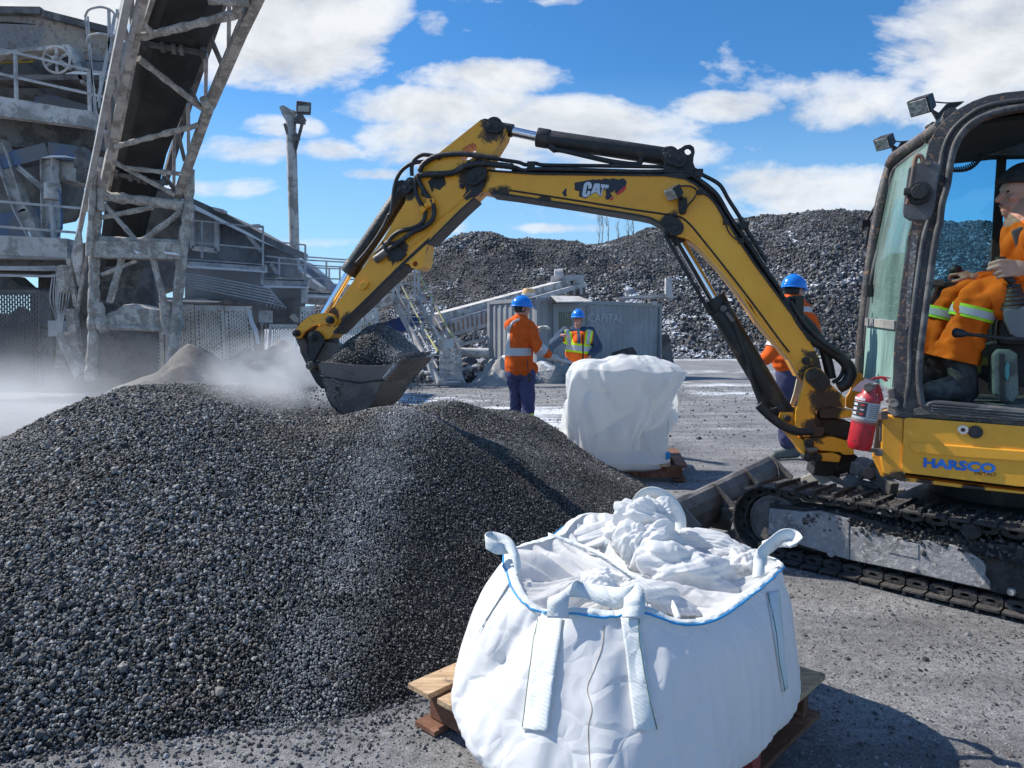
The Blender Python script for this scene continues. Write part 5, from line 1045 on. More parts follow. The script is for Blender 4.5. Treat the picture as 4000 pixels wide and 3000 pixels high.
# seat, console, joysticks, lever, document box
def ip(v, x, y, w): return PU(v, x, y, off=w)
mb = MB(); mb.hexa([ip('J', 1230, 560, .35), ip('J', 1900, 560, .35), ip('J', 1900, 560, .35) + nu * .42, ip('J', 1230, 560, .35) + nu * .42] and [p + Vector((0, 0, z)) for z in (-.14, 0) for p in (ip('J', 1250, 700, .30), ip('J', 1900, 700, .30), ip('J', 1900, 700, .30) + nu * .45, ip('J', 1250, 700, .30) + nu * .45)]); mb.build('seat', INTERIOR, cab, .03)
mb = MB(); mb.prism([ip('J', 1620, 500, .32), ip('J', 1900, 500, .32), ip('I', 2700, 500, .32), ip('I', 2300, 500, .32), ip('I', 2150, 900, .32)], nu * .45); mb.build('backrest', INTERIOR, cab, .03)
cons = uplate('console', [('J', 1285, 640), ('J', 1452, 620), ('J', 1900, 620), ('J', 1900, 940), ('J', 1452, 900), ('J', 1400, 880), ('J', 1350, 840), ('J', 1300, 730)], .16, .12, GREYPLAST, cab, .02)
mb = MB(); a_ = ip('J', 1375, 640, .22); b_ = ip('J', 1365, 430, .22)
for k in range(6): c1 = a_ + (b_ - a_) * (k / 6); c2 = a_ + (b_ - a_) * ((k + .75) / 6); r_ = .062 - k * .006; mb.cyl(c1, c2, r_, r_ * .92, n=20)
mb.build('joystick_boot', BLACKSTEEL, cons)
mb = MB(); mb.tube(catmull([b_, ip('J', 1320, 380, .22), ip('J', 1260, 330, .22), ip('J', 1240, 290, .22)], 4), .018, 10); mb.box(ip('J', 1260, 232, .22), .035, .03, .02); mb.build('joystick', BLACKSTEEL, cons, .003)
mb = MB(); mb.tube(catmull([ip('J', 985, 480, .62), ip('J', 960, 430, .62), ip('J', 930, 370, .62), ip('J', 900, 320, .62)], 4), .028, 12, rr=None); mb.ball(ip('J', 898, 325, .62), .032); mb.build('joystick', BLACKSTEEL, cab)
mb = MB(); mb.tube([ip('J', 940, 838, .10), ip('J', 1100, 852, .10), ip('J', 1300, 875, .11), ip('J', 1500, 885, .12)], .009, 8); mb.build('blade_lever', BLACKSTEEL, cab)
mb = MB(); mb.tube([ip('J', 868, 828, .10), ip('J', 890, 828, .10), ip('J', 940, 834, .10), ip('J', 985, 840, .10)], .02, 12, rr=[.012, .024, .021, .013]); mb.build('lever_knob', DECAL_BLACK, cab)
mb = MB(); mb.tube([ip('J', 670, 580, .6), ip('J', 720, 440, .6)], .012, 8); mb.tube([ip('J', 690, 590, .58), ip('J', 750, 440, .58)], .012, 8); mb.bar(ip('J', 695, 420, .58), ip('J', 800, 425, .58), .05, .03); mb.build('pedal_bar', BLADESTEEL, cab)
bxm = surf('scratched grey green box', (.17, .20, .17), (.08, .09, .08), .5, 10, .8, bump=.4, speck=(.25, .26, .24), speck_amt=.1)
mb = MB(); mb.prism(PUl([('J', 1195, 1010), ('J', 1240, 960), ('J', 1340, 965), ('J', 1400, 1000), ('J', 1410, 1330), ('J', 1360, 1400), ('J', 1200, 1330)], .16), nu * .25); o = mb.build('storage_box', bxm, cab, .012)
mb = MB(); mb.prism(PUl([('J', 1315, 1060), ('J', 1335, 1080), ('J', 1335, 1180), ('J', 1318, 1220), ('J', 1295, 1190), ('J', 1292, 1110)], .15), nu * .012); mb.build('latch', plain('teal latch', (.08, .28, .28), .6), o, .003)
mb = MB(); mb.bar(PU('J', 1272, 1000, off=.155), PU('J', 1278, 1380, off=.155), .02, .02); mb.build('strap', BLACKSTEEL, o)
mb = MB(); mb.prism(PUl([('J', 1060, 940), ('J', 1200, 900), ('J', 1900, 930), ('J', 1900, 1300), ('J', 1190, 1250), ('J', 1060, 1180)], .42), nu * .1); mb.build('seat_base', INTERIOR, cab, .01)
mb = MB(); mb.prism(PUl([('J', 1065, 1030), ('J', 1175, 1030), ('J', 1170, 1090), ('J', 1105, 1095), ('J', 1105, 1160), ('J', 1060, 1150)], .41), nu * .008); mb.build('warning_label', plain('old yellow label', (.16, .14, .03), .7), cab)
# ---- fire extinguisher strapped to the machine: a thing of its own
a_, b_ = PU('W', 730, 1440, off=-.14), PU('W', 925, 420, off=-.14); rr_ = .056
fe = empty('fire_extinguisher', a_, 'red dented fire extinguisher strapped beside the excavator cab', 'extinguisher')
d = (b_ - a_).normalized(); L_ = (b_ - a_).length
mb = MB(); prof_ = [(0, .046), (.01, .053), (.03, rr_), (L_ * .9, rr_), (L_ * .96, rr_ * .9), (L_, rr_ * .62), (L_ + .02, .03), (L_ + .05, .022)]
mb.tube([a_ + d * s_ for s_, _ in prof_], .07, 32, rr=[r for _, r in prof_]); mb.build('tank', RED, fe)
m, t, b = material('printed label'); P = t.new('ShaderNodeTexCoord').outputs['Object']
LBL = plain('label silver', (.42, .43, .45), .45); LBK = plain('label black', (.03, .03, .035), .5)
_, sd2, up2 = frame(d)
def wrapq(s0, s1, a0, a1, r, mat, name, n=14):
    mb = MB(); c = Vector((0, 0, CH)) - a_; vw = -(a_ - Vector((0, 0, CH))); vw = (vw - d * vw.dot(d)).normalized(); side_ = d.cross(vw)
    A = []; B_ = []
    for i in range(n + 1):
        t_ = a0 + (a1 - a0) * i / n; q = vw * math.cos(t_) * r + side_ * math.sin(t_) * r; A.append(a_ + d * s0 + q); B_.append(a_ + d * s1 + q)
    mb.sheet(A, B_); return mb.build(name, mat, fe, smooth=True)
k_ = L_ / 1040
wrapq(L_ * .52, L_ * .86, -1.5, 1.45, rr_ + .0015, LBL, 'label')
wrapq(L_ * .60, L_ * .85, -1.45, .05, rr_ + .0025, LBK, 'label'); wrapq(L_ * .88, L_ * .925, -1.35, -.2, rr_ + .0025, plain('label white', (.6, .6, .6), .5), 'label')
for i in range(3):
    wrapq(L_ * (.62 + .08 * i), L_ * (.665 + .08 * i), -1.2, -.75, rr_ + .0032, plain('pictogram', (.55, .55, .55), .5), 'pictogram', 4); wrapq(L_ * (.63 + .08 * i), L_ * (.655 + .08 * i), -.45, -.15, rr_ + .0032, DECAL_RED if i != 1 else LBL, 'pictogram', 3)
for i in range(7): wrapq(L_ * (.60 + .035 * i), L_ * (.608 + .035 * i), .25, 1.2, rr_ + .0032, LBK, 'print_line', 6)
wrapq(L_ * .49, L_ * .505, -1.57, 1.57, rr_ + .003, BUCKETSTEEL, 'strap'); wrapq(L_ * .535, L_ * .55, -1.57, 1.57, rr_ + .003, BUCKETSTEEL, 'strap')
top = b_ + d * .04
mb = MB(); mb.cyl(b_, b_ + d * .05, .026); mb.cyl(PU('W', 910, 300, off=-.20), PU('W', 910, 300, off=-.16), .022, n=20); mb.build('valve', BUCKETSTEEL, fe, .003)
mb = MB(); mb.prism([PU('W', x, y, off=-.15) for x, y in [(930, 150), (1030, 105), (1150, 90), (1330, 125), (1320, 142), (1240, 135), (1280, 185), (1220, 195), (1160, 140), (1060, 150), (980, 160)]], nu * .03); mb.build('handle', RED, fe, .003)
mb = MB(); mb.prism([PU('W', x, y, off=-.13) for x, y in [(1020, 235), (1110, 240), (1150, 330), (1195, 520), (1180, 560), (1110, 550), (1080, 430), (1030, 320)]], nu * .03); mb.build('hose', RED, fe, .005)
mb = MB(); mb.prism([PU('W', x, y, off=-.05) for x, y in [(590, 350), (760, 200), (860, 150), (1030, 190), (980, 260), (870, 240), (840, 360), (740, 385)]], nu * .012); mb.build('inspection_tag', surf('scribbled tag', (.36, .33, .38), (.08, .07, .09), .25, 24, .8, bump=0), fe)
mb = MB(); mb.bar(PU('W', 1060, 820, off=-.06), PU('W', 1180, 800, off=.0), .05, .04); mb.bar(PU('W', 930, 1460, off=-.1), PU('W', 1120, 1470, off=0), .02, .02); mb.bar(PU('W', 1140, 950, off=-.03), PU('W', 1135, 1300, off=-.03), .03, .012); mb.cyl(PU('W', 1105, 1500, off=-.05), PU('W', 1105, 1500, off=-.02), .02); mb.build('mounting_bracket', BUCKETSTEEL, fe, .003)
# ================================================================ pallets and bulk bags
from mathutils.bvhtree import BVHTree
def pallet(c, ang, lx, ly, h, label, mats, nb_=7, seed=1):
    r = random.Random(seed); root = empty('wooden_pallet', c, label, 'pallet', 'pallets under the bulk bags')
    ex = Vector((math.cos(ang), math.sin(ang), 0)); ey = Vector((-ex.y, ex.x, 0)); R = Matrix((ex, ey, Vector((0, 0, 1)))).transposed(); c = Vector(c); Z = Vector((0, 0, 1))
    wd = lx / (nb_ + (nb_ - 1) * .38)
    for i in range(nb_):
        x = -lx / 2 + wd / 2 + i * (lx - wd) / (nb_ - 1)
        MB().box(c + ex * x + ey * r.uniform(-.012, .012) + Z * (h - .009 + r.uniform(0, .002)), wd * r.uniform(.92, 1.05), ly * 1.01, .018, R).build('deck_board', mats[i % len(mats)], root, .002)
    for j in (-1, 0, 1):
        MB().box(c + ey * j * (ly / 2 - .07) + Z * (h / 2 + .001), lx * .93, .04, h - .042, R).build('stringer', WOODDARK, root, .003)
    if seed == 1: a_ = gp('S', 1215, 440, .06); MB().box(a_ + Vector((-.02, .04, 0)), .13, .05, .09, R).build('corner_block', WOODRED, root, .004)
    for j in (-1, 0, 1):
        MB().box(c + ex * j * (lx / 2 - .06) + Z * .0105, .10, ly * .99, .017, R).build('bottom_board', WOODDARK if j else WOOD, root, .002)
    return root
pallet((.355, 2.27, 0), math.radians(-44), .95, .98, .145, 'worn plank pallet under the half full white bag nearest the camera', [WOOD], 7, 1)
pallet((1.08, 6.85, 0), math.radians(-8), 1.12, 1.0, .15, 'plank pallet under the tall white bag beside the slag pile', [WOOD, WOODDARK, WOOD], 8, 2)
def cloth_mat(name, base, weave=900, trans=.25, bump=.12, dirt=False, crk=.30, csc=9):
    m, t, b = material(name); P = coords(t, False); out = [n for n in m.node_tree.nodes if n.type == 'OUTPUT_MATERIAL'][0]
    v = t.noise(P, 3, 4, .5); col = t.mix(v, tuple(x * .93 for x in base), base)
    if dirt: col = t.mix(t.math('MULTIPLY', t.ramp(t.noise(P, 60, 4, .8, .5), [(.68, 0), (.72, 1)]), t.ramp(t.noise(P, 3.2, 2, .5), [(.5, 0), (.62, .75)])), col, (.10, .10, .12))
    t.lk(col, b.inputs['Base Color']); b.inputs['Roughness'].default_value = .62; b.inputs['Specular IOR Level'].default_value = .25
    w1 = t.new('ShaderNodeTexWave', wave_type='BANDS', bands_direction='DIAGONAL'); t.lk(P, w1.inputs['Vector']); w1.inputs['Scale'].default_value = weave / 6; w1.inputs['Distortion'].default_value = 1.5
    hh = t.math('ADD', t.math('MULTIPLY', w1.outputs['Fac'], .3), t.noise(P, 55, 4, .6)); vo = t.new('ShaderNodeTexVoronoi', feature='DISTANCE_TO_EDGE'); wp = t.new('ShaderNodeVectorMath', operation='ADD'); nw_ = t.new('ShaderNodeTexNoise'); t.lk(P, nw_.inputs['Vector']); nw_.inputs['Scale'].default_value = 5; sc_w = t.new('ShaderNodeVectorMath', operation='SCALE'); t.lk(nw_.outputs['Color'], sc_w.inputs[0]); sc_w.inputs['Scale'].default_value = .25; t.lk(P, wp.inputs[0]); t.lk(sc_w.outputs[0], wp.inputs[1]); t.lk(wp.outputs[0], vo.inputs['Vector']); vo.inputs['Scale'].default_value = csc; nrm = t.bump(t.math('MINIMUM', vo.outputs['Distance'], .16), crk, .05); nrm = t.bump(hh, bump, .004, nrm); t.lk(nrm, b.inputs['Normal'])
    tr = t.new('ShaderNodeBsdfTranslucent'); t.lk(col, tr.inputs[0]); mx = t.new('ShaderNodeMixShader'); mx.inputs[0].default_value = trans
    t.lk(b.outputs[0], mx.inputs[1]); t.lk(tr.outputs[0], mx.inputs[2]); t.lk(mx.outputs[0], out.inputs[0]); return m
BAG = cloth_mat('woven white bag', (.83, .84, .86), dirt=True); LINER = cloth_mat('white liner', (.86, .87, .88), 300, .4, .05, False, .25, 9); STRAP = cloth_mat('pale webbing', (.77, .81, .81), 260, .10, .3)
m, t, b = material('blue stitching'); b.inputs['Base Color'].default_value = (.02, .28, .62, 1); BLUE = m
GREENT = plain('green thread', (.10, .16, .11), .8); OCHRE = plain('ochre thread', (.42, .30, .14), .8)
def polar(ring, c):
    th = np.array([math.atan2(p[1] - c[1], p[0] - c[0]) for p in ring]); r = np.array([math.hypot(p[0] - c[0], p[1] - c[1]) for p in ring]); z = np.array([p[2] for p in ring])
    k = np.argsort(th); th, r, z = th[k], r[k], z[k]
    return lambda a: (np.interp(a, np.r_[th - 2 * PI, th, th + 2 * PI], np.tile(r, 3)), np.interp(a, np.r_[th - 2 * PI, th, th + 2 * PI], np.tile(z, 3)))
cB = (.37, 2.2)
rimP = [(540, 485, 2.25), (580, 600, 2.12), (640, 740, 1.99), (690, 850, 1.90), (760, 805, 1.85), (900, 806, 1.81), (1040, 822, 1.80), (1120, 838, 1.80), (1160, 800, 1.81), (1240, 787, 1.80), (1330, 812, 1.80), (1400, 850, 1.80), (1500, 870, 1.81), (1600, 850, 1.85), (1700, 792, 1.92), (1800, 722, 2.02), (1900, 650, 2.14), (1960, 596, 2.24), (2005, 558, 2.33),
        (1930, 520, 2.44), (1800, 470, 2.54), (1680, 440, 2.60), (1560, 412, 2.66), (1470, 400, 2.72), (1350, 360, 2.77), (1180, 330, 2.76), (1100, 300, 2.70), (960, 290, 2.62), (890, 330, 2.55), (830, 400, 2.48), (700, 440, 2.40), (590, 470, 2.32)]
rimW = [tuple(at('L', *p)) for p in rimP]
baseW = [(-.135, 2.10, .15), (-.125, 1.95, .15), (-.075, 1.80, .15), (.04, 1.68, .15), (.2, 1.56, .15), (.37, 1.62, .15), (.55, 1.76, .15), (.72, 1.93, .15), (.83, 2.08, .15), (.87, 2.25, .15), (.82, 2.48, .15), (.68, 2.66, .15), (.45, 2.80, .15), (.2, 2.78, .15), (0, 2.58, .15), (-.10, 2.35, .15)]
midW = [(-.175, 2.08, .205), (-.155, 1.93, .205), (-.095, 1.78, .205), (.03, 1.65, .205), (.19, 1.55, .205), (.38, 1.60, .205), (.57, 1.75, .205), (.74, 1.91, .205), (.87, 2.07, .205), (.92, 2.25, .205), (.88, 2.50, .205), (.72, 2.68, .205), (.45, 2.82, .205), (.18, 2.80, .205), (-.02, 2.60, .205), (-.14, 2.35, .205)]
up_W = [(-.105, 2.14, .42), (-.075, 1.99, .42), (.0, 1.86, .42), (.10, 1.75, .42), (.22, 1.68, .42), (.38, 1.70, .42), (.55, 1.78, .42), (.72, 1.95, .42), (.85, 2.12, .42), (.90, 2.28, .42), (.86, 2.50, .41), (.68, 2.67, .41), (.45, 2.80, .41), (.18, 2.78, .41), (-.0, 2.56, .41), (-.10, 2.3, .41)]
NT_ = 360; TH = np.linspace(-PI, PI, NT_, endpoint=False)
rings = [polar(r, cB)(TH) for r in (baseW, midW, up_W, rimW)]
def smooth_(a, k=7): return sum(np.roll(a, i) for i in range(-k, k + 1)) / (2 * k + 1)
rings = [(smooth_(r, 5), smooth_(z, 3)) if i < 3 else (smooth_(r, 4), smooth_(z, 2)) for i, (r, z) in enumerate(rings)]
NV = 70; Vv = []
for j in range(NV + 1):
    v = j / NV * 3; i = min(2, int(v)); f = v - i
    def cr(k):
        A = [rings[max(0, min(3, i + q - 1))][k] for q in range(4)]; return .5 * (2 * A[1] + (A[2] - A[0]) * f + (2 * A[0] - 5 * A[1] + 4 * A[2] - A[3]) * f * f + (A[3] - 3 * A[2] + 3 * A[1] - A[0]) * f ** 3)
    r, z = cr(0), cr(1); Vv.append(np.stack([cB[0] + r * np.cos(TH), cB[1] + r * np.sin(TH), z], -1))
Vv = np.array(Vv)
out_ = Vv - np.array([cB[0], cB[1], 0]); out_[..., 2] = 0; out_ /= np.linalg.norm(out_, axis=-1, keepdims=True)
vv_ = np.linspace(0, 1, NV + 1)[:, None]
disp = crumple(Vv * np.array([1, 1, .8]), 5, 2, 1.8, 1.9, .42) * .030
# sharp creases: from the front-left rim notch down to the left, below the front loop, and at the lower right
def crease(p, a, b, w, d):
    a, b = np.array(a), np.array(b); ab = b - a; t_ = np.clip(((p - a) @ ab) / (ab @ ab), 0, 1); q = np.linalg.norm(p - (a + t_[..., None] * ab), axis=-1); return -d * np.exp(-(q / w) ** 1.1)
for (q0, q1, w, d) in [(('L', 690, 850, 1.9), ('L', 420, 1130, 1.90), .05, .065), (('L', 420, 1130, 1.9), ('L', 300, 1260, 1.95), .04, .03), (('L', 1110, 880, 1.80), ('L', 1180, 1420, 1.64), .03, .018), (('L', 600, 1480, 1.72), ('L', 330, 1659, 1.72), .03, .02), (('L', 640, 1340, 1.72), ('L', 460, 1380, 1.75), .025, .018),
                       (('L', 1950, 760, 2.12), ('L', 2020, 1240, 2.12), .03, .012), (('L', 560, 680, 2.05), ('L', 400, 1000, 2.05), .02, .012), (('L', 900, 1500, 1.66), ('L', 600, 1560, 1.7), .03, .012)]:
    disp += crease(Vv, at(*q0), at(*q1), w, d)
disp *= np.minimum(1, .15 + 1.2 * vv_)
Vv = Vv + out_ * disp[..., None]
tuck = Vv[:1] - out_[:1] * .05; tuck[..., 2] = .148
Vl = Vv[np.linspace(0, NV, 44).astype(int)][:, ::2]; kc = Vl + (np.array([cB[0], cB[1], 0]) - Vl) * np.array([.022, .022, 0]) * np.sin(PI * np.linspace(0, 1, 44))[:, None, None]; hk, wk = kc.shape[:2]
kf = [(j * wk + i, j * wk + (i + 1) % wk, (j + 1) * wk + (i + 1) % wk, (j + 1) * wk + i) for j in range(hk - 1) for i in range(wk)]; k = np.r_[np.arange(wk), np.arange((hk - 1) * wk, hk * wk)]
Vl = settle(Vl, True, (k, np.ones(len(k))), [(kc.reshape(-1, 3).tolist(), kf)], SIMF(14), shrink=-.014, gravity=.6, bend=5, selfc=False, seed=5, jit=.0006, fric=4)
# back to the fine grid
def upsample(A, H2, W2):
    A = np.concatenate([A, A[:, :1]], 1); yj = np.linspace(0, A.shape[0] - 1, H2); xi = np.arange(W2) / W2 * (A.shape[1] - 1)
    def cub(B, t, axis, per):
        i = np.floor(t).astype(int); f = t - i; n = B.shape[axis]; g = lambda k: np.take(B, (k % (n - 1)) if per else np.clip(k, 0, n - 1), axis); sh = [1, 1, 1]; sh[axis] = -1; f = f.reshape(sh)
        return .5 * (2 * g(i) + (g(i + 1) - g(i - 1)) * f + (2 * g(i - 1) - 5 * g(i) + 4 * g(i + 1) - g(i + 2)) * f * f + (g(i + 2) - 3 * g(i + 1) + 3 * g(i) - g(i - 1)) * f ** 3)
    return cub(cub(A, yj, 0, False), xi, 1, True)
Vv = upsample(Vl, NV + 1, NT_)
def crisp(V, amp, f0, seed, H2=None, W2=None, oct=3, n=3, edge=True):
    if H2: V = upsample(V, H2, W2)
    du = np.roll(V, -1, 1) - np.roll(V, 1, 1); dv = np.gradient(V, axis=0); nn = np.cross(du, dv); nn /= np.maximum(np.linalg.norm(nn, axis=-1, keepdims=True), 1e-9); k = crumple(V, seed, oct, f0, 1.9, .6, n=n) * amp; k = k - k.mean()
    if edge: k = k * np.minimum(1, np.minimum(np.arange(V.shape[0]), np.arange(V.shape[0])[::-1])[:, None] / 6)
    return V + nn * k[..., None]
Vv = crisp(Vv, .014, 3.2, 41)
Vv = np.concatenate([tuck, Vv])
def lofted(name, V, mat, parent, closed_u=True, thick=0.0):
    h, w = V.shape[:2]; vs = V.reshape(-1, 3).tolist(); fs = []
    for j in range(h - 1):
        for i in range(w if closed_u else w - 1): fs.append((j * w + i, j * w + (i + 1) % w, (j + 1) * w + (i + 1) % w, (j + 1) * w + i))
    me = bpy.data.meshes.new(name); me.from_pydata(vs, [], fs); o = link(name, me, mat, parent, smooth=True)
    if thick: md = o.modifiers.new('t', 'SOLIDIFY'); md.thickness = thick
    return o
bag1 = empty('bulk_bag', (.37, 2.2, .147), 'half full white woven bulk bag nearest the camera with blue stitched rim', 'bulk bag', 'white bulk bags on pallets')
bodyo = lofted('bag_body', Vv, BAG, bag1)
vsb = Vv.reshape(-1, 3).tolist(); tree1 = BVHTree.FromPolygons(vsb, [tuple(p.vertices) for p in bodyo.data.polygons])
def cast(tree, v, x, y, off=.003, Dm=None):
    o_ = Vector((0, 0, CH)); d = ray(v, x, y).normalized(); h = tree.ray_cast(o_, d)
    if h[0] is None: return at(v, x, y, Dm or 2.0)
    n = h[1] if h[1].dot(d) < 0 else -h[1]; return h[0] + n * off
def patch(tree, v, quad, nu_, nv_, mat, name, parent, off=.003, th=.0015):
    (ax, ay), (bx, by), (cx, cy), (dx, dy) = quad; G = []
    for j in range(nv_ + 1):
        t_ = j / nv_; row = []
        for i in range(nu_ + 1):
            s_ = i / nu_; x = (ax * (1 - s_) + bx * s_) * (1 - t_) + (dx * (1 - s_) + cx * s_) * t_; y = (ay * (1 - s_) + by * s_) * (1 - t_) + (dy * (1 - s_) + cy * s_) * t_
            row.append(tuple(cast(tree, v, x, y, off)))
        G.append(row)
    return lofted(name, np.array(G), mat, parent, False, th)
patch(tree1, 'L', [(700, 850), (832, 850), (752, 1468), (618, 1455)], 6, 40, STRAP, 'strap', bag1, .005); patch(tree1, 'L', [(1142, 850), (1240, 850), (1330, 1452), (1215, 1462)], 6, 40, STRAP, 'strap', bag1, .005)
patch(tree1, 'L', [(1925, 715), (1990, 700), (2035, 1225), (2005, 1245)], 4, 30, STRAP, 'strap', bag1, .004); patch(tree1, 'L', [(520, 620), (560, 640), (420, 860), (380, 930)], 4, 20, STRAP, 'strap', bag1, .004)
def thread(tree, v, L, r, mat, name, parent, off=.004, n=10):
    pts = [cast(tree, v, p.x, p.y, off) for p in catmull([Vector((x, y, 0)) for x, y in L], n)]; return MB().tube(pts, r, 5).build(name, mat, parent)
thread(tree1, 'L', [(1050, 890), (1040, 1000), (1000, 1120), (960, 1230), (985, 1340), (965, 1450), (975, 1659)], .0007, OCHRE, 'seam', bag1, .0008)
thread(tree1, 'L', [(1240, 860), (1240, 960), (1285, 1250), (1330, 1450)], .0012, GREENT, 'seam', bag1, .007); thread(tree1, 'L', [(700, 860), (660, 1100), (618, 1440)], .0012, GREENT, 'seam', bag1, .007)
thread(tree1, 'L', [(1925, 720), (1965, 900), (1985, 1080), (2015, 1240)], .0016, GREENT, 'seam', bag1, .006); thread(tree1, 'L', [(545, 650), (440, 800), (400, 900)], .0014, GREENT, 'seam', bag1)
# the rim band: doubled hem outside the edge, with the blue stitch line along it
band = [Vv[-1] - out_[-1] * .004 + np.array([0, 0, .004]), Vv[-1] + out_[-1] * .006 + np.array([0, 0, .006])] + [Vv[-1 - k] + out_[-1] * .007 for k in (1, 2, 3, 4, 5)] + [Vv[-7] + out_[-1] * .001]
lofted('rim_band', np.array(band), STRAP, bag1)
st = [Vector(tuple(Vv[-4][i] + out_[-1][i] * (.0095 + .0007 * (i % 2)))) for i in range(NT_)]
MB().tube(st, .0030, 6, closed=True).build('rim_stitch', BLUE, bag1)
# inner cloth: the top sheet drops in from the rim and is gathered at the tied neck; the filling spout slumps over it
kn = np.array(tuple(at('L', 1200, 625, 2.16))); NW = 110; LI = []; rr0 = Vv[-1]; ct_, st_ = np.cos(TH), np.sin(TH)
for j in range(NW + 1):
    w = j / NW; q = rr0 * (1 - w) + kn * w; env = math.sin(PI * min(1, w * 1.08)) ** .7 if w < .93 else math.sin(PI * min(1, w * 1.08)) ** .7
    front = np.clip((2.1 - q[:, 1]) * 4, 0, 1); q[:, 2] += env * (-.045 - .03 * front + .05 * np.clip((q[:, 1] - 2.3) * 3, 0, 1))
    P_ = np.stack([ct_ * 1.5 + 3, st_ * 1.5, 0 * TH + w * .55], -1); big = crumple(P_, 15, 2, 1.3, 2.1, .5, n=2) * .085
    P2 = np.stack([ct_ * 4 + q[:, 0] * 2, st_ * 4 + q[:, 1] * 2, 0 * TH + w * .6], -1); mid_ = crumple(P2, 17, 2, 1.5, 2.0, .5, n=2) * .038
    pl = np.abs(((TH * 11 / PI + 1.3 * fbm(np.stack([ct_ * 2, st_ * 2, 0 * TH + w], -1), 2)) % 1.0) - .5) * .030 * w
    q[:, 2] += (big + mid_ + pl) * env; q[:, 0] += crumple(P2 + 5, 18, 2, 1.2, 2, .5, n=2) * .018 * env; LI.append(q)
lofted('liner', np.array(LI), LINER, bag1)
def lump(c, rad, seed, amp, f0, R=None, nu_=190, nv_=140, oct=3, name='spout'):
    th = np.linspace(0, PI, nv_)[:, None]; ph = np.linspace(0, 2 * PI, nu_, endpoint=False)[None]; u_ = np.stack([np.sin(th) * np.cos(ph), np.sin(th) * np.sin(ph), np.cos(th) + 0 * ph], -1)
    k = 1 + crumple(u_ + seed, seed, oct, f0, 2.0, .45, n=2) * amp + fbm(u_ * 1.1 + seed, 2) * amp * .35; p = u_ * k[..., None] * np.array(rad)
    if R is not None: p = p @ np.array(R.transposed())
    return lofted(name, p + np.array(tuple(c)), LINER, bag1)
Ry = lambda a: Matrix.Rotation(a, 3, 'Y')
lump(at('L', 1245, 330, 2.44), (.085, .075, .082), 3, .50, 1.2); lump(at('L', 1330, 300, 2.48), (.060, .06, .062), 8, .55, 1.2); lump(at('L', 1290, 480, 2.36), (.105, .085, .10), 5, .50, 1.1)
lump(at('L', 1500, 610, 2.26), (.165, .12, .085), 12, .42, 1.1, Ry(.30)); lump(at('L', 1150, 430, 2.50), (.10, .08, .07), 15, .4, .9); lump(at('L', 1010, 420, 2.55), (.12, .09, .06), 21, .42, .9, Ry(-.2))
lump(at('L', 1620, 470, 2.50), (.15, .10, .055), 26, .5, 1.0, Ry(.15)); lump(at('L', 1810, 560, 2.40), (.09, .10, .045), 31, .5, 1.0, Ry(.2)); lump(at('L', 1340, 730, 2.02), (.10, .07, .035), 35, .4, .9, Ry(.35)); lump(at('L', 1020, 660, 1.98), (.055, .05, .035), 38, .5, 1.0)
def ribbon(name, L, w, mat, parent, th=.003, n=8, wdir=None):
    P_ = catmull([at(v, x, y, D) for v, x, y, D, *_ in L], n); W_ = catmull([Vector(q[4]) for q in L], n); G = [[tuple(p - w_.normalized() * w / 2), tuple(p), tuple(p + w_.normalized() * w / 2)] for p, w_ in zip(P_, W_)]
    return lofted(name, np.array(G), mat, parent, False, th)
ribbon('loop', [('L', 592, 600, 2.10, (.3, .8, .2)), ('L', 575, 520, 2.14, (.4, .8, .2)), ('L', 535, 450, 2.18, (.3, .6, .6)), ('L', 480, 425, 2.20, (.1, .5, 1)), ('L', 430, 420, 2.20, (.1, .3, 1)), ('L', 415, 440, 2.17, (-.1, .5, 1)), ('L', 470, 470, 2.16, (0, .7, .8)), ('L', 550, 480, 2.2, (.2, 1, .3))], .042, STRAP, bag1)
ribbon('loop', [('L', 1885, 630, 2.2, (1, .3, 0)), ('L', 1888, 560, 2.24, (1, .3, .2)), ('L', 1905, 500, 2.28, (.8, .2, -.5)), ('L', 1960, 450, 2.30, (.5, .1, -.9)), ('L', 2020, 405, 2.30, (.3, .1, -1)), ('L', 2075, 410, 2.29, (-.4, .2, -1)), ('L', 2088, 445, 2.26, (-.8, .2, -.6)), ('L', 2010, 430, 2.36, (.2, .1, 1)), ('L', 1900, 470, 2.4, (.2, .3, 1))], .045, STRAP, bag1)
ribbon('loop', [('L', 1215, 350, 2.76, (1, .3, 0)), ('L', 1215, 260, 2.76, (1, .3, -.2)), ('L', 1250, 190, 2.72, (.6, .3, -.8)), ('L', 1315, 168, 2.70, (.1, .3, -1)), ('L', 1400, 205, 2.68, (-.5, .3, -.8)), ('L', 1455, 290, 2.66, (-.9, .3, -.3)), ('L', 1465, 380, 2.64, (-1, .3, 0)), ('L', 1470, 470, 2.6, (-1, .3, 0))], .042, STRAP, bag1)
ribbon('loop', [('L', 800, 850, 1.78, (1, -.1, 0)), ('L', 805, 740, 1.80, (1, -.1, .1)), ('L', 850, 692, 1.85, (.7, .5, .6)), ('L', 940, 700, 1.88, (.1, 1, .6)), ('L', 1050, 730, 1.86, (0, .6, .8)), ('L', 1140, 740, 1.84, (.2, .3, 1)), ('L', 1200, 705, 1.84, (.7, .2, .7)), ('L', 1215, 760, 1.80, (1, -.1, 0)), ('L', 1205, 850, 1.77, (1, -.1, 0))], .055, STRAP, bag1)
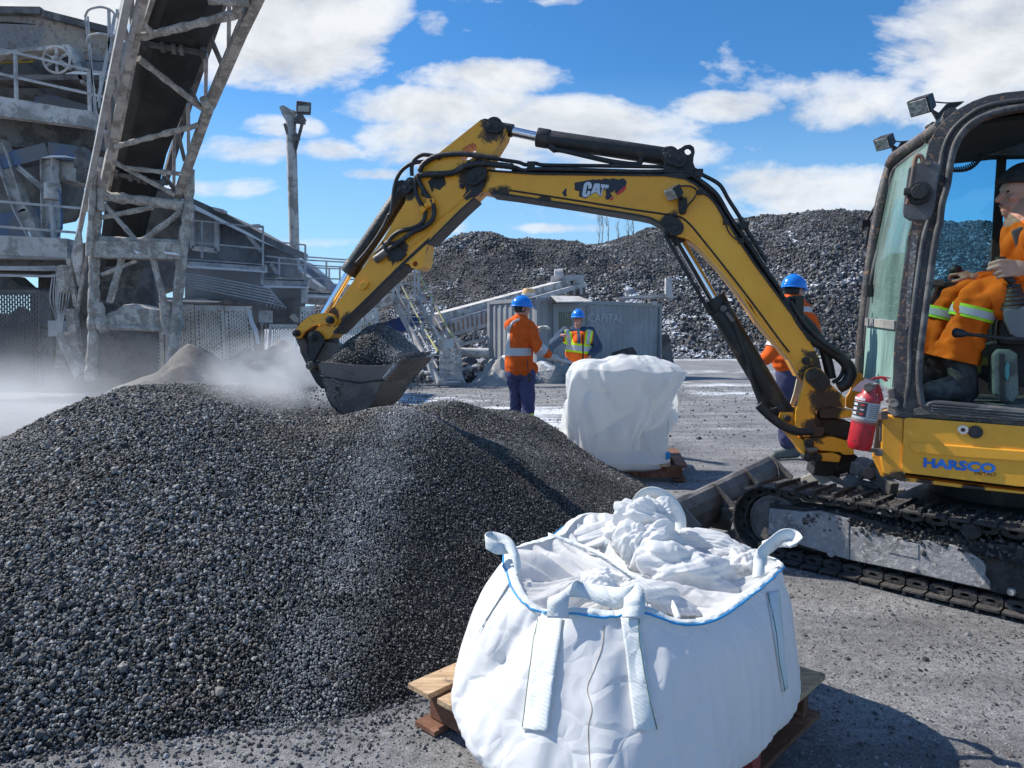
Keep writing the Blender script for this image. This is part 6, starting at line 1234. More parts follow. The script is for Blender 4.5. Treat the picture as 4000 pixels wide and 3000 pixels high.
ribbon('tie_cord', [('L', 750, 400, 2.46, (0, .3, 1)), ('L', 900, 450, 2.40, (0, .3, 1)), ('L', 1060, 520, 2.28, (0, .3, 1)), ('L', 1200, 615, 2.12, (0, .4, 1)), ('L', 1290, 660, 2.08, (.3, .3, 1)), ('L', 1400, 740, 2.0, (.3, .3, 1)), ('L', 1450, 850, 1.86, (1, 0, .2))], .016, STRAP, bag1)
MB().tube(catmull([at('L', 270, 1330, 2.02), at('L', 290, 1310, 2.0), at('L', 300, 1335, 2.0), at('L', 280, 1345, 2.02)], 5), .010, 8).build('blue_tie', BLUE, bag1)
# ---- second bag, taller and slumped, on the pallet beyond the pile
bag2 = empty('bulk_bag', (1.1, 6.75, .15), 'tall creased white bag on the pallet beyond the slag pile, its top flopping over', 'bulk bag', 'white bulk bags on pallets')
prof2 = [(1492, 840, 1420, .38), (1470, 730, 1470, .44), (1420, 700, 1470, .46), (1340, 692, 1405, .46), (1250, 690, 1400, .44), (1150, 690, 1470, .43), (1000, 690, 1500, .42), (900, 692, 1550, .41), (830, 690, 1590, .40), (770, 705, 1600, .38), (730, 740, 1550, .33), (700, 830, 1420, .27), (675, 960, 1360, .18), (658, 1110, 1290, .08)]
ys_ = np.array([p[0] for p in prof2][::-1]); YC = 6.75
def ring2(yv, sc, NC, e=.62):
    xl, xr, dp = (np.interp(yv, ys_, np.array([p[k] for p in prof2][::-1])) for k in (1, 2, 3)); a, b_ = at('F', xl, yv, YC), at('F', xr, yv, YC); ph = np.linspace(0, 2 * PI, NC, endpoint=False)
    q0, q1 = np.sign(np.cos(ph)) * np.abs(np.cos(ph)) ** e, np.sign(np.sin(ph)) * np.abs(np.sin(ph)) ** e; return np.stack([(a.x + b_.x) / 2 + (b_.x - a.x) / 2 * sc * q0, YC + dp * sc * q1, a.z + 0 * ph], -1)
NC = 300; ph = np.linspace(0, 2 * PI, NC, endpoint=False); G = np.array([ring2(y, 1.0, NC, .60) for y in np.r_[np.linspace(1492, 700, 150), np.linspace(697, 658, 24)]])
cen = G.mean(1, keepdims=True); o2 = G - cen; o2[..., 2] = 0; o2 /= np.maximum(np.linalg.norm(o2, axis=-1, keepdims=True), .02); hz = np.clip((G[..., 2] - .16) / .10, 0, 1)
P_ = np.stack([np.cos(ph)[None] * .9 + 0 * G[..., 2], np.sin(ph)[None] * .9 + 0 * G[..., 2], G[..., 2] * .75], -1); P2 = np.stack([np.cos(ph)[None] * 2.6 + G[..., 2] * .8, np.sin(ph)[None] * 2.6 + 0 * G[..., 2], G[..., 2] * 1.5], -1)
d2 = (crumple(P_, 21, 2, 1.1, 2.0, .5, n=2) * .15 + crumple(P2, 22, 2, 1.2, 2.1, .5, n=2) * .045 - .01) * hz
for q0, q1, w, dd in [(('F', 700, 880, 6.35), ('F', 1000, 950, 6.35), .04, .05), (('F', 760, 1260, 6.32), ('F', 840, 960, 6.32), .035, .05), (('F', 990, 1000, 6.3), ('F', 1010, 1160, 6.3), .035, .05), (('F', 1290, 880, 6.35), ('F', 1490, 1140, 6.35), .05, .07), (('F', 930, 1260, 6.3), ('F', 1200, 1110, 6.3), .035, .05), (('F', 1350, 1100, 6.35), ('F', 1210, 1380, 6.35), .06, .05), (('F', 1380, 1240, 6.4), ('F', 1560, 1230, 6.4), .05, .12), (('F', 780, 900, 6.3), ('F', 1000, 960, 6.3), .03, -.03)]: d2 = d2 + crease(G, at(*q0), at(*q1), w, dd)
G = G + o2 * d2[..., None]; G[..., 2] += crumple(np.stack([G[..., 0] * 2, G[..., 1], 0 * G[..., 0]], -1), 23, 2, 1.3, n=2) * .06 * np.clip((G[..., 2] - .80) / .25, 0, 1)
lofted('bag_body', G, cloth_mat('thin white bag', (.84, .86, .87), 500, .38, .08, False, .3, 3.2), bag2)
MB().tube(catmull([at('F', 1485, 1150, 6.45), at('F', 1480, 1220, 6.45), at('F', 1470, 1280, 6.45), at('F', 1455, 1310, 6.45)], 5), .006, 6).build('tie_cord', STRAP, bag2)
MB().tube(catmull([at('F', 1470, 1425, 6.4), at('F', 1485, 1405, 6.4), at('F', 1488, 1435, 6.4), at('F', 1465, 1445, 6.4)], 5), .016, 8).build('blue_tie', BLUE, bag2)
# ================================================================ people
def blobmesh(parts, voxel, smooth=3, disp=None):
    mb = MB()
    for q in parts:
        if q[0] == 'c':
            _, a, b, r0, r1 = q; a, b = Vector(a), Vector(b); mb.cyl(a, b, r0, r1, 20); mb.ball(a, r0, 16, 10); mb.ball(b, r1, 16, 10)
        else: mb.ball(q[1], 1, 20, 14, q[2], q[3] if len(q) > 3 else None)
    me = mb.mesh(); o = bpy.data.objects.new('x', me); COL.objects.link(o)
    md = o.modifiers.new('r', 'REMESH'); md.mode = 'VOXEL'; md.voxel_size = voxel; md.use_smooth_shade = True
    if smooth: ms = o.modifiers.new('s', 'SMOOTH'); ms.iterations = smooth; ms.factor = .5
    dg = bpy.context.evaluated_depsgraph_get(); dg.update(); res = bpy.data.meshes.new_from_object(o.evaluated_get(dg)); bpy.data.objects.remove(o)
    if disp:
        n = len(res.vertices); co = np.empty(n * 3, np.float32); res.vertices.foreach_get('co', co); no = np.empty(n * 3, np.float32); res.vertices.foreach_get('normal', no); co = co.reshape(-1, 3); no = no.reshape(-1, 3)
        co = co + no * (crumple(co, disp[2], 3, disp[1], 1.8, .55) * disp[0])[:, None]; res.vertices.foreach_set('co', co.astype(np.float32).ravel()); res.update()
    return res
def fabric(name, c, dark=.6, bands=()):
    m, t, b = material(name); P = coords(t, False); col = t.mix(t.ramp(t.noise(P, 6, 4, .6), [(.35, 0), (.65, 1)]), tuple(x * dark for x in c), c)
    sp = t.new('ShaderNodeSeparateXYZ'); t.lk(P, sp.inputs[0])
    for (axis, lo, hi, cc, lims) in bands:   # sewn-on reflective tape
        k = t.math('MULTIPLY', t.math('GREATER_THAN', axis(t, sp), lo), t.math('LESS_THAN', axis(t, sp), hi))
        for ax2, l2, h2 in lims: k = t.math('MULTIPLY', k, t.math('MULTIPLY', t.math('GREATER_THAN', ax2(t, sp), l2), t.math('LESS_THAN', ax2(t, sp), h2)))
        col = t.mix(k, col, cc)
    t.lk(col, b.inputs['Base Color']); b.inputs['Roughness'].default_value = .85; b.inputs['Specular IOR Level'].default_value = .15; t.lk(t.bump(t.noise(P, 30, 4, .6), .25, .01), b.inputs['Normal']); return m
Xc = lambda t, s: s.outputs[0]; Zc = lambda t, s: s.outputs[2]
SKIN = surf('skin', (.56, .31, .22), (.48, .24, .17), .3, 12, .5, bump=.05); SKIN2 = surf('weathered skin', (.52, .26, .20), (.45, .20, .15), .4, 14, .5, bump=.05)
HELM = plain('blue helmet plastic', (.015, .21, .72), .22); DARKC = plain('dark hair and straps', (.02, .018, .02), .7); GLOVE = fabric('pale work glove', (.55, .53, .47), .8)
NAVY = fabric('navy work cloth', (.075, .08, .16), .75); BOOT = surf('worn work boot', (.045, .045, .05), (.09, .09, .09), .4, 12, .6, bump=.3, dust=(.3, .3, .29), dust_amt=.6)
ORANGE = (.78, .125, .02); SILV = (.50, .51, .52); LIME = (.55, .85, .03)
def head(c, f, s=1.0):   # parts: skull, jaw, nose, ears, neck; f = facing
    f = f.normalized(); l = Vector((0, 0, 1)).cross(f); u = Vector((0, 0, 1)); R = Matrix((f, l, u)).transposed(); c = Vector(c)
    P = [('e', c + u * .025 * s, (.098 * s, .077 * s, .105 * s), R), ('e', c + f * .026 * s - u * .055 * s, (.070 * s, .060 * s, .070 * s), R), ('c', c + f * .095 * s + u * .01 * s, c + f * .112 * s - u * .022 * s, .010 * s, .016 * s), ('e', c + f * .060 * s - u * .094 * s, (.030 * s, .030 * s, .024 * s), R),
         ('e', c + f * .086 * s - u * .052 * s, (.016 * s, .028 * s, .012 * s), R), ('c', c - f * .01 * s - u * .05 * s, c - f * .03 * s - u * .19 * s, .056 * s, .064 * s), ('e', c + f * .07 * s + u * .035 * s, (.03 * s, .05 * s, .014 * s), R)]
    for k in (-1, 1): P += [('e', c + l * k * .078 * s - f * .005 * s - u * .01 * s, (.018 * s, .010 * s, .032 * s), R), ('e', c + f * .055 * s + l * k * .04 * s - u * .02 * s, (.03 * s, .028 * s, .025 * s), R)]
    return P, (f, l, u, R)
def facebits(c, fr, s, parent, glasses=False, mouth=False):
    f, l, u, R = fr; c = Vector(c)
    for k in (-1, 1): MB().ball(c + f * .083 * s + l * k * .032 * s + u * .012 * s, .012 * s, 12, 8, (.5, 1, .55), R).build('eye', DARKC, parent)
    MB().ball(c + f * .098 * s - u * .052 * s, .02 * s, 12, 8, (.35, 1, .25), R).build('mouth', plain('lips', (.28, .08, .07), .5), parent)
    if glasses:
        mb = MB()
        for k in (-1, 1): mb.tube([c + f * (.102 - .01 * (a_[0] * k > .02)) * s + l * (k * .036 + a_[0]) * s + u * (.012 + a_[1]) * s for a_ in [(.028 * math.cos(t_), .019 * math.sin(t_)) for t_ in np.linspace(0, 2 * PI, 14, endpoint=False)]], .0022 * s, 5, closed=True); mb.tube([c + f * .10 * s + l * k * .064 * s + u * .014 * s, c - f * .0 * s + l * k * .084 * s + u * .014 * s], .003 * s, 5)
        mb.build('glasses', DARKC, parent)
def helmet(c, fr, s, parent, tilt=0.0):
    f, l, u, R = fr; c = Vector(c) + u * .045 * s; R2 = R @ Matrix.Rotation(tilt, 3, 'Y'); mb = MB(); mb.ball(c, 1, 28, 12, (.148 * s, .118 * s, .135 * s), R2, 0, .52); hm = mb.build('hard_hat', HELM, parent)
    n = 40; A = []; B_ = []
    for i in range(n):
        a = 2 * PI * i / n; k = 1.10 + (.20 if math.cos(a) > 0 else .0) * max(0, math.cos(a)) ** 1.5; A.append(c + R2 @ Vector((.143 * s * math.cos(a), .114 * s * math.sin(a), .004 * s))); B_.append(c + R2 @ Vector((.143 * s * math.cos(a) * k, .114 * s * math.sin(a) * k, -.014 * s)))
    mb = MB(); mb.sheet(A, B_, True); mb.sheet([p - u * .006 for p in B_], [p - u * .006 for p in A], True); mb.sheet(B_, [p - u * .006 for p in B_], True); mb.build('brim', HELM, hm)
    mb = MB(); mb.tube([c + R2 @ Vector((.132 * s * math.cos(a), .105 * s * math.sin(a), .028 * s)) for a in np.linspace(0, 2 * PI, 30, endpoint=False)], .008 * s, 6, closed=True); mb.build('strap', DARKC, hm)
    mb = MB(); mb.tube(catmull([c + R2 @ Vector((-.148 * s, 0, 0)), c + R2 @ Vector((-.10 * s, 0, .085 * s)), c + R2 @ Vector((0, 0, .138 * s)), c + R2 @ Vector((.10 * s, 0, .09 * s)), c + R2 @ Vector((.146 * s, 0, 0))], 5), .010 * s, 6); mb.build('ridge', HELM, hm)
    mb = MB(); mb.ball(c - u * .045 * s - f * .018 * s, 1, 20, 10, (.092 * s, .083 * s, .08 * s), R, .0, .72); mb.build('hair', DARKC, parent); return hm
def hand(w, d, up, s=1.0, curl=.5, side=1):
    """palm and five fingers of unequal length; up = back of the hand; side = which way the thumb leaves"""
    d = d.normalized(); l = up.cross(d).normalized() * side; u = d.cross(l).normalized() * side; w = Vector(w); P = [('e', w + d * .045 * s, (.05 * s, .042 * s, .018 * s), Matrix((d, l, u)).transposed())]
    for i, (o, ln) in enumerate([(.030, .068), (.010, .078), (-.011, .072), (-.030, .056)]):
        p = w + d * .082 * s + l * o * s; a = curl * .6; dd = d
        for k, fr_ in enumerate((.45, .32, .23)):
            dd = (d * math.cos(a) - u * math.sin(a)).normalized(); q = p + dd * ln * fr_ * s; P.append(('c', p, q, .0098 * s * (1 - .12 * k), .009 * s * (1 - .12 * k))); p = q; a += curl
    p = w + d * .025 * s + l * .034 * s; q = p + (d * .6 + l * .75 - u * .3).normalized() * .038 * s; e = q + (d * .95 + l * .1 - u * .35 * (1 + curl)).normalized() * .034 * s; P += [('c', p, q, .014 * s, .012 * s), ('c', q, e, .011 * s, .0095 * s)]
    return P
def person(label, c, group=None):
    return c
def wrap(name, a, b, r0, r1, mat, parent, n=24, k0=0, k1=1):
    a, b = Vector(a), Vector(b); p, q = a.lerp(b, k0), a.lerp(b, k1); ra, rb = r0 + (r1 - r0) * k0, r0 + (r1 - r0) * k1; mb = MB(); mb.cyl(p, q, ra, rb, n); return mb.build(name, mat, parent)
def boot(toe, heel, ankle, s=1.0):
    toe, heel, ankle = Vector(toe), Vector(heel), Vector(ankle); u = Vector((0, 0, 1)); return [('c', heel + u * .045 * s, toe + u * .04 * s, .045 * s, .042 * s), ('c', heel + u * .03 * s, toe + u * .03 * s, .03 * s, .036 * s), ('c', heel + u * .05 * s, ankle, .048 * s, .052 * s), ('c', (heel + ankle) / 2 + u * .02, toe + u * .05 * s, .04 * s, .036 * s)]
def F_(D): return lambda x, y, d=0.0: at('F', x, y, D + d)
# ---- worker by the pile, back to the camera
q = F_(9.8); fcg = Vector((.80, .55, 0)); hc = q(368, 305); hp, fr = head(hc, Vector((.96, .28, 0)), 1.0)
neck, sL, sR = q(350, 385), q(285, 425, -.03), q(425, 440, .02); hip = q(345, 760); eR, wR = q(500, 610, -.18), q(590, 672, -.12); eL, wL = q(450, 530, .25), q(478, 458, .10)
kL, kR = q(325, 960, .05), q(415, 965, -.08); aL, aR = q(320, 1130, .12), q(415, 1150, -.12)
shd = [q(240, 1175, .15)]
body_ = hp + [('c', neck + Vector((0, 0, -.12)), hip, .10, .12), ('c', sL + Vector((0, 0, -.04)), sR + Vector((0, 0, -.04)), .05, .05), ('c', sR, eR, .055, .045), ('c', eR, wR, .042, .03), ('c', sL, q(380, 520, .25), .055, .045), ('c', q(380, 520, .25), wL, .042, .03), ('c', hip + Vector((-.07, 0, -.05)), kL, .09, .06), ('c', hip + Vector((.09, 0, -.05)), kR, .09, .06), ('c', kL, aL, .058, .04), ('c', kR, aR, .058, .04)] + hand(wR, q(660, 690, -.1) - wR, Vector((-.2, -.3, 1)), 1.0, .8) + hand(wL, q(530, 445, .05) - wL, Vector((0, -.3, 1)), 1.1, .45)
P1 = link('person', blobmesh(body_, .009), SKIN2); tag(P1, 'person in orange jacket and navy trousers seen from behind beside the slag pile', 'person', 'workers standing in the yard')
facebits(hc, fr, 1.0, P1); helmet(hc, fr, 1.0, P1, .06)
zb0, zb1 = q(0, 662).z, q(0, 604).z; xa = q(500, 0).x
fab = fabric('orange jacket cloth', ORANGE, .8, [(Zc, zb0, zb1, SILV, [(Xc, -9, q(440, 0).x)]), (Xc, q(248, 0).x, q(276, 0).x, SILV, [(Zc, zb1, q(0, 440).z)])])
jk = [('c', neck + Vector((0, 0, -.06)), q(350, 600), .145, .19), ('c', q(350, 600), q(345, 745), .19, .20), ('c', q(300, 700), q(440, 760, .05), .10, .10), ('c', sL + Vector((0, 0, -.02)), sR + Vector((0, 0, -.02)), .09, .09), ('c', neck + Vector((0, 0, -.02)), neck + Vector((0, 0, -.08)), .085, .12), ('c', sR, eR, .088, .078), ('c', eR, wR, .078, .055), ('c', sL, q(380, 520, .25), .085, .075), ('c', q(380, 520, .25), wL, .07, .05)]
J1 = link('jacket', blobmesh(jk, .012, 2, (.022, 3.2, 4)), fab, P1)
wrap('reflective_band', eR, wR, .092, .072, plain('silver tape', SILV, .4), P1, k0=-.05, k1=.42); MB().tube(catmull([q(262, 470, -.22), q(300, 410, -.2), q(350, 385, -.17)], 6), .018, 6).build('reflective_band', plain('silver tape', SILV, .4), P1)
tr = [('c', q(345, 755), q(345, 780), .17, .17), ('c', q(310, 790), kL, .115, .095), ('c', q(400, 790), kR, .12, .10), ('c', kL, q(322, 1140, .1), .095, .085), ('c', kR, q(412, 1160, -.1), .10, .09)]
zt = q(0, 1130).z; T1 = link('trousers', blobmesh(tr, .012, 2, (.035, 4, 8)), fabric('navy trousers with tape', (.085, .085, .17), .75, [(Zc, zt, zt + .065, LIME, []), (Zc, zt + .02, zt + .045, SILV, [])]), P1)
for a, k in ((q(322, 1140, .1), (-.05)), (q(412, 1160, -.1), .02)): link('boot', blobmesh(boot((a.x + .12, a.y + .08, 0), (a.x - .08, a.y - .02, 0), (a.x, a.y, .16)), .010), BOOT, P1)
link('glove', blobmesh(hand(wR, q(660, 690, -.1) - wR, Vector((-.2, -.3, 1)), 1.5, .7) + [('c', wR - (q(660, 690, -.1) - wR).normalized() * .03, wR + (q(660, 690, -.1) - wR).normalized() * .06, .05, .05)], .007, 1), GLOVE, P1); link('glove', blobmesh(hand(wL, q(530, 445, .05) - wL, Vector((0, -.3, 1)), 1.35, .45) + [('c', wL - Vector((.02, 0, .02)), wL + Vector((.03, 0, 0)), .042, .04)], .007, 1), GLOVE, P1)
rd = MB(); rd.cyl(q(640, 690, -.14), q(750, 716, -.1), .020, n=12); tag(rd.build('metal_rod', plain('pale aluminium', (.55, .55, .55), .4)), 'short pale metal rod held in the gloved hand over the tall white bag', 'rod')
rd = MB(); rd.box(q(426, 830, -.30), .055, .03, .13); rd.cyl(q(416, 780, -.30), q(408, 690, -.30), .006); tag(rd.build('two_way_radio', DECAL_BLACK, None, .004), 'black two-way radio clipped at the belt of the person seen from behind', 'radio')
# ---- worker in the hi-vis vest
q = F_(13.7); fcg = Vector((-.15, -1, 0)); hc = q(796, 384); hp, fr = head(hc, fcg, 1.08)
sL, sR = q(700, 478), q(890, 482); eL, wL = q(606, 575, -.1), q(672, 515, -.42); eR, wR = q(945, 600, .05), q(900, 655, -.2); hip = q(800, 700)
body_ = hp + [('c', q(798, 520), hip, .12, .14), ('c', sL, sR, .06, .06), ('c', sL, eL, .055, .045), ('c', eL, wL, .042, .03), ('c', sR, eR, .055, .045), ('c', eR, wR, .042, .03), ('c', hip, q(765, 860), .10, .06), ('c', q(765, 860), q(765, 1010), .06, .04), ('c', hip, q(835, 860), .10, .06), ('c', q(835, 860), q(838, 1010), .06, .04)] + hand(wL, Vector((.25, -.9, .3)), Vector((0, .2, 1)), 1.4, .6) + hand(wR, Vector((-.4, -.6, -.5)), Vector((1, 0, .3)), 1.0, .7)
P2 = link('person', blobmesh(body_, .011), SKIN2); tag(P2, 'person in orange and lime safety vest over a blue coat pointing towards the camera', 'person', 'workers standing in the yard')
facebits(hc, fr, 1.08, P2, True); helmet(hc, fr, 1.08, P2)
JB = fabric('slate blue coat', (.07, .10, .16), .7); cts = [('c', q(798, 560), q(800, 660), .19, .21), ('c', q(740, 500), q(856, 500), .10, .10), ('c', sL + Vector((0, 0, -.02)), sR + Vector((0, 0, -.02)), .09, .09), ('c', q(755, 468, .04), q(840, 468, .04), .075, .075), ('c', sL, eL, .10, .095), ('c', eL, wL, .09, .06), ('c', sR, eR, .105, .10), ('c', eR, wR, .095, .07), ('c', q(770, 690), q(840, 690), .18, .18)]
link('coat', blobmesh(cts, .015, 2, (.025, 4, 2)), JB, P2)
vs = [('c', q(798, 575, -.03), q(798, 650, -.03), .225, .245), ('c', q(735, 520, -.03), q(860, 520, -.03), .125, .125), ('c', q(705, 492, -.02), q(720, 530, -.02), .105, .12), ('c', q(885, 492, -.02), q(870, 530, -.02), .105, .12)]
def Dz(t, s): return t.math('ADD', s.outputs[2], t.math('MULTIPLY', s.outputs[0], .12))
def Sl(t, s): return t.math('ADD', t.math('ABSOLUTE', t.math('SUBTRACT', s.outputs[0], q(798, 0).x)), t.math('MULTIPLY', s.outputs[2], -.16))
zz = lambda y: q(0, y).z + .12 * q(798, 0).x
sl0 = .17 - .16 * q(0, 480).z
vm = fabric('hi-vis vest', (.95, .16, .02), .85, [(Zc, q(0, 580).z, 9, (.07, .10, .16), [(lambda t, s: t.math('ABSOLUTE', t.math('SUBTRACT', s.outputs[0], q(798, 0).x)), -1, .03)]), (Dz, zz(640), zz(570), LIME, []), (Dz, zz(625), zz(586), SILV, []), (Sl, sl0 - .03, sl0 + .11, LIME, [(Zc, q(0, 575).z, 9)]), (Sl, sl0 + .005, sl0 + .075, SILV, [(Zc, q(0, 575).z, 9)]), (Xc, q(822, 0).x, q(834, 0).x, (.02, .02, .03), [(Zc, -1, q(0, 500).z)])])
link('safety_vest', blobmesh(vs, .014, 2, (.02, 4, 5)), vm, P2)
link('trousers', blobmesh([('c', hip, q(765, 860), .14, .10), ('c', q(765, 860), q(765, 1010), .10, .09), ('c', hip, q(835, 860), .14, .10), ('c', q(835, 860), q(838, 1010), .10, .09)], .015, 2, (.03, 4, 3)), NAVY, P2)
for x in (765, 838): a = q(x, 1010); link('boot', blobmesh(boot((a.x, a.y - .16, 0), (a.x, a.y + .06, 0), (a.x, a.y, .14)), .012), BOOT, P2)
# ---- worker behind the boom
q = lambda x, y, d=0.0: at('H', x, y, 7.58 + d); hc = q(500, 395); hp, fr = head(hc, Vector((.8, .5, -.05)), 1.0); sL, sR = q(420, 530, -.05), q(560, 520, .1); hip = q(470, 830); eL, wL = q(380, 750, -.22), q(318, 835, -.25); eR, wR = q(620, 640, .2), q(650, 700, .4)
kL, kR = q(455, 1120, .0), q(480, 1120, .2); aL, aR = q(460, 1390), q(520, 1400, .3); hnd = hand(wL, q(240, 800, -.25) - wL, Vector((0, -.5, 1)), 1.1, .5)
P3 = link('person', blobmesh(hp + [('c', q(490, 480), hip, .12, .13), ('c', sL, sR, .07, .07), ('c', sL, eL, .055, .045), ('c', eL, wL, .042, .03), ('c', sR, eR, .055, .045), ('c', eR, wR, .042, .03), ('c', hip, kL, .1, .06), ('c', hip, kR, .1, .06), ('c', kL, aL, .06, .04), ('c', kR, aR, .06, .04)] + hnd + hand(wR, Vector((.5, .6, 0)), Vector((0, 0, 1)), 1.0, .5), .009), SKIN2)
tag(P3, 'person in orange jacket half hidden behind the excavator boom', 'person', 'workers standing in the yard'); facebits(hc, fr, 1.0, P3); helmet(hc, fr, 1.0, P3, .05)
tz = q(0, 560).z
link('jacket', blobmesh([('c', q(490, 500), q(470, 650), .15, .19), ('c', q(470, 650), q(460, 820), .19, .19), ('c', sL, sR, .09, .09), ('c', sL, eL, .09, .085), ('c', eL, wL, .085, .065), ('c', sR, eR, .09, .08), ('c', eR, wR, .075, .055)], .012, 2, (.04, 3.5, 6)), fabric('orange jacket cloth', ORANGE, .8, [(Zc, q(0, 530).z, q(0, 495).z, SILV, [(Xc, q(540, 0).x, 9)])]), P3)
wrap('reflective_band', eL, wL, .098, .080, plain('silver tape', SILV, .4), P3, k0=.0, k1=.30)
link('trousers', blobmesh([('c', hip, kL, .15, .11), ('c', hip, kR, .15, .11), ('c', kL, q(460, 1360), .11, .095), ('c', kR, q(515, 1370, .3), .11, .09)], .012, 2, (.035, 4, 7)), NAVY, P3)
for a, k in ((aL, 0), (aR, .0)): link('boot', blobmesh(boot((a.x - .16, a.y - .06, 0), (a.x + .09, a.y, 0), (a.x + .02, a.y, .14)), .010), surf('grey suede boot', (.13, .15, .14), (.08, .09, .09), .4, 12, .8, bump=.3), P3)
link('glove', blobmesh(hnd + [('c', wL, wL + Vector((.03, 0, .0)), .04, .045)], .007, 1), DARKC, P3)
# ---- the operator in the cab
p_ = lambda v, x, y, w: PU(v, x, y, off=w); hc = p_('I', 1632, 1085, .45); hp, fr = head(hc, Vector((-1, .12, -.05)), .95)
hipL, hipR = p_('J', 1600, 600, .40), p_('J', 1600, 600, .62); kL, kR = p_('J', 1075, 560, .30), p_('J', 860, 580, .56); aL, aR = p_('J', 950, 1120, .30), p_('J', 740, 1100, .55)
shL, shR = p_('I', 1850, 1480, .26), p_('I', 1760, 1480, .66); wl_ = p_('J', 1470, 325, .22); wr_ = p_('J', 1045, 385, .60); er_ = p_('J', 1380, 430, .66)
fing = []
for (x0, y0, x1, y1, x2, y2, r_) in [(1350, 255, 1260, 245, 1172, 272, .0105), (1340, 290, 1250, 290, 1162, 316, .011), (1345, 325, 1270, 330, 1208, 352, .0105), (1355, 355, 1290, 368, 1235, 385, .0095)]: a, b_, c = p_('J', x0, y0, .20), p_('J', x1, y1, .185), p_('J', x2, y2, .20); fing += [('c', a, b_, r_ * 1.15, r_), ('c', b_, c, r_, r_ * .85)]
hn = fing + [('e', p_('J', 1385, 310, .215), (.052, .022, .042), Matrix((uu_, nu, Vector((0, 0, 1)))).transposed()), ('c', p_('J', 1400, 300, .22), wl_, .030, .027), ('c', wl_, wl_ + Vector((.12, -.02, .0)), .027, .032), ('c', p_('J', 1400, 345, .24), p_('J', 1330, 372, .255), .015, .012), ('c', p_('J', 1330, 372, .255), p_('J', 1285, 350, .26), .012, .010)]
OP = link('person', blobmesh(hp + [('c', p_('I', 1760, 1300, .46), (hipL + hipR) / 2, .13, .14), ('c', shL, shR, .06, .06), ('c', hipL, kL, .08, .055), ('c', hipR, kR, .08, .055), ('c', kL, aL, .052, .035), ('c', kR, aR, .052, .035), ('c', shR, er_, .05, .04), ('c', er_, wr_, .038, .026), ('c', shL, wl_ + Vector((.22, -.05, .03)), .05, .04), ('c', wl_ + Vector((.22, -.05, .03)), wl_, .04, .027)] + hn + hand(wr_, p_('J', 900, 330, .62) - wr_, Vector((0, -.6, .8)), .95, .9), .0055, 2), SKIN)
tag(OP, 'person in orange work clothes and dark knit cap seated in the excavator cab', 'person'); facebits(hc, fr, .95, OP)
R = fr[3]; mb = MB(); mb.ball(hc + Vector((.008, 0, .040)), 1, 28, 14, (.112, .096, .118), R @ Matrix.Rotation(-.22, 3, 'Y'), 0, .52); mb.tube([hc + Vector((.008, 0, .040)) + (R @ Matrix.Rotation(-.22, 3, 'Y')) @ Vector((.110 * math.cos(a), .094 * math.sin(a), .010)) for a in np.linspace(0, 2 * PI, 30, endpoint=False)], .018, 8, closed=True); mb.build('knit_cap', surf('charcoal knit', (.035, .036, .04), (.05, .05, .055), .5, 30, .95, bump=.5, bscale=200), OP)
OC = fabric('orange coverall cloth', (.82, .155, .012), .85)
def sleeve(name, pts, radii, mat, parent, seed, amp=.016, NU=56, NVv=90, hem=0.0):
    """a cloth tube over a limb, open at its end, with creases gathered at the bend"""
    C = catmull(pts, 12); n = len(C); Rr = np.interp(np.linspace(0, len(pts) - 1, n), np.arange(len(pts)), radii); G = []; u = None
    for i in range(n):
        d = (C[min(n - 1, i + 1)] - C[max(0, i - 1)]).normalized()
        if u is None: _, s_, u = frame(d)
        else: u = (u - d * u.dot(d)).normalized()
        s_ = d.cross(u); G.append([tuple(C[i] + (s_ * math.cos(2 * PI * k / NU) + u * math.sin(2 * PI * k / NU)) * Rr[i]) for k in range(NU)])
    G = np.array(G); cen = G.mean(1, keepdims=True); o_ = G - cen; o_ /= np.linalg.norm(o_, axis=-1, keepdims=True); th = np.arange(NU) / NU * 2 * PI; ln = np.linspace(0, 1, n)[:, None]
    w = crumple(G, seed, 3, 5.5, 1.9, .6, n=3) * amp * 2 + np.sin(th * 5 + seed + 2 * np.sin(ln * 5))[None if False else slice(None)] * amp * .9 * ln
    G = G + o_ * w[..., None]; inn = G[-1:] - o_[-1:] * .012; return lofted(name, np.concatenate([G, inn]), mat, parent)
sleeve('trousers', [hipL + Vector((.05, 0, 0)), p_('J', 1330, 555, .32), p_('J', 1130, 560, .30), p_('J', 1060, 620, .29), p_('J', 1000, 780, .29), p_('J', 945, 930, .29), p_('J', 905, 1055, .29)], [.13, .115, .098, .090, .088, .094, .102], OC, OP, 3)
sleeve('trousers', [hipR + Vector((.05, 0, 0)), p_('J', 1150, 560, .58), p_('J', 920, 580, .56), p_('J', 850, 640, .55), p_('J', 790, 780, .55), p_('J', 745, 900, .55), p_('J', 715, 1010, .55)], [.12, .11, .092, .084, .078, .080, .085], OC, OP, 7)
tape = plain('silver tape', SILV, .4); limet = plain('lime tape', (.42, .80, .02), .5)
for k, sh, w, r_ in ((p_('J', 1055, 620, .29), p_('J', 985, 800, .29), .30, .100), (p_('J', 842, 640, .55), p_('J', 780, 800, .55), .56, .094)):
    d = (sh - k).normalized(); a = k + d * .0
    for s0, s1, m_, dr in ((0, .062, limet, 0), (.014, .048, tape, .0025)):
        MB().cyl(a + d * s0, a + d * s1, r_ + dr, r_ + dr, 28, False).build('reflective_band', m_, OP)
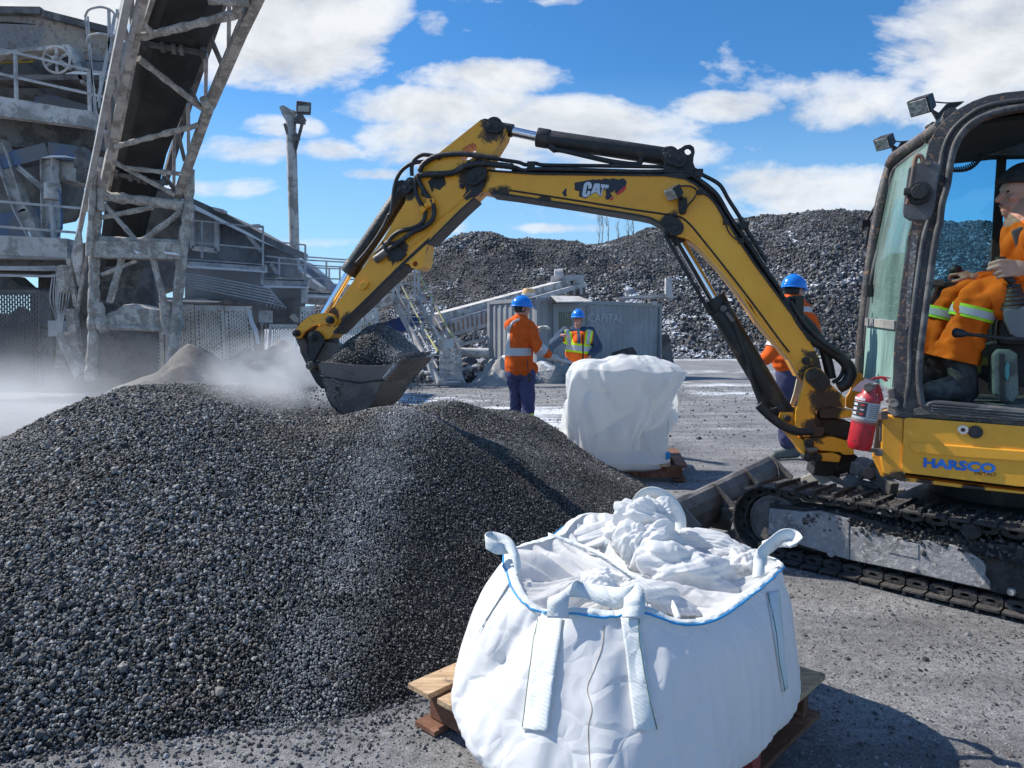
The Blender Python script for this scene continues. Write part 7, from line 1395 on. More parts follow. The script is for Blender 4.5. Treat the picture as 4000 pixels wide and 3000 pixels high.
jk = [('c', p_('I', 1800, 1480, .46), p_('J', 1600, 470, .46), .16, .17), ('c', shL, shR, .09, .09), ('c', p_('I', 1700, 1330, .45), p_('I', 1760, 1420, .46), .085, .12), ('c', shR, er_, .075, .065), ('c', er_, p_('J', 1090, 395, .61), .062, .045), ('c', shL, wl_ + Vector((.22, -.05, .03)), .08, .06), ('c', wl_ + Vector((.22, -.05, .03)), wl_ + Vector((.06, 0, 0)), .058, .045), ('c', p_('I', 1560, 1540, .40), p_('I', 1620, 1640, .42), .06, .07)]
link('jacket', blobmesh(jk, .009, 2, (.03, 6, 9)), OC, OP)
mb = MB(); mb.prism([p_('I', 1545, 1420, .33), p_('I', 1640, 1380, .33), p_('I', 1700, 1420, .33), p_('I', 1640, 1659, .33), p_('I', 1590, 1650, .33)], nu * .05); mb.build('collar', surf('grey hooded lining', (.10, .10, .11), None, rough=.9), OP, .01)
link('boot', blobmesh(boot(p_('J', 700, 1395, .26), p_('J', 975, 1395, .30), p_('J', 945, 1120, .30), 1.25), .008, 2, (.01, 10, 2)), BOOT, OP); link('boot', blobmesh(boot(p_('J', 610, 1290, .50), p_('J', 790, 1320, .55), p_('J', 730, 1050, .55), 1.15), .008, 2, (.01, 10, 3)), BOOT, OP)
# ================================================================ container, conveyor behind it, stairs, stock
DUST = (.40, .385, .37); SNOWC = (.80, .83, .87)
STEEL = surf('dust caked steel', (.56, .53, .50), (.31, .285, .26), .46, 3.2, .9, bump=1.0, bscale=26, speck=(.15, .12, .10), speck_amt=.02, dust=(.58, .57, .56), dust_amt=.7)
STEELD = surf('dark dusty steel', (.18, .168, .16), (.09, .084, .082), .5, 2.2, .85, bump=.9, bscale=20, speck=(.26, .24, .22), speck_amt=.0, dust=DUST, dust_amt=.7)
RAIL = surf('grey handrail', (.48, .47, .47), (.34, .33, .33), .4, 3, .8, bump=.4, bscale=30)
BLUEST = surf('faded blue steel', (.10, .15, .25), (.16, .16, .17), .5, 1.5, .7, bump=.5, bscale=12, dust=DUST, dust_amt=.7)
RUSTP = surf('rusty tan cladding', (.42, .335, .26), (.27, .245, .24), .52, .8, .85, bump=.6, bscale=8, speck=(.22, .17, .14), speck_amt=.3)
CONTM = surf('grey container paint', (.29, .305, .325), (.26, .27, .285), .45, .7, .6, bump=.1, bscale=10, speck=(.20, .17, .15), speck_amt=.02)
BELT = surf('black conveyor belt', (.013, .013, .014), (.028, .027, .027), .45, 1.5, .6, bump=.2, bscale=10)
SNOWM = plain('old snow', SNOWC, .6); BLUEBIN = surf('scuffed blue bin', (.02, .06, .22), (.05, .06, .10), .4, 1.5, .6, bump=.3)
def bars(name, L, mat, parent=None, w=.06, h=None, kind='bar'):
    mb = MB()
    for q in L:
        a, b = at(*q[0]) if isinstance(q[0], tuple) else q[0], at(*q[1]) if isinstance(q[1], tuple) else q[1]; ww = q[2] if len(q) > 2 else w
        if kind == 'tube': mb.cyl(a, b, ww / 2, n=8)
        elif kind == 'i': mb.ibeam(a, b, ww, h or ww, .02)
        elif kind == 'l': mb.angle(a, b, ww, .014)
        else: mb.bar(a, b, ww, h or ww)
    return mb.build(name, mat, parent)
def slab(name, L, th, mat, parent=None, dirv=(0, 1, 0), holes=()):
    mb = MB(); mb.prism_h([at(*p) for p in L], [[at(*p) for p in h_] for h_ in holes], Vector(dirv) * th); return mb.build(name, mat, parent)
def V_(v, D, pts): return [(v, x, y, D) for x, y in pts]
# container
E1 = Vector((.763, .646, 0)); E2 = Vector((-.646, .763, 0)); CC = Vector((.76, 21.7, 0)); Zz = Vector((0, 0, 1)); LC, WC, HC = 6.06, 2.44, 2.59
ct = empty('shipping_container', CC + E1 * 3 + E2 * 1.2, 'grey corrugated shipping container used as a site office', 'container')
def corr(name, o_, ex, L_, z0, z1, nrm, skip=()):
    mb = MB(); x = 0; A = []; k = 0
    while x < L_:
        for dx, dn in ((0, 0), (.072, 0), (.14, .036), (.212, .036)):
            if x + dx <= L_: A.append(o_ + ex * (x + dx) - nrm * dn)
        x += .28
    A.append(o_ + ex * L_); mb.sheet([p + Zz * z0 for p in A], [p + Zz * z1 for p in A]); return mb.build(name, CONTM, ct)
corr('side_wall', CC + E1 * .12 - E2 * -.03, E1, LC - .24, .12, HC - .12, -E2); corr('end_wall', CC + E2 * .1 + E1 * .03, E2, WC - .2, .12, HC - .12, -E1)
mb = MB()
for a, b_ in ((0, 0), (LC, 0), (0, WC), (LC, WC)): p = CC + E1 * a + E2 * b_; p = p + E1 * (.06 if a == 0 else -.06) + E2 * (.06 if b_ == 0 else -.06); mb.bar(p, p + Zz * HC, .13, .13, up=E2)
mb.build('corner_post', CONTM, ct, .01)
mb = MB()
for z in (.07, HC - .06):
    for p, d, l in ((CC + E2 * .05, E1, LC), (CC + E1 * .05, E2, WC), (CC + E2 * (WC - .05), E1, LC), (CC + E1 * (LC - .05), E2, WC)): mb.bar(p + d * .13 + Zz * z, p + d * (l - .13) + Zz * z, .09, .12)
mb.build('rail', CONTM, ct); mb = MB(); mb.hexa([CC + E1 * a + E2 * b_ + Zz * z for z in (HC - .06, HC - .02) for a, b_ in ((.03, .03), (LC - .03, .03), (LC - .03, WC - .03), (.03, WC - .03))]); mb.build('roof', CONTM, ct)
def onc(x, y, off=0.0): return onp('F', x, y, CC - E2 * off, -E2)
def cplate(name, L, off, th, mat, parent): mb = MB(); mb.prism([onc(x, y, off) for x, y in L], E2 * th); return mb.build(name, mat, parent, .004)
dr = cplate('door', [(618, 280), (860, 280), (860, 800), (618, 812)], .03, .03, CONTM, ct); cplate('window', [(652, 328), (752, 328), (752, 465), (652, 465)], .04, .012, plain('dark window pane', (.03, .035, .04), .1), dr)
mb = MB()
for a, b_ in (((612, 272), (866, 272)), ((612, 272), (612, 815)), ((866, 272), (866, 800))): mb.bar(onc(*a, .045), onc(*b_, .045), .06, .05, up=E2)
mb.build('frame', CONTM, dr)
mb = MB(); a, b_, c, d = onc(590, 205, .02), onc(800, 208, .02), onc(905, 248, .75), onc(640, 250, .75); mb.hexa([p + Zz * z for z in (-.03, 0) for p in (a, b_, c, d)]); mb.build('awning', STEEL, ct)
LET = plain('faded lettering', (.50, .53, .56), .6)
for txt, x, y, sz in (('U', 694, 362, .20), ('CAPITAL', 872, 405, .42)):
    me = text_mesh(txt, sz, .002, -.002 if txt == 'U' else -.006); o_ = onc(x, y, .055 if txt == 'U' else .012); wd = max(v.co.x for v in me.vertices); tw = (onc(1140, 400) - onc(872, 400)).length if txt != 'U' else wd
    for v in me.vertices: v.co.x *= tw / wd
    place_mesh(me, o_, E1, Zz); link('lettering', me, LET, ct)
cplate('placard', [(1358, 250), (1398, 250), (1398, 275), (1358, 275)], .02, .01, LET, ct)
o_ = CC + E1 * .4 + E2 * .3 + Zz * HC; 
def own(o, label, cat, group=None): return tag(o, label, cat, group)
bc = empty('beacon_lamp', at('F', 420, 205, 22.0), 'amber and white beacon lamp above the blue helmet on the container roof', 'lamp'); MB().cyl(at('F', 420, 205, 22.0), at('F', 420, 188, 22.0), .22, n=20).build('base', plain('white base', (.7, .7, .7), .4), bc); MB().cyl(at('F', 420, 188, 22.0), at('F', 420, 152, 22.0), .20, .17, n=20).build('dome', plain('pale amber dome', (.85, .50, .22), .25), bc, .02)
own(bars('antenna_post', [((('F'), 1483, 240, 26.2), ('F', 1485, 72, 26.2), .22)], RAIL), 'thin white post standing above the right end of the container', 'post')
own(slab('sheet_metal', V_('F', 24.5, [(1080, 215), (1470, 192), (1550, 212), (1530, 224), (1460, 215), (1100, 228)]), .8, STEEL), 'loose metal sheet lying along the back of the container roof', 'metal sheet')
own(slab('steel_plate', V_('F', 25.2, [(1440, 500), (1490, 505), (1530, 725), (1530, 828), (1460, 838), (1438, 720)]), .08, STEELD), 'dark steel plate leaning on the right end of the container', 'steel plate')
own(slab('black_tarp', V_('F', 22.6, [(1052, 690), (1065, 640), (1150, 612), (1215, 598), (1245, 640), (1260, 760), (1050, 780)]), .3, surf('crumpled tarp', (.03, .03, .035), (.06, .06, .06), .5, 6, .7, bump=.9, bscale=9)), 'crumpled black tarp leaning on the container wall behind the white bag', 'tarp')
# small drifts of snow and dust against the container
def heap(name, c, rx, ry, h, mat, label, cat, seed, kind=None, n=40, rough=.25, f=1.2):
    rough *= 1.5
    X, Y = np.meshgrid(np.linspace(-1.15, 1.15, n), np.linspace(-1.15, 1.15, n)); d = np.sqrt(X * X + Y * Y); Z = h * np.clip(1 - d, 0, 1) ** .85 * (1 + rough * fbm(np.stack([X * 2.5 + seed, Y * 2.5, 0 * X], -1), 4)) + h * rough * .25 * fbm(np.stack([X * 6 + seed, Y * 6, 0 * X], -1), 3) * np.clip(1.1 - d, 0, 1) - .02 * (d > 1); V, Fc = grid_mesh(c[0] + X * rx, c[1] + Y * ry, c[2] + Z, keep=d < 1.12); me = bpy.data.meshes.new(name); me.from_pydata(V.tolist(), [], Fc.tolist()); o = link(name, me, mat, smooth=True); return tag(o, label, cat, kind=kind)
MOUND = surf('snowy dust mound', (.15, .14, .13), (.065, .06, .058), .5, 2.6, .9, bump=1.0, bscale=12, speck=(.45, .46, .48), speck_amt=-.15)
heap('dust_drift', (-.35, 21.0, 0), .9, .8, .75, surf('pale dust', (.36, .345, .33), (.28, .27, .26), .5, 2, .9, bump=.4, bscale=20), 'pale dust drift at the near corner of the container', 'dust heap', 2)
# rocks and rubble beyond the stairs
SNROCK = stone_mat('snowy rubble', (.05, .05, .055), (.42, .43, .46), wet=.3, patch=.5, gam=1.2, snow=.05)
n = 1500; x = RNG.uniform(-4.2, 1.2, n); y = RNG.uniform(21.5, 27, n); z = .35 + .5 * fbm(np.stack([x * .5, y * .5, x * 0], -1), 2); tag(surf_points_object('snowy_rubble', np.zeros((0, 3)), np.zeros((0, 4), int), np.stack([x, y, np.maximum(z, 0) * RNG.random(n)], -1), RNG.lognormal(0, .5, n) * .20, SNROCK, SNROCK, sub=2, rough=.34), 'snow dusted rubble behind the stairs and beside the container', 'rubble', kind='stuff')
# inclined conveyor behind the container
cv = empty('inclined_conveyor', at('R', 900, 900, 25), 'long grey inclined belt conveyor passing behind the container', 'conveyor')
cA, cB_ = ('R', 560, 672, 24.0), ('F', 712, 112, 29.0)
bars('belt_cover', [(('R', 540, 690, 24.0), ('F', 700, 118, 29.0), .55)], STEEL, cv, h=.38); bars('guide_rail', [(('R', 590, 745, 23.6), ('F', 850, 120, 29.0), .16)], RAIL, cv); 
for k in range(11):
    t_ = k / 10; a = at('R', 620 + 510 * t_, 750 - 160 * t_, 23.8); b_ = at('R', 640 + 490 * t_, 880 - 140 * t_, 23.8)
    if k < 10: MB().bar(a, b_, .08).build('truss_post', RAIL, cv)
bars('bottom_chord', [(('R', 600, 880, 23.8), ('R', 1140, 740, 23.8), .12), (('R', 820, 960, 23.8), ('R', 1140, 880, 23.8), .10)], RAIL, cv); slab('side_skirt', V_('R', 24.1, [(600, 760), (1140, 600), (1140, 740), (620, 870)]), .06, RUSTP, cv)
bars('truss_brace', [(('R', 960, 920, 23.9), ('R', 985, 770, 23.9), .07), (('R', 985, 770, 23.9), ('R', 1055, 900, 23.9), .07), (('R', 1060, 900, 23.9), ('R', 1090, 760, 23.9), .07), (('R', 1065, 920, 23.9), ('R', 1135, 1130, 23.9), .12), (('R', 1090, 760, 23.9), ('R', 1130, 860, 23.9), .07)], RAIL, cv)
for k in range(6): bars('truss_post', [(('F', 560 + 52 * k, 205 - 2 * k, 28.5), ('F', 560 + 52 * k, 180 - 9 * k, 28.5), .10)], RAIL, cv)
bars('head_frame', [(('F', 590, 75, 28.8), ('F', 838, 68, 28.8), .22), (('F', 770, 80, 28.8), ('F', 840, 110, 28.8), .18), (('F', 560, 108, 28.8), ('F', 700, 100, 28.8), .12)], RAIL, cv); slab('head_box', V_('F', 28.9, [(700, 150), (845, 115), (860, 205), (720, 210)]), .8, STEELD, cv)
mb = MB(); mb.cyl(at('F', 618, 48, 28.8), at('F', 680, 44, 28.8), .24, n=18); mb.bar(at('F', 615, 66, 28.8), at('F', 690, 64, 28.8), .3, .1); own(mb.build('electric_motor', RAIL), 'small grey electric motor on top of the conveyor head', 'motor')
own(slab('blue_skip', V_('R', 23.0, [(-60, 735), (240, 640), (380, 620), (390, 720), (220, 810), (150, 830), (-60, 865)]), 1.2, BLUEBIN), 'scuffed blue steel skip behind the stairs', 'skip')
own(bars('steel_pipe', [(('R', 830, 1040, 21), ('R', 1130, 1045, 21), .27)], STEEL, kind='tube'), 'thick grey pipe between the stairs and the container', 'pipe')
# stairs
st = empty('access_stairs', at('R', 700, 1390, 20), 'steel access stairs with yellow handrails and a mesh gate at the foot', 'stairs')
for x0, x1, D0, D1 in ((100, 590, 21.2, 19.6), (350, 600, 21.2, 20.4)):
    pass
sl = [(('R', 92, 455, 21.5), ('R', 590, 1370, 19.4)), (('R', 345, 455, 21.5), ('R', 855, 1390, 19.9))]
for a, b_ in sl: bars('stringer', [(a, b_, .07)], RAIL, st, h=.19)
for k in range(15):
    t_ = (k + .6) / 15.5; a = at(*sl[0][0]).lerp(at(*sl[0][1]), t_); b_ = at(*sl[1][0]).lerp(at(*sl[1][1]), t_); MB().bar(a, b_, .24, .035).build('tread', RAIL, st)
YR = surf('chipped yellow rail', (.50, .47, .16), (.38, .37, .35), .5, 5, .7); 
for pts in ([('R', 100, 290, 21.5), ('R', 270, 640, 21), ('R', 430, 920, 20.2), ('R', 580, 1210, 19.5)], [('R', 335, 290, 21.5), ('R', 520, 600, 21), ('R', 660, 860, 20.4), ('R', 820, 1160, 19.9)]): MB().tube([at(*p) for p in pts], .028, 8).build('mid_rail', RAIL, st)
for pts in ([('R', 130, 190, 21.5), ('R', 290, 510, 21), ('R', 440, 790, 20.2), ('R', 580, 1035, 19.5)], [('R', 345, 150, 21.5), ('R', 520, 460, 21), ('R', 680, 770, 20.4), ('R', 830, 1010, 19.9)]): MB().tube([at(*p) for p in pts], .030, 8).build('handrail', YR, st)
for q in ([(98, 220), (98, 460)], [(155, 180), (155, 450)], [(330, 150), (330, 455)], [(372, 150), (372, 470)], [(268, 470), (268, 700)], [(420, 760), (420, 900)], [(512, 440), (512, 780)], [(672, 760), (672, 890)], [(580, 1040), (585, 1240)], [(815, 900), (845, 1390)], [(590, 900), (590, 1390)]): bars('rail_post', [(('R', *q[0], 20.6), ('R', *q[1], 20.6), .06)], RAIL, st)
bars('rail', [(('R', 0, 310, 21.6), ('R', 330, 292, 21.6), .05)], RAIL, st)
def mesh_panel(name, P4, nx, ny, r, mat, parent, diag=False):
    a, b_, c, d = P4; mb = MB()
    for i in range(nx + 1): t_ = i / nx; mb.bar(a.lerp(b_, t_), d.lerp(c, t_), r)
    for j in range(ny + 1): t_ = j / ny; mb.bar(a.lerp(d, t_), b_.lerp(c, t_), r)
    return mb.build(name, mat, parent)
gt = mesh_panel('mesh_gate', [at('R', 595, 895, 19.6), at('R', 812, 895, 19.8), at('R', 830, 1385, 19.9), at('R', 600, 1390, 19.5)], 18, 34, .012, RAIL, st)
bars('gate_frame', [(('R', 590, 893, 19.5), ('R', 815, 893, 19.7), .05), (('R', 600, 1118, 19.5), ('R', 822, 1125, 19.7), .05), (('R', 598, 1360, 19.5), ('R', 830, 1360, 19.7), .06)], RAIL, st); slab('sign_blank', V_('R', 19.45, [(645, 910), (752, 905), (755, 998), (648, 1000)]), .02, plain('worn grey sign', (.5, .5, .52), .6), st)
mesh_panel('mesh_infill', [at('R', 280, 780, 20.6), at('R', 400, 900, 20.5), at('R', 560, 1330, 19.6), at('R', 470, 1180, 19.9)], 14, 22, .010, RAIL, st)
slab('platform', V_('R', 21.8, [(-80, 400), (370, 420), (385, 470), (100, 460), (80, 520), (-80, 520)]), 1.2, STEEL, st); slab('snow_cover', V_('R', 21.6, [(120, 470), (345, 475), (330, 505), (130, 500)]), .4, SNOWM, st)
# leafless saplings on the hill
BARK = plain('grey bark', (.30, .27, .25), .9)
for i, (x, y0, y1, lab) in enumerate([(905, 1040, 845, 'tallest leafless sapling on the crest of the slag hill'), (955, 1035, 860, 'leafless sapling just right of the tallest one on the slag hill'), (880, 1035, 880, 'leafless sapling just left of the tallest one on the slag hill'), (1035, 1050, 930, 'shortest leafless sapling on the crest, between the two clumps'), (1150, 1040, 870, 'wide leafless sapling at the right of the row on the slag hill'), (1110, 1040, 900, 'thin leafless sapling second from the right on the slag hill')]):
    rr = random.Random(i); D = 74.5; b0 = at('G', x, y0 + 75, D); tp = at('G', x + rr.uniform(-15, 5), y1, D); t_ = MB(); t_.tube([b0, b0.lerp(tp, .5) + Vector((.15, 0, 0)), tp], .05, 5, rr=[.06, .035, .012])
    for k in range(11):
        s_ = rr.uniform(.25, .9); p = b0.lerp(tp, s_); h = (tp.z - b0.z) * rr.uniform(.2, .4); t_.tube([p, p + Vector((rr.uniform(-1, 1) * h * .5, rr.uniform(-.3, .3), h))], .02, 4, rr=[.022, .008])
    own(t_.build('bare_sapling', BARK), lab, 'sapling', 'leafless saplings on the slag hill')
# ================================================================ processing plant on the left
# ---- main stacker conveyor, seen from below, on its trestle
cvr = empty('stacker_conveyor', at('B', 1050, 1400, 14), 'tall dust caked truss conveyor climbing overhead on a pipe trestle', 'conveyor')
Dv = lambda y: 14.2 - 4.4 * (1 - y / 760.0)     # distance along the rising truss
def pc(v, x, y, dd=0.0):
    y_ = VIEWS[v][1] + y * VIEWS[v][2]; return at(v, x, y, Dv(y_) + dd)
CAKE = surf('caked dust on steel', (.56, .52, .47), (.32, .29, .26), .5, 5.5, .95, bump=1.0, bscale=40, speck=(.16, .135, .12), speck_amt=.3, dust=(.55, .53, .51), dust_amt=.5)
# belt underside
mb = MB(); L_, R_ = [], []
for y0, xl, xr in ((-160, 1245, 1890), (0, 1170, 1760), (250, 1100, 1670), (480, 1050, 1580), (750, 985, 1480), (1000, 940, 1390), (1250, 890, 1290), (1500, 850, 1230), (1659, 820, 1180), (1900, 790, 1120), (2120, 760, 1040)): L_.append(pc('A', xl, y0, .5)); R_.append(pc('A', xr, y0, .5))
M1 = [a.lerp(b_, .22) + Vector((0, -.02, -.10)) for a, b_ in zip(L_, R_)]; M2 = [a.lerp(b_, .78) + Vector((0, -.02, -.10)) for a, b_ in zip(L_, R_)]
for p, q in ((L_, M1), (M1, M2), (M2, R_)): mb.sheet(p, q)
up_ = Vector((0, .1, .12)); mb.sheet([p + up_ for p in L_], [p + up_ for p in R_]); mb.build('belt', BELT, cvr)
bars('belt_edge', [(pc('A', 1240, -160, .42), pc('A', 1070, 350, .42), .05), (pc('A', 1070, 350, .42), pc('A', 845, 1500, .42), .05)], STEEL, cvr, kind='l')
for y, xl, xr in ((340, 1110, 1620), (1365, 900, 1290)):
    a, b_ = pc('A', xl, y, .28), pc('A', xr, y + 80, .28); r = MB(); r.cyl(a, b_, .045, n=12)
    for k in (.05, .33, .5, .62, .95): p = a.lerp(b_, k); d = (b_ - a).normalized(); r.cyl(p - d * .03, p + d * .03, .085, n=14)
    r.build('idler_roller', STEELD, cvr)
# near chords
lump_ = lambda name, L, w, mat=CAKE: caked(name, L, w, mat)
def caked(name, L, w, mat):
    mb = MB()
    for q in L:
        a, b_, ww = q[0], q[1], (q[2] if len(q) > 2 else w); ww *= .80; n = max(4, int((b_ - a).length / .045)); pts = [a.lerp(b_, i / n) for i in range(n + 1)]; rr = [ww / 2 * (1 + .22 * float(vnoise(np.array([p.x * 9, p.y * 9, p.z * 9])))) for p in pts]; mb.tube(pts, ww / 2, 8, rr=rr)
    return mb.build(name, mat, cvr)
bars('chord', [(pc('A', 1130, -140), pc('A', 1040, 250), .10), (pc('A', 1040, 250), pc('A', 890, 980), .10), (pc('A', 890, 980), pc('A', 815, 1340), .12), (pc('A', 815, 1340), pc('A', 760, 1600), .12)], STEEL, cvr, kind='l')
bars('chord', [(pc('A', 2050, -140), pc('A', 1860, 270), .14), (pc('A', 1860, 270), pc('A', 1620, 840), .14), (pc('A', 1620, 840), pc('A', 1370, 1560), .13)], CAKE, cvr, kind='l')
bars('chord', [(pc('A', 1000, -100), pc('A', 800, 880), .09), (pc('A', 800, 880), pc('A', 650, 1659), .09), (pc('A', 780, 990), pc('A', 560, 2060), .08), (pc('A', 1080, 0), pc('A', 930, 700), .06)], RAIL, cvr, kind='l')
bars('far_chord', [(pc('A', 1760, -100, 1.4), pc('A', 1500, 680, 1.4), .12), (pc('A', 1500, 680, 1.4), pc('A', 1270, 1450, 1.4), .12)], STEELD, cvr, kind='l')
for a, b_ in (((1800, 0), (1795, 440)), ((1620, 430), (1615, 760)), ((1480, 820), (1480, 1180)), ((1370, 1050), (1365, 1480))): bars('truss_post', [(pc('A', *a, .8), pc('A', *b_, .8), .06)], RAIL, cvr)
for a, b_ in (((1650, 290), (1740, 500)), ((1490, 690), (1560, 830)), ((1400, 1050), (1450, 1260)), ((1290, 1380), (1380, 1500))): bars('far_brace', [(pc('A', *a, .6), pc('A', *b_, .5), .06)], STEELD, cvr)
for a, b_, w in (((1120, 290), (1860, 110), .15), ((1090, 460), (1600, 860), .13), ((910, 1150), (1570, 980), .13), ((890, 1270), (1370, 1530), .11), ((1000, 1320), (1450, 1370), .11), ((1640, 0), (1960, 20), .14), ((1140, 210), (1200, 260), .13), ((1860, 110), (1870, 30), .2), ((1600, 780), (1640, 870), .22)): caked('truss_brace', [(pc('A', *a, -.02), pc('A', *b_, -.02))], w, CAKE)
for a, b_ in (((930, 90), (1030, 400)), ((860, 570), (930, 830)), ((830, 1030), (850, 1200)), ((980, 0), (925, 240)), ((920, 240), (935, 700)), ((845, 640), (860, 1060)), ((1030, -50), (1040, 180))): bars('side_brace', [(pc('A', *a, .2), pc('A', *b_, .15), .07)], RAIL, cvr)
# trestle legs and cross frames
bt = lambda x, y, D=14.2: at('B', x, y, D)
leg1 = [bt(770, -30), bt(745, 400), bt(735, 900), bt(730, 1180), bt(710, 1480)]
leg2 = [bt(1490, 100), bt(1440, 400), bt(1400, 800), bt(1370, 1150), bt(1330, 1400)]
for L in (leg1, leg2): caked('leg', [(L[i], L[i + 1], .26) for i in range(4)], .26, CAKE)
caked('leg', [(at('A', 740, 1340, 14.0), bt(700, 500, 14.0), .16), (at('A', 785, 1240, 14.1), at('A', 790, 1659, 14.1), .20), (at('A', 1495, 1330, 14.3), at('A', 1480, 1659, 14.3), .24)], .16, CAKE)
for a, b_, w in (((800, 30), (1450, 110), .26), ((790, 370), (1430, 400), .16), ((800, 200), (1200, 120), .13), ((820, 100), (1080, 390), .13), ((1430, 150), (1110, 390), .15), ((1100, 395), (1440, 395), .12), ((960, 510), (860, 870), .16), ((1200, 520), (1300, 900), .16), ((800, 650), (1070, 540), .10), ((820, 1060), (1300, 1080), .14), ((1300, 870), (1320, 1120), .3), ((760, 880), (830, 1100), .3)): caked('cross_brace', [(bt(*a), bt(*b_))], w, CAKE)
bars('cross_beam', [(bt(775, 455), bt(1440, 470), .35)], CAKE, cvr, h=.32); slab('snow_strip', V_('B', 14.0, [(1045, 455), (1105, 475), (1070, 483)]), .1, SNOWM, cvr); slab('snow_strip', V_('B', 14.0, [(1275, 468), (1380, 475), (1410, 498), (1300, 485)]), .1, SNOWM, cvr)
mk = MB(); nl = [bt(830, 950), bt(900, 930), bt(960, 885), bt(1040, 875), bt(1130, 900), bt(1230, 925), bt(1320, 1000), bt(1300, 1085), bt(1100, 1095), bt(960, 1075), bt(840, 1080)]; mk.prism(nl, Vector((0, .8, 0))); mk.build('dust_buildup', CAKE, cvr, .06)
mesh_panel('mesh_guard', [bt(650, 660, 15.3), bt(780, 590, 15.2), bt(780, 830, 15.2), bt(600, 860, 15.3)], 10, 16, .02, STEELD, cvr); mesh_panel('mesh_guard', [bt(800, 600, 15.2), bt(1140, 560, 15.2), bt(1040, 860, 15.2), bt(800, 850, 15.2)], 20, 18, .02, STEELD, cvr)
slab('side_panel', V_('B', 14.6, [(570, 470), (620, 250), (640, 420), (640, 520), (610, 740), (570, 560)]), .06, STEEL, cvr)
bars('brace_pipe', [(('B', 480, 580, 14.8), ('B', 520, 790, 14.8), .17), (('B', 560, 920, 14.8), ('B', 600, 1210, 14.8), .17), (('B', 500, 1120, 14.8), ('B', 650, 1440, 14.6), .22), (('B', 540, 520, 14.9), ('B', 600, 900, 14.9), .08), (('B', 690, 470, 14.9), ('B', 600, 960, 14.9), .06)], CAKE, cvr)
heap('dust_mound', (-4.7, 13.6, 0), 2.6, 2.2, 1.02, MOUND, 'snow streaked dust mound under the conveyor trestle', 'dust mound', 4, n=90, rough=.35); heap('dust_mound', (-5.9, 12.9, 0), 2.0, 2.4, .85, MOUND, 'low pale dust slope at the foot of the conveyor trestle behind the slag pile', 'dust mound', 7, n=60)
# ---- crusher house, upper left
cr = empty('crusher_house', at('A', 300, 1200, 18), 'rusty tan crusher housing with flywheel and walkways at the upper left', 'crusher')
T = 18.0
slab('housing', V_('A', T, [(-400, 75), (330, 82), (345, 105), (850, 232), (850, 480), (600, 470), (530, 340), (300, 380), (-400, 470)]), 2.5, RUSTP, cr, holes=[V_('A', T, [(-300, 168), (60, 168), (280, 190), (285, 196), (60, 186), (-300, 184)])])
bars('roof_edge', [(('A', -400, 80, T - .1), ('A', 330, 90, T - .1), .16), (('A', 345, 112, T - .1), ('A', 850, 240, T - .1), .16)], STEELD, cr)
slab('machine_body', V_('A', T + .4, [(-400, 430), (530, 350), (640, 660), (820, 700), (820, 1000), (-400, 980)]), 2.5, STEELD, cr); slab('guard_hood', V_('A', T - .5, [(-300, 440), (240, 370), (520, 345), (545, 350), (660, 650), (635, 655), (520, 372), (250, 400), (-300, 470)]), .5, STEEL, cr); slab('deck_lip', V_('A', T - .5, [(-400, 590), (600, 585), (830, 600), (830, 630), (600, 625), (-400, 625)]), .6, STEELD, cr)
slab('snow_strip', V_('A', T - .52, [(510, 578), (580, 560), (820, 575), (830, 590)]), .4, SNOWM, cr); slab('blue_motor_guard', V_('A', T - .3, [(600, 480), (830, 490), (830, 560), (620, 545)]), .5, BLUEST, cr); slab('blue_panel', V_('A', T + .1, [(270, 760), (400, 740), (700, 830), (700, 900), (270, 880)]), .3, BLUEST, cr)
c_ = at('A', 445, 470, T - 1.0); fw_ = MB(); ring = [c_ + Vector((math.cos(a) * .31, 0, math.sin(a) * .30)) for a in np.linspace(0, 2 * PI, 36, endpoint=False)]; fw_.tube(ring, .026, 8, closed=True); fw_.cyl(c_ - Vector((0, .1, 0)), c_ + Vector((0, .5, 0)), .06)
for k in range(6): a = PI / 6 + k * PI / 3; fw_.bar(c_, c_ + Vector((math.cos(a) * .3, 0, math.sin(a) * .29)), .045, .04, up=Vector((0, 1, 0)))
fw_.build('flywheel', STEEL, cr)
slab('yellow_paint_mark', V_('A', T - .12, [(0, 480), (60, 470), (90, 490), (160, 465), (180, 485), (270, 470), (250, 490), (0, 500)]), .03, plain('faded yellow', (.40, .30, .06), .8), cr)
wk = empty('upper_walkway', at('A', 300, 900, 16.5), 'upper steel walkway with handrails in front of the crusher house', 'walkway'); t0 = 16.6
bars('deck_beam', [(('A', -500, 790, t0), ('A', 745, 950, t0 - .3), .25)], STEEL, wk, h=.36); bars('toe_plate', [(('A', -500, 700, t0), ('A', 740, 915, t0 - .3), .05)], RAIL, wk, h=.16); slab('deck', [('A', -500, 760, t0), ('A', 740, 930, t0 - .3), ('A', 800, 935, t0 + 1), ('A', -500, 800, t0 + 1)], .05, STEEL, wk, (0, 0, -1))
bars('handrail', [(('A', -400, 290, t0), ('A', 840, 585, t0 - .3), .05), (('A', -400, 490, t0), ('A', 830, 765, t0 - .3), .05)], RAIL, wk)
for x, y0, y1 in ((120, 425, 830), (697, 560, 930), (-300, 320, 720)): bars('rail_post', [(('A', x, y0, t0 - .1), ('A', x + 10, y1, t0 - .1), .06)], RAIL, wk)
ld = empty('caged_ladder', at('A', 800, 900, 16), 'caged ladder rising beside the crusher house', 'ladder')
for y, w_, h_ in ((90, 120, 40), (300, 90, 30)):
    MB().tube(catmull([at('A', 668 + 15 * (y > 100), y + 40, 16), at('A', 700, y - 15, 15.9), at('A', 790, y - 35, 15.8), at('A', 870, y - 10, 16), at('A', 915, y + 40, 16.3)], 6), .025, 6).build('hoop', RAIL, ld)
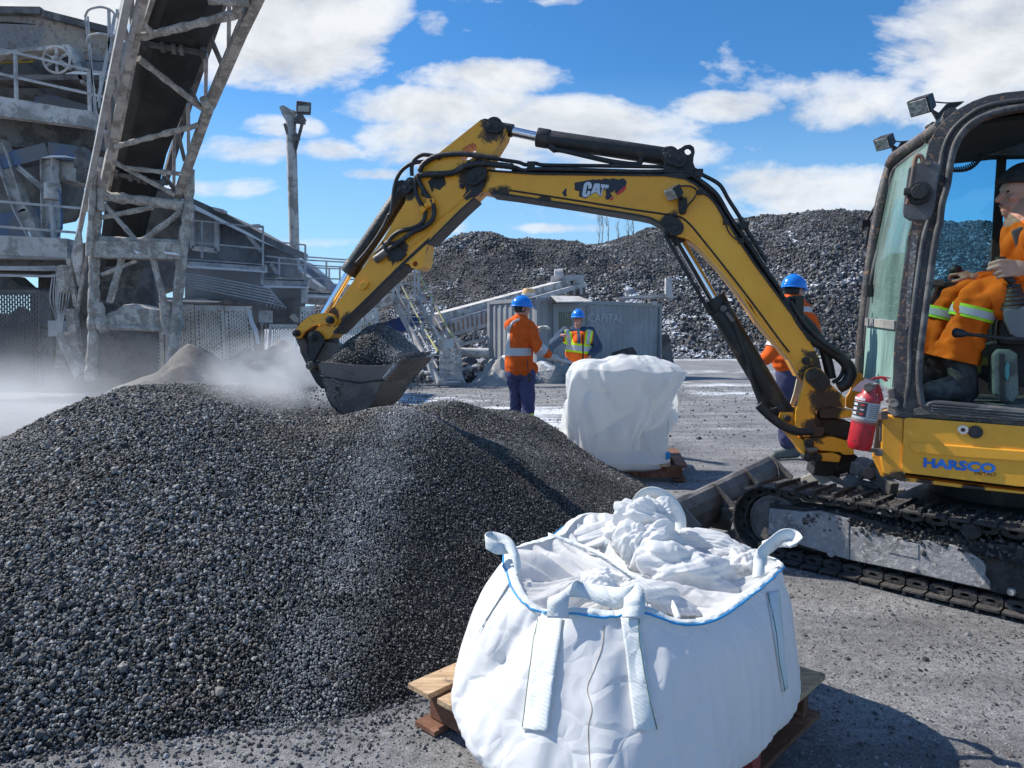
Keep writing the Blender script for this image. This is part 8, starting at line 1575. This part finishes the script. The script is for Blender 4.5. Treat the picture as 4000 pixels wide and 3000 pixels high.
for q in (((668, 120), (760, 900)), ((690, 130), (745, 880)), ((855, 70), (862, 420)), ((905, 110), (770, 800)), ((790, 560), (780, 850))): bars('cage_bar', [(('A', *q[0], 16), ('A', *q[1], 16), .03 if q[0][0] < 850 else .05)], RAIL, ld)
# underside, columns and chutes
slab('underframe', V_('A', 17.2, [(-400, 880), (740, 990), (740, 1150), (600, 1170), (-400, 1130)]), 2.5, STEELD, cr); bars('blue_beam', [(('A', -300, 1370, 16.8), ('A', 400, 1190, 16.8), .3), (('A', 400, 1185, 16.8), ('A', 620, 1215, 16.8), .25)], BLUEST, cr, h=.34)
slab('snow_strip', V_('A', 16.6, [(320, 1240), (400, 1220), (510, 1222), (620, 1245), (510, 1232), (400, 1232)]), .1, SNOWM, cr); slab('drop_box', V_('A', 17.0, [(400, 1230), (570, 1250), (580, 1350), (535, 1412), (400, 1400)]), 1.0, STEEL, cr); slab('chute', V_('A', 17.5, [(-400, 1130), (370, 1150), (370, 1560), (300, 1659), (-400, 1800)]), 1.5, surf('mottled chute plate', (.22, .21, .20), (.13, .125, .12), .5, 1.2, .85, bump=.6, bscale=8), cr)
slab('blue_chute', V_('B', 17.3, [(-400, 230), (150, 150), (330, 110), (330, 250), (230, 330), (190, 400), (-400, 420)]), .8, BLUEST, cr); bars('column', [(('A', 390, 1240, 16.8), ('A', 400, 1900, 16.8), .28), (('A', 0, 1120, 16.7), ('A', 180, 1659, 16.7), .28), (('A', 180, 1640, 16.7), ('B', 320, 400, 16.7), .30), (('A', 140, 1310, 16.6), ('A', 340, 1480, 16.6), .10)], STEEL, cr, kind='i'); slab('snow_strip', V_('B', 16.5, [(215, 310), (228, 305), (265, 395), (240, 395)]), .05, SNOWM, cr)
mb = MB(); mb.cyl(at('A', 412, 1440, 16.3), at('A', 412, 1570, 16.3), .17, n=16); own(mb.build('pressure_bottle', STEEL, None, .02), 'grey round canister strapped to the crusher column', 'canister')
MB().tube(catmull([at('A', 440, 1460, 16.3), at('A', 470, 1520, 16.2), at('A', 480, 1659, 16.2), at('B', 490, 200, 16.2), at('B', 470, 320, 16.2), at('B', 430, 350, 16.2), at('B', 385, 250, 16.3)], 6), .022, 6).build('blue_cable', surf('blue cable', (.10, .17, .28), None), cr)
bars('hook_block', [(('A', 640, 1180, 16), ('A', 700, 1330, 16), .25), (('A', 600, 1290, 16), ('A', 690, 1300, 16), .2), (('A', 660, 1330, 16), ('A', 660, 1430, 16), .22)], STEELD, cr)
# lower deck
lw = empty('lower_walkway', at('B', 300, 500, 16), 'lower steel deck with thin handrails below the crusher house', 'walkway'); t0 = 16.0
bars('deck_beam', [(('B', -500, 400, t0), ('B', 570, 450, t0), .4)], STEEL, lw, h=.42); bars('deck_beam', [(('B', -500, 500, t0), ('B', 560, 520, t0), .3)], RAIL, lw, h=.08); slab('underdeck', V_('B', t0 + .3, [(-400, 520), (560, 530), (560, 620), (-400, 600)]), 2.0, STEELD, lw)
bars('handrail', [(('B', -400, 40, t0), ('B', 630, 128, t0), .05), (('B', -400, 240, t0), ('B', 590, 318, t0), .05)], RAIL, lw)
for x in (410, -200): bars('rail_post', [(('B', x, 110 - (x < 0) * 40, t0), ('B', x + 15, 420, t0), .08)], RAIL, lw)
for k, (y0, y1) in enumerate(((585, 590), (600, 610), (650, 660))): MB().tube(catmull([at('B', -300, y0, 15.7), at('B', 150, y0 + 8, 15.6), at('B', 400, y1, 15.6), at('B', 560, y1 - 10 * k, 15.7)], 6), .03, 6).build('pipe_run', RAIL, lw)
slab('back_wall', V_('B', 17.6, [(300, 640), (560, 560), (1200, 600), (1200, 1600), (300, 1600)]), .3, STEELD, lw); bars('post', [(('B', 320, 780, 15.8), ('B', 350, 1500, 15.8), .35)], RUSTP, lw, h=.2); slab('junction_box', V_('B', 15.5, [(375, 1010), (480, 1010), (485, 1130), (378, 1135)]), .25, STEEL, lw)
for k in range(9): x = 395 + 17 * k; MB().tube(catmull([at('B', x + 20, 640, 15.6), at('B', x + 8 * math.sin(k), 850, 15.5), at('B', 450 + k * 5, 1060, 15.4), at('B', 440 + 9 * k, 1380, 15.5)], 6), .014, 5).build('hanging_cable', STEEL, lw)
slab('sloping_chute', V_('B', 16.6, [(-400, 650), (60, 655), (160, 745), (300, 750), (310, 790), (-400, 800)]), .6, STEELD, lw)
# ---- gallery with sloping roof, catwalks
ga = empty('sloping_gallery', at('C', 600, 800, 21), 'long dusty gallery with a snow lined sloping roof behind the trestle', 'gallery'); t0 = 20.6
slab('wall', V_('C', t0, [(-60, 40), (60, 40), (160, 150), (700, 440), (1050, 600), (1100, 700), (1090, 900), (60, 760), (-60, 760)]), 1.6, STEELD, ga); slab('roof', [('C', -60, -20, t0 - .5), ('C', 160, 75, t0 - .5), ('C', 480, 220, t0 - .5), ('C', 700, 345, t0 - .5), ('C', 930, 470, t0 - .5), ('C', 1125, 560, t0 - .5), ('C', 1115, 640, t0 - .5), ('C', 900, 540, t0 - .5), ('C', 600, 380, t0 - .5), ('C', 300, 210, t0 - .5), ('C', -60, 60, t0 - .5)], 2.4, surf('dark gallery roof', (.16, .155, .155), (.10, .10, .10), .5, 1.0, .9, bump=.5, bscale=8), ga)
slab('snow_strip', V_('C', t0 - .56, [(-60, 60), (30, 70), (300, 208), (520, 325), (750, 440), (900, 530), (1050, 600), (880, 535), (500, 350), (280, 240), (-60, 90)]), .1, SNOWM, ga)
wn = slab('window', V_('C', t0 - .2, [(150, 170), (410, 270), (412, 640), (148, 610)]), .1, plain('dark opening', (.05, .05, .055), .8), ga); mesh_panel('window_mesh', [at('C', 160, 185, t0 - .28), at('C', 400, 278, t0 - .28), at('C', 402, 625, t0 - .28), at('C', 160, 600, t0 - .28)], 16, 24, .014, RAIL, wn)
bars('frame', [(('C', 150, 170, t0 - .3), ('C', 410, 272, t0 - .3), .12), (('C', 150, 170, t0 - .3), ('C', 148, 610, t0 - .3), .12), (('C', 410, 272, t0 - .3), ('C', 412, 640, t0 - .3), .12), (('C', 148, 608, t0 - .3), ('C', 412, 636, t0 - .3), .12)], RAIL, wn); slab('lamp_head', V_('C', t0 - .7, [(360, 160), (470, 185), (478, 225), (440, 225), (370, 190)]), .3, STEEL, ga); bars('brace', [(('C', 745, 465, t0 - .4), ('C', 890, 640, t0 - .4), .10), (('C', 990, 780, t0 - .3), ('C', 1060, 880, t0 - .3), .09)], RAIL, ga); slab('flood_lamp', V_('C', t0 - .8, [(780, 350), (860, 345), (865, 360), (840, 372), (800, 370)]), .3, STEEL, ga)
cw = empty('stepped_catwalk', at('C', 900, 900, 19.6), 'stepped catwalk with snow edged decks and pipe handrails', 'walkway')
for x0, x1, y0, y1, h_, D in ((90, 920, 720, 780, 80, 19.8), (915, 1380, 925, 940, 90, 20.2), (1365, 1760, 1070, 1090, 50, 20.6)):
    slab('deck_beam', V_('C', D, [(x0, y0), (x1, y1), (x1, y1 + h_), (x0, y0 + h_)]), .25, STEEL, cw); slab('snow_strip', V_('C', D - .05, [(x0 - 10, y0 + h_ - 5), (x0 + 150, y0 + h_ - 2), (x1, y1 + h_ - 8), (x1 - 5, y1 + h_ + 6), (x0, y0 + h_ + 14)]), .2, SNOWM, cw); slab('deck', [('C', x0, y0 + 10, D), ('C', x1, y1 + 10, D), ('C', x1, y1 + 10, D + 1.1), ('C', x0, y0 + 10, D + 1.1)], .04, STEEL, cw, (0, 0, -1))
for a, b_, D in (((100, 300), (910, 385), 19.8), ((100, 540), (900, 612), 19.8), ((925, 525), (1360, 572), 20.2), ((930, 690), (1360, 740), 20.2), ((930, 755), (1370, 790), 20.2), ((1370, 700), (1900, 740), 20.8), ((1370, 735), (1900, 765), 20.8), ((1370, 790), (1850, 815), 20.8), ((1370, 815), (1850, 835), 21.5), ((1370, 930), (1900, 945), 20.8), ((1560, 990), (1900, 1010), 21.5)): bars('handrail', [(('C', *a, D), ('C', *b_, D), .038)], RAIL, cw)
for x, y0, y1, D in ((245, 320, 710, 19.8), (905, 365, 820, 19.8), (1362, 570, 1000, 20.2), (1080, 700, 900, 20.2), (1590, 750, 1050, 20.8), (1620, 830, 1060, 21.5), (1735, 800, 1060, 20.8), (1900, 850, 1080, 20.8)): bars('rail_post', [(('C', x, y0, D), ('C', x, y1, D), .045)], RAIL, cw)
slab('wall_or_dark_backing', V_('C', 20.9, [(60, 800), (900, 870), (1320, 1010), (1330, 1200), (1000, 1190), (60, 1200)]), .3, surf('dusty wall sheet', (.27, .26, .25), (.20, .195, .19), .5, .9, .9, bump=.5, bscale=7), cw); slab('wall_or_dark_backing', V_('C', 20.8, [(780, 1150), (1330, 1150), (1330, 1480), (780, 1480)]), .3, STEELD, cw)
slab('support', V_('C', 19.9, [(880, 860), (905, 862), (905, 1000), (880, 1000)]), .1, STEEL, cw); slab('support', V_('C', 20.2, [(1315, 1010), (1370, 1010), (1370, 1210), (1315, 1200)]), .2, STEEL, cw); slab('canopy', V_('E', 21.0, [(340, 345), (1150, 350), (1150, 430), (1050, 480), (340, 440)]), .6, STEEL, cw); slab('snow_strip', V_('E', 20.9, [(350, 370), (660, 378), (640, 400), (350, 392)]), .3, SNOWM, cw); slab('snow_strip', V_('E', 20.9, [(930, 398), (1060, 395), (1060, 412), (940, 412)]), .3, SNOWM, cw)
slab('canopy', V_('B', 20.4, [(1050, 820), (2060, 850), (2060, 885), (1050, 870)]), .6, STEELD, cw); slab('snow_strip', V_('B', 20.3, [(1060, 830), (1340, 845), (1560, 850), (1740, 858), (1700, 866), (1400, 862), (1070, 850)]), .3, SNOWM, cw)
for k in range(6): y0 = 880 + 24 * k; MB().tube(catmull([at('C', 40, y0, 18.6), at('C', 350, y0 + 45 + 5 * k, 18.4), at('C', 800, y0 + 130 + 6 * k, 18.6), at('C', 1000 + 25 * k, y0 + 190 + 9 * k, 19.2), at('C', 940 + 40 * k, 1240 + 6 * k, 19.6)], 6), .018, 5).build('cable_run', RAIL, cw)
slab('wall_or_dark_backing', V_('B', 21.4, [(1000, 860), (2060, 870), (2060, 1420), (1000, 1420)]), .2, STEELD, cw)  # dark sheet added behind the slotted panels so the slots look shaded
slab('end_wall', V_('B', 21.6, [(1150, -60), (1420, -10), (1490, 700), (1060, 860), (560, 800), (590, 420), (900, 330)]), .5, STEELD, ga)
# hoppers behind the catwalk
own(slab('feed_hopper', V_('C', 23, [(1100, 830), (1190, 725), (1300, 850), (1520, 1020), (1480, 1060), (1100, 900)]), 1.5, STEEL), 'grey tilted hopper plate at the foot of the floodlight pole', 'hopper', 'hopper plates'); own(slab('feed_hopper', V_('C', 24, [(1230, 770), (1305, 725), (1480, 870), (1650, 1060), (1400, 1070), (1300, 900)]), 1.5, BLUEST), 'blue grey sloping hopper plate right of the floodlight pole', 'hopper', 'hopper plates')
own(slab('far_shed', V_('C', 30, [(1560, 985), (1900, 1005), (1900, 1080), (1560, 1080)]), 3, plain('pale shed', (.55, .47, .38), .8)), 'low pale shed far behind the catwalk rails', 'shed')
# floodlight pole
fp = empty('floodlight_pole', at('C', 1250, 760, 23), 'tall grey pole carrying two floodlights', 'floodlight pole'); MB().cyl(at('C', 1250, 800, 23), at('D', 272, 70, 23), .155, .16, n=16).build('pole', STEEL, fp)
mb = MB(); mb.hexa([at('D', x, y, D) for D in (22.7, 23.2) for x, y in ((312, 95), (430, 100), (435, 0), (318, -15))]); fl_ = mb.build('lamp_head', STEELD, fp, .03); slab('lens', V_('D', 22.66, [(330, 25), (418, 28), (416, 72), (328, 70)]), .03, plain('floodlight glass', (.45, .42, .36), .2), fl_)
mb = MB(); mb.prism([at('D', x, y, 22.8) for x, y in ((176, 32), (215, 18), (255, 90), (255, 160), (235, 150), (210, 110))], Vector((.1, .4, 0))); mb.build('lamp_head', STEEL, fp, .03)
bars('bracket', [(('D', 225, 165, 22.8), ('D', 250, 250, 22.9), .07), (('D', 370, 140, 22.8), ('D', 310, 370, 22.9), .07), (('D', 300, 140, 22.8), ('D', 385, 150, 22.8), .16), (('D', 340, 100, 22.8), ('D', 370, 150, 22.8), .2), (('D', 305, 255, 22.8), ('D', 325, 295, 22.8), .18)], STEELD, fp); MB().tube(catmull([at('D', 305, 160, 22.8), at('D', 300, 260, 22.8), at('D', 312, 400, 22.85)], 6), .02, 5).build('cable', STEELD, fp)
# ---- perforated guard panels: offset slots cut through
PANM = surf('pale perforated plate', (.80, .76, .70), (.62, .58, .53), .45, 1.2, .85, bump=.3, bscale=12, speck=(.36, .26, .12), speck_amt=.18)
def perf(P4, nc, nr, label, mg=(.10, .06), mat=PANM):
    a, b_, c, d = P4; P = lambda u, v: a.lerp(b_, u).lerp(d.lerp(c, u), v); nrm = (b_ - a).cross(d - a).normalized() * .012; mb = MB()
    def q(u0, u1, v0, v1): L = [P(u0, v0), P(u1, v0), P(u1, v1), P(u0, v1)]; mb.add(L + [p + nrm for p in L], [(0, 1, 2, 3), (7, 6, 5, 4), (0, 4, 5, 1), (1, 5, 6, 2), (2, 6, 7, 3), (3, 7, 4, 0)])
    q(0, 1, 0, mg[1]); q(0, 1, 1 - mg[1], 1); q(0, mg[0], mg[1], 1 - mg[1]); q(1 - mg[0], 1, mg[1], 1 - mg[1]); w = (1 - 2 * mg[0]) / nc; h = (1 - 2 * mg[1]) / nr
    for i in range(nc):
        x0 = mg[0] + i * w
        if i: q(x0 - w * .30, x0 + w * .30, mg[1], 1 - mg[1])
        for j in range(nr + 1):
            y0 = mg[1] + (j + (.5 if i % 2 else 0)) * h - h * .14; q(x0 + w * .30 * (i > 0), x0 + w * (1 - .30 * (i < nc - 1)), max(mg[1], y0), max(mg[1], min(1 - mg[1], y0 + h * .34)))
    return own(mb.build('perforated_panel', mat), label, 'guard panel', 'slotted guard panels along the plant')
B4 = lambda v, D, q: [at(v, x, y, D + d) for (x, y), d in zip(q, (0, 0, 0, 0))]
perf(B4('B', 19.5, [(1000, 900), (1275, 900), (1290, 1440), (1010, 1440)]), 13, 17, 'slotted guard panel just behind the right trestle leg')
perf(B4('B', 19.5, [(1295, 880), (1520, 885), (1540, 1480), (1300, 1470)]), 10, 17, 'slotted guard panel between the trestle leg and the hinged panels')
perf(B4('B', 19.4, [(1528, 888), (1755, 892), (1785, 1520), (1550, 1510)]), 10, 18, 'slotted guard panel with a snow lump on its top left corner'); perf(B4('B', 19.4, [(1762, 892), (1975, 898), (2010, 1530), (1790, 1525)]), 9, 18, 'slotted guard panel beside the snow covered vertical strip')
perf(B4('C', 19.2, [(970, 1425), (1275, 1430), (1290, 1900), (950, 1900)]), 12, 14, 'low slotted guard panel left of the excavator bucket'); perf(B4('E', 19.6, [(290, 470), (420, 460), (430, 1100), (280, 1100)]), 5, 14, 'narrow slotted panel hidden behind the bucket linkage'); perf(B4('E', 19.8, [(590, 480), (1015, 480), (1020, 830), (590, 830)]), 17, 12, 'wide slotted guard panel seen right of the excavator stick')
slab('fence_backing', V_('B', 18.4, [(-420, 900), (60, 960), (160, 900), (300, 980), (300, 1600), (-420, 1600)]), .1, STEELD, lw)
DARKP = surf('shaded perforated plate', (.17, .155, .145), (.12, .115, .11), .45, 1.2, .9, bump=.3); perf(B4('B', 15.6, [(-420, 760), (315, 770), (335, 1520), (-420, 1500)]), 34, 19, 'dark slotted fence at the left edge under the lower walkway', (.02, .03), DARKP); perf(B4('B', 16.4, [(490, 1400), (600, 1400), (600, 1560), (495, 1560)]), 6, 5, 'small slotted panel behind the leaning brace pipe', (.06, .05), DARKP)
own(slab('snow_post', V_('C', 19.2, [(735, 1280), (760, 1270), (790, 1400), (830, 1480), (850, 1600), (860, 1640), (835, 1640), (800, 1500), (760, 1420)]), .12, SNOWM), 'crooked snow covered strip between the slotted panels and the cable box', 'snowy strip')
own(slab('electrical_box', V_('C', 19.3, [(858, 1275), (970, 1280), (970, 1410), (858, 1405)]), .3, STEEL), 'grey electrical box on the wall right of the slotted panels', 'electrical box')
own(slab('broken_board', V_('C', 20.2, [(1185, 1345), (1235, 1315), (1280, 1370), (1275, 1410), (1240, 1400)]), .1, plain('pale board', (.55, .5, .42), .8)), 'pale broken board lodged above the low slotted panel', 'board')
for k, (x, D) in enumerate(((880, 19.0), (905, 19.1), (930, 19.0))): MB().tube(catmull([at('C', x, 1410, D), at('C', x + 12 * (-1) ** k, 1490, D), at('C', x + 5, 1640, D)], 5), .014, 5).build('hanging_cable', STEEL, cw)
# ground behind the plant reads as a lit stockpile through the slots
heap('pale_stockpile', (-13, 34, 0), 9, 5, 3.2, surf('pale stockpile', (.50, .50, .52), (.36, .36, .38), .5, 1, .9, bump=.5, bscale=6), 'pale stockpile glimpsed through the slotted fence', 'stockpile', 5, kind='structure')
# ---- airborne dust
def dust(name, c, r, dens, label, sc=1.6, thr=.42, rot=0):
    m = bpy.data.materials.new(name); m.use_nodes = True; t = NT(m.node_tree); t.n.remove(m.node_tree.nodes['Principled BSDF']); out = [n for n in t.n if n.type == 'OUTPUT_MATERIAL'][0]; pv = t.new('ShaderNodeVolumePrincipled'); pv.inputs['Color'].default_value = (.86, .88, .92, 1); pv.inputs['Anisotropy'].default_value = .35
    P = t.new('ShaderNodeTexCoord').outputs['Object']; ln = t.new('ShaderNodeVectorMath', operation='LENGTH'); t.lk(P, ln.inputs[0]); G_ = t.new('ShaderNodeNewGeometry').outputs['Position']
    n_ = t.noise(G_, sc, 3, .6, .3); f = t.math('SUBTRACT', 1.0, ln.outputs['Value'], clamp=True); k = t.math('MULTIPLY', t.math('MULTIPLY', t.math('POWER', f, 1.1), t.ramp(n_, [(thr - .1, 0), (thr + .25, 1)])), dens); t.lk(k, pv.inputs['Density']); t.lk(pv.outputs[0], out.inputs['Volume'])
    me = MB().ball((0, 0, 0), 1, 24, 16).mesh(); o = bpy.data.objects.new(name, me); COL.objects.link(o); me.materials.append(m); o.location = c; o.scale = r; o.rotation_euler.z = rot; tag(o, label, 'dust', kind='stuff')
dust('dust_cloud', at('E', 260, 1230, 6.0), (.95, .6, .55), 8.5, 'pale dust puff rising under the lifted bucket', 3.2, .47)
dust('dust_cloud', at('M', 20, 300, 7.8), (1.5, 1.2, .70), 2.0, 'bright dust drifting at the left edge behind the slag pile', 1.2, .40)
dust('dust_cloud', at('B', 1000, 1500, 10.5), (4.6, 2.2, .95), .17, 'thin dust hanging low in front of the plant', .9, .40)
dust('dust_cloud', at('C', 700, 950, 17.5), (3.4, 1.0, 1.5), .45, 'faint dust drifting before the catwalk', .8, .42)
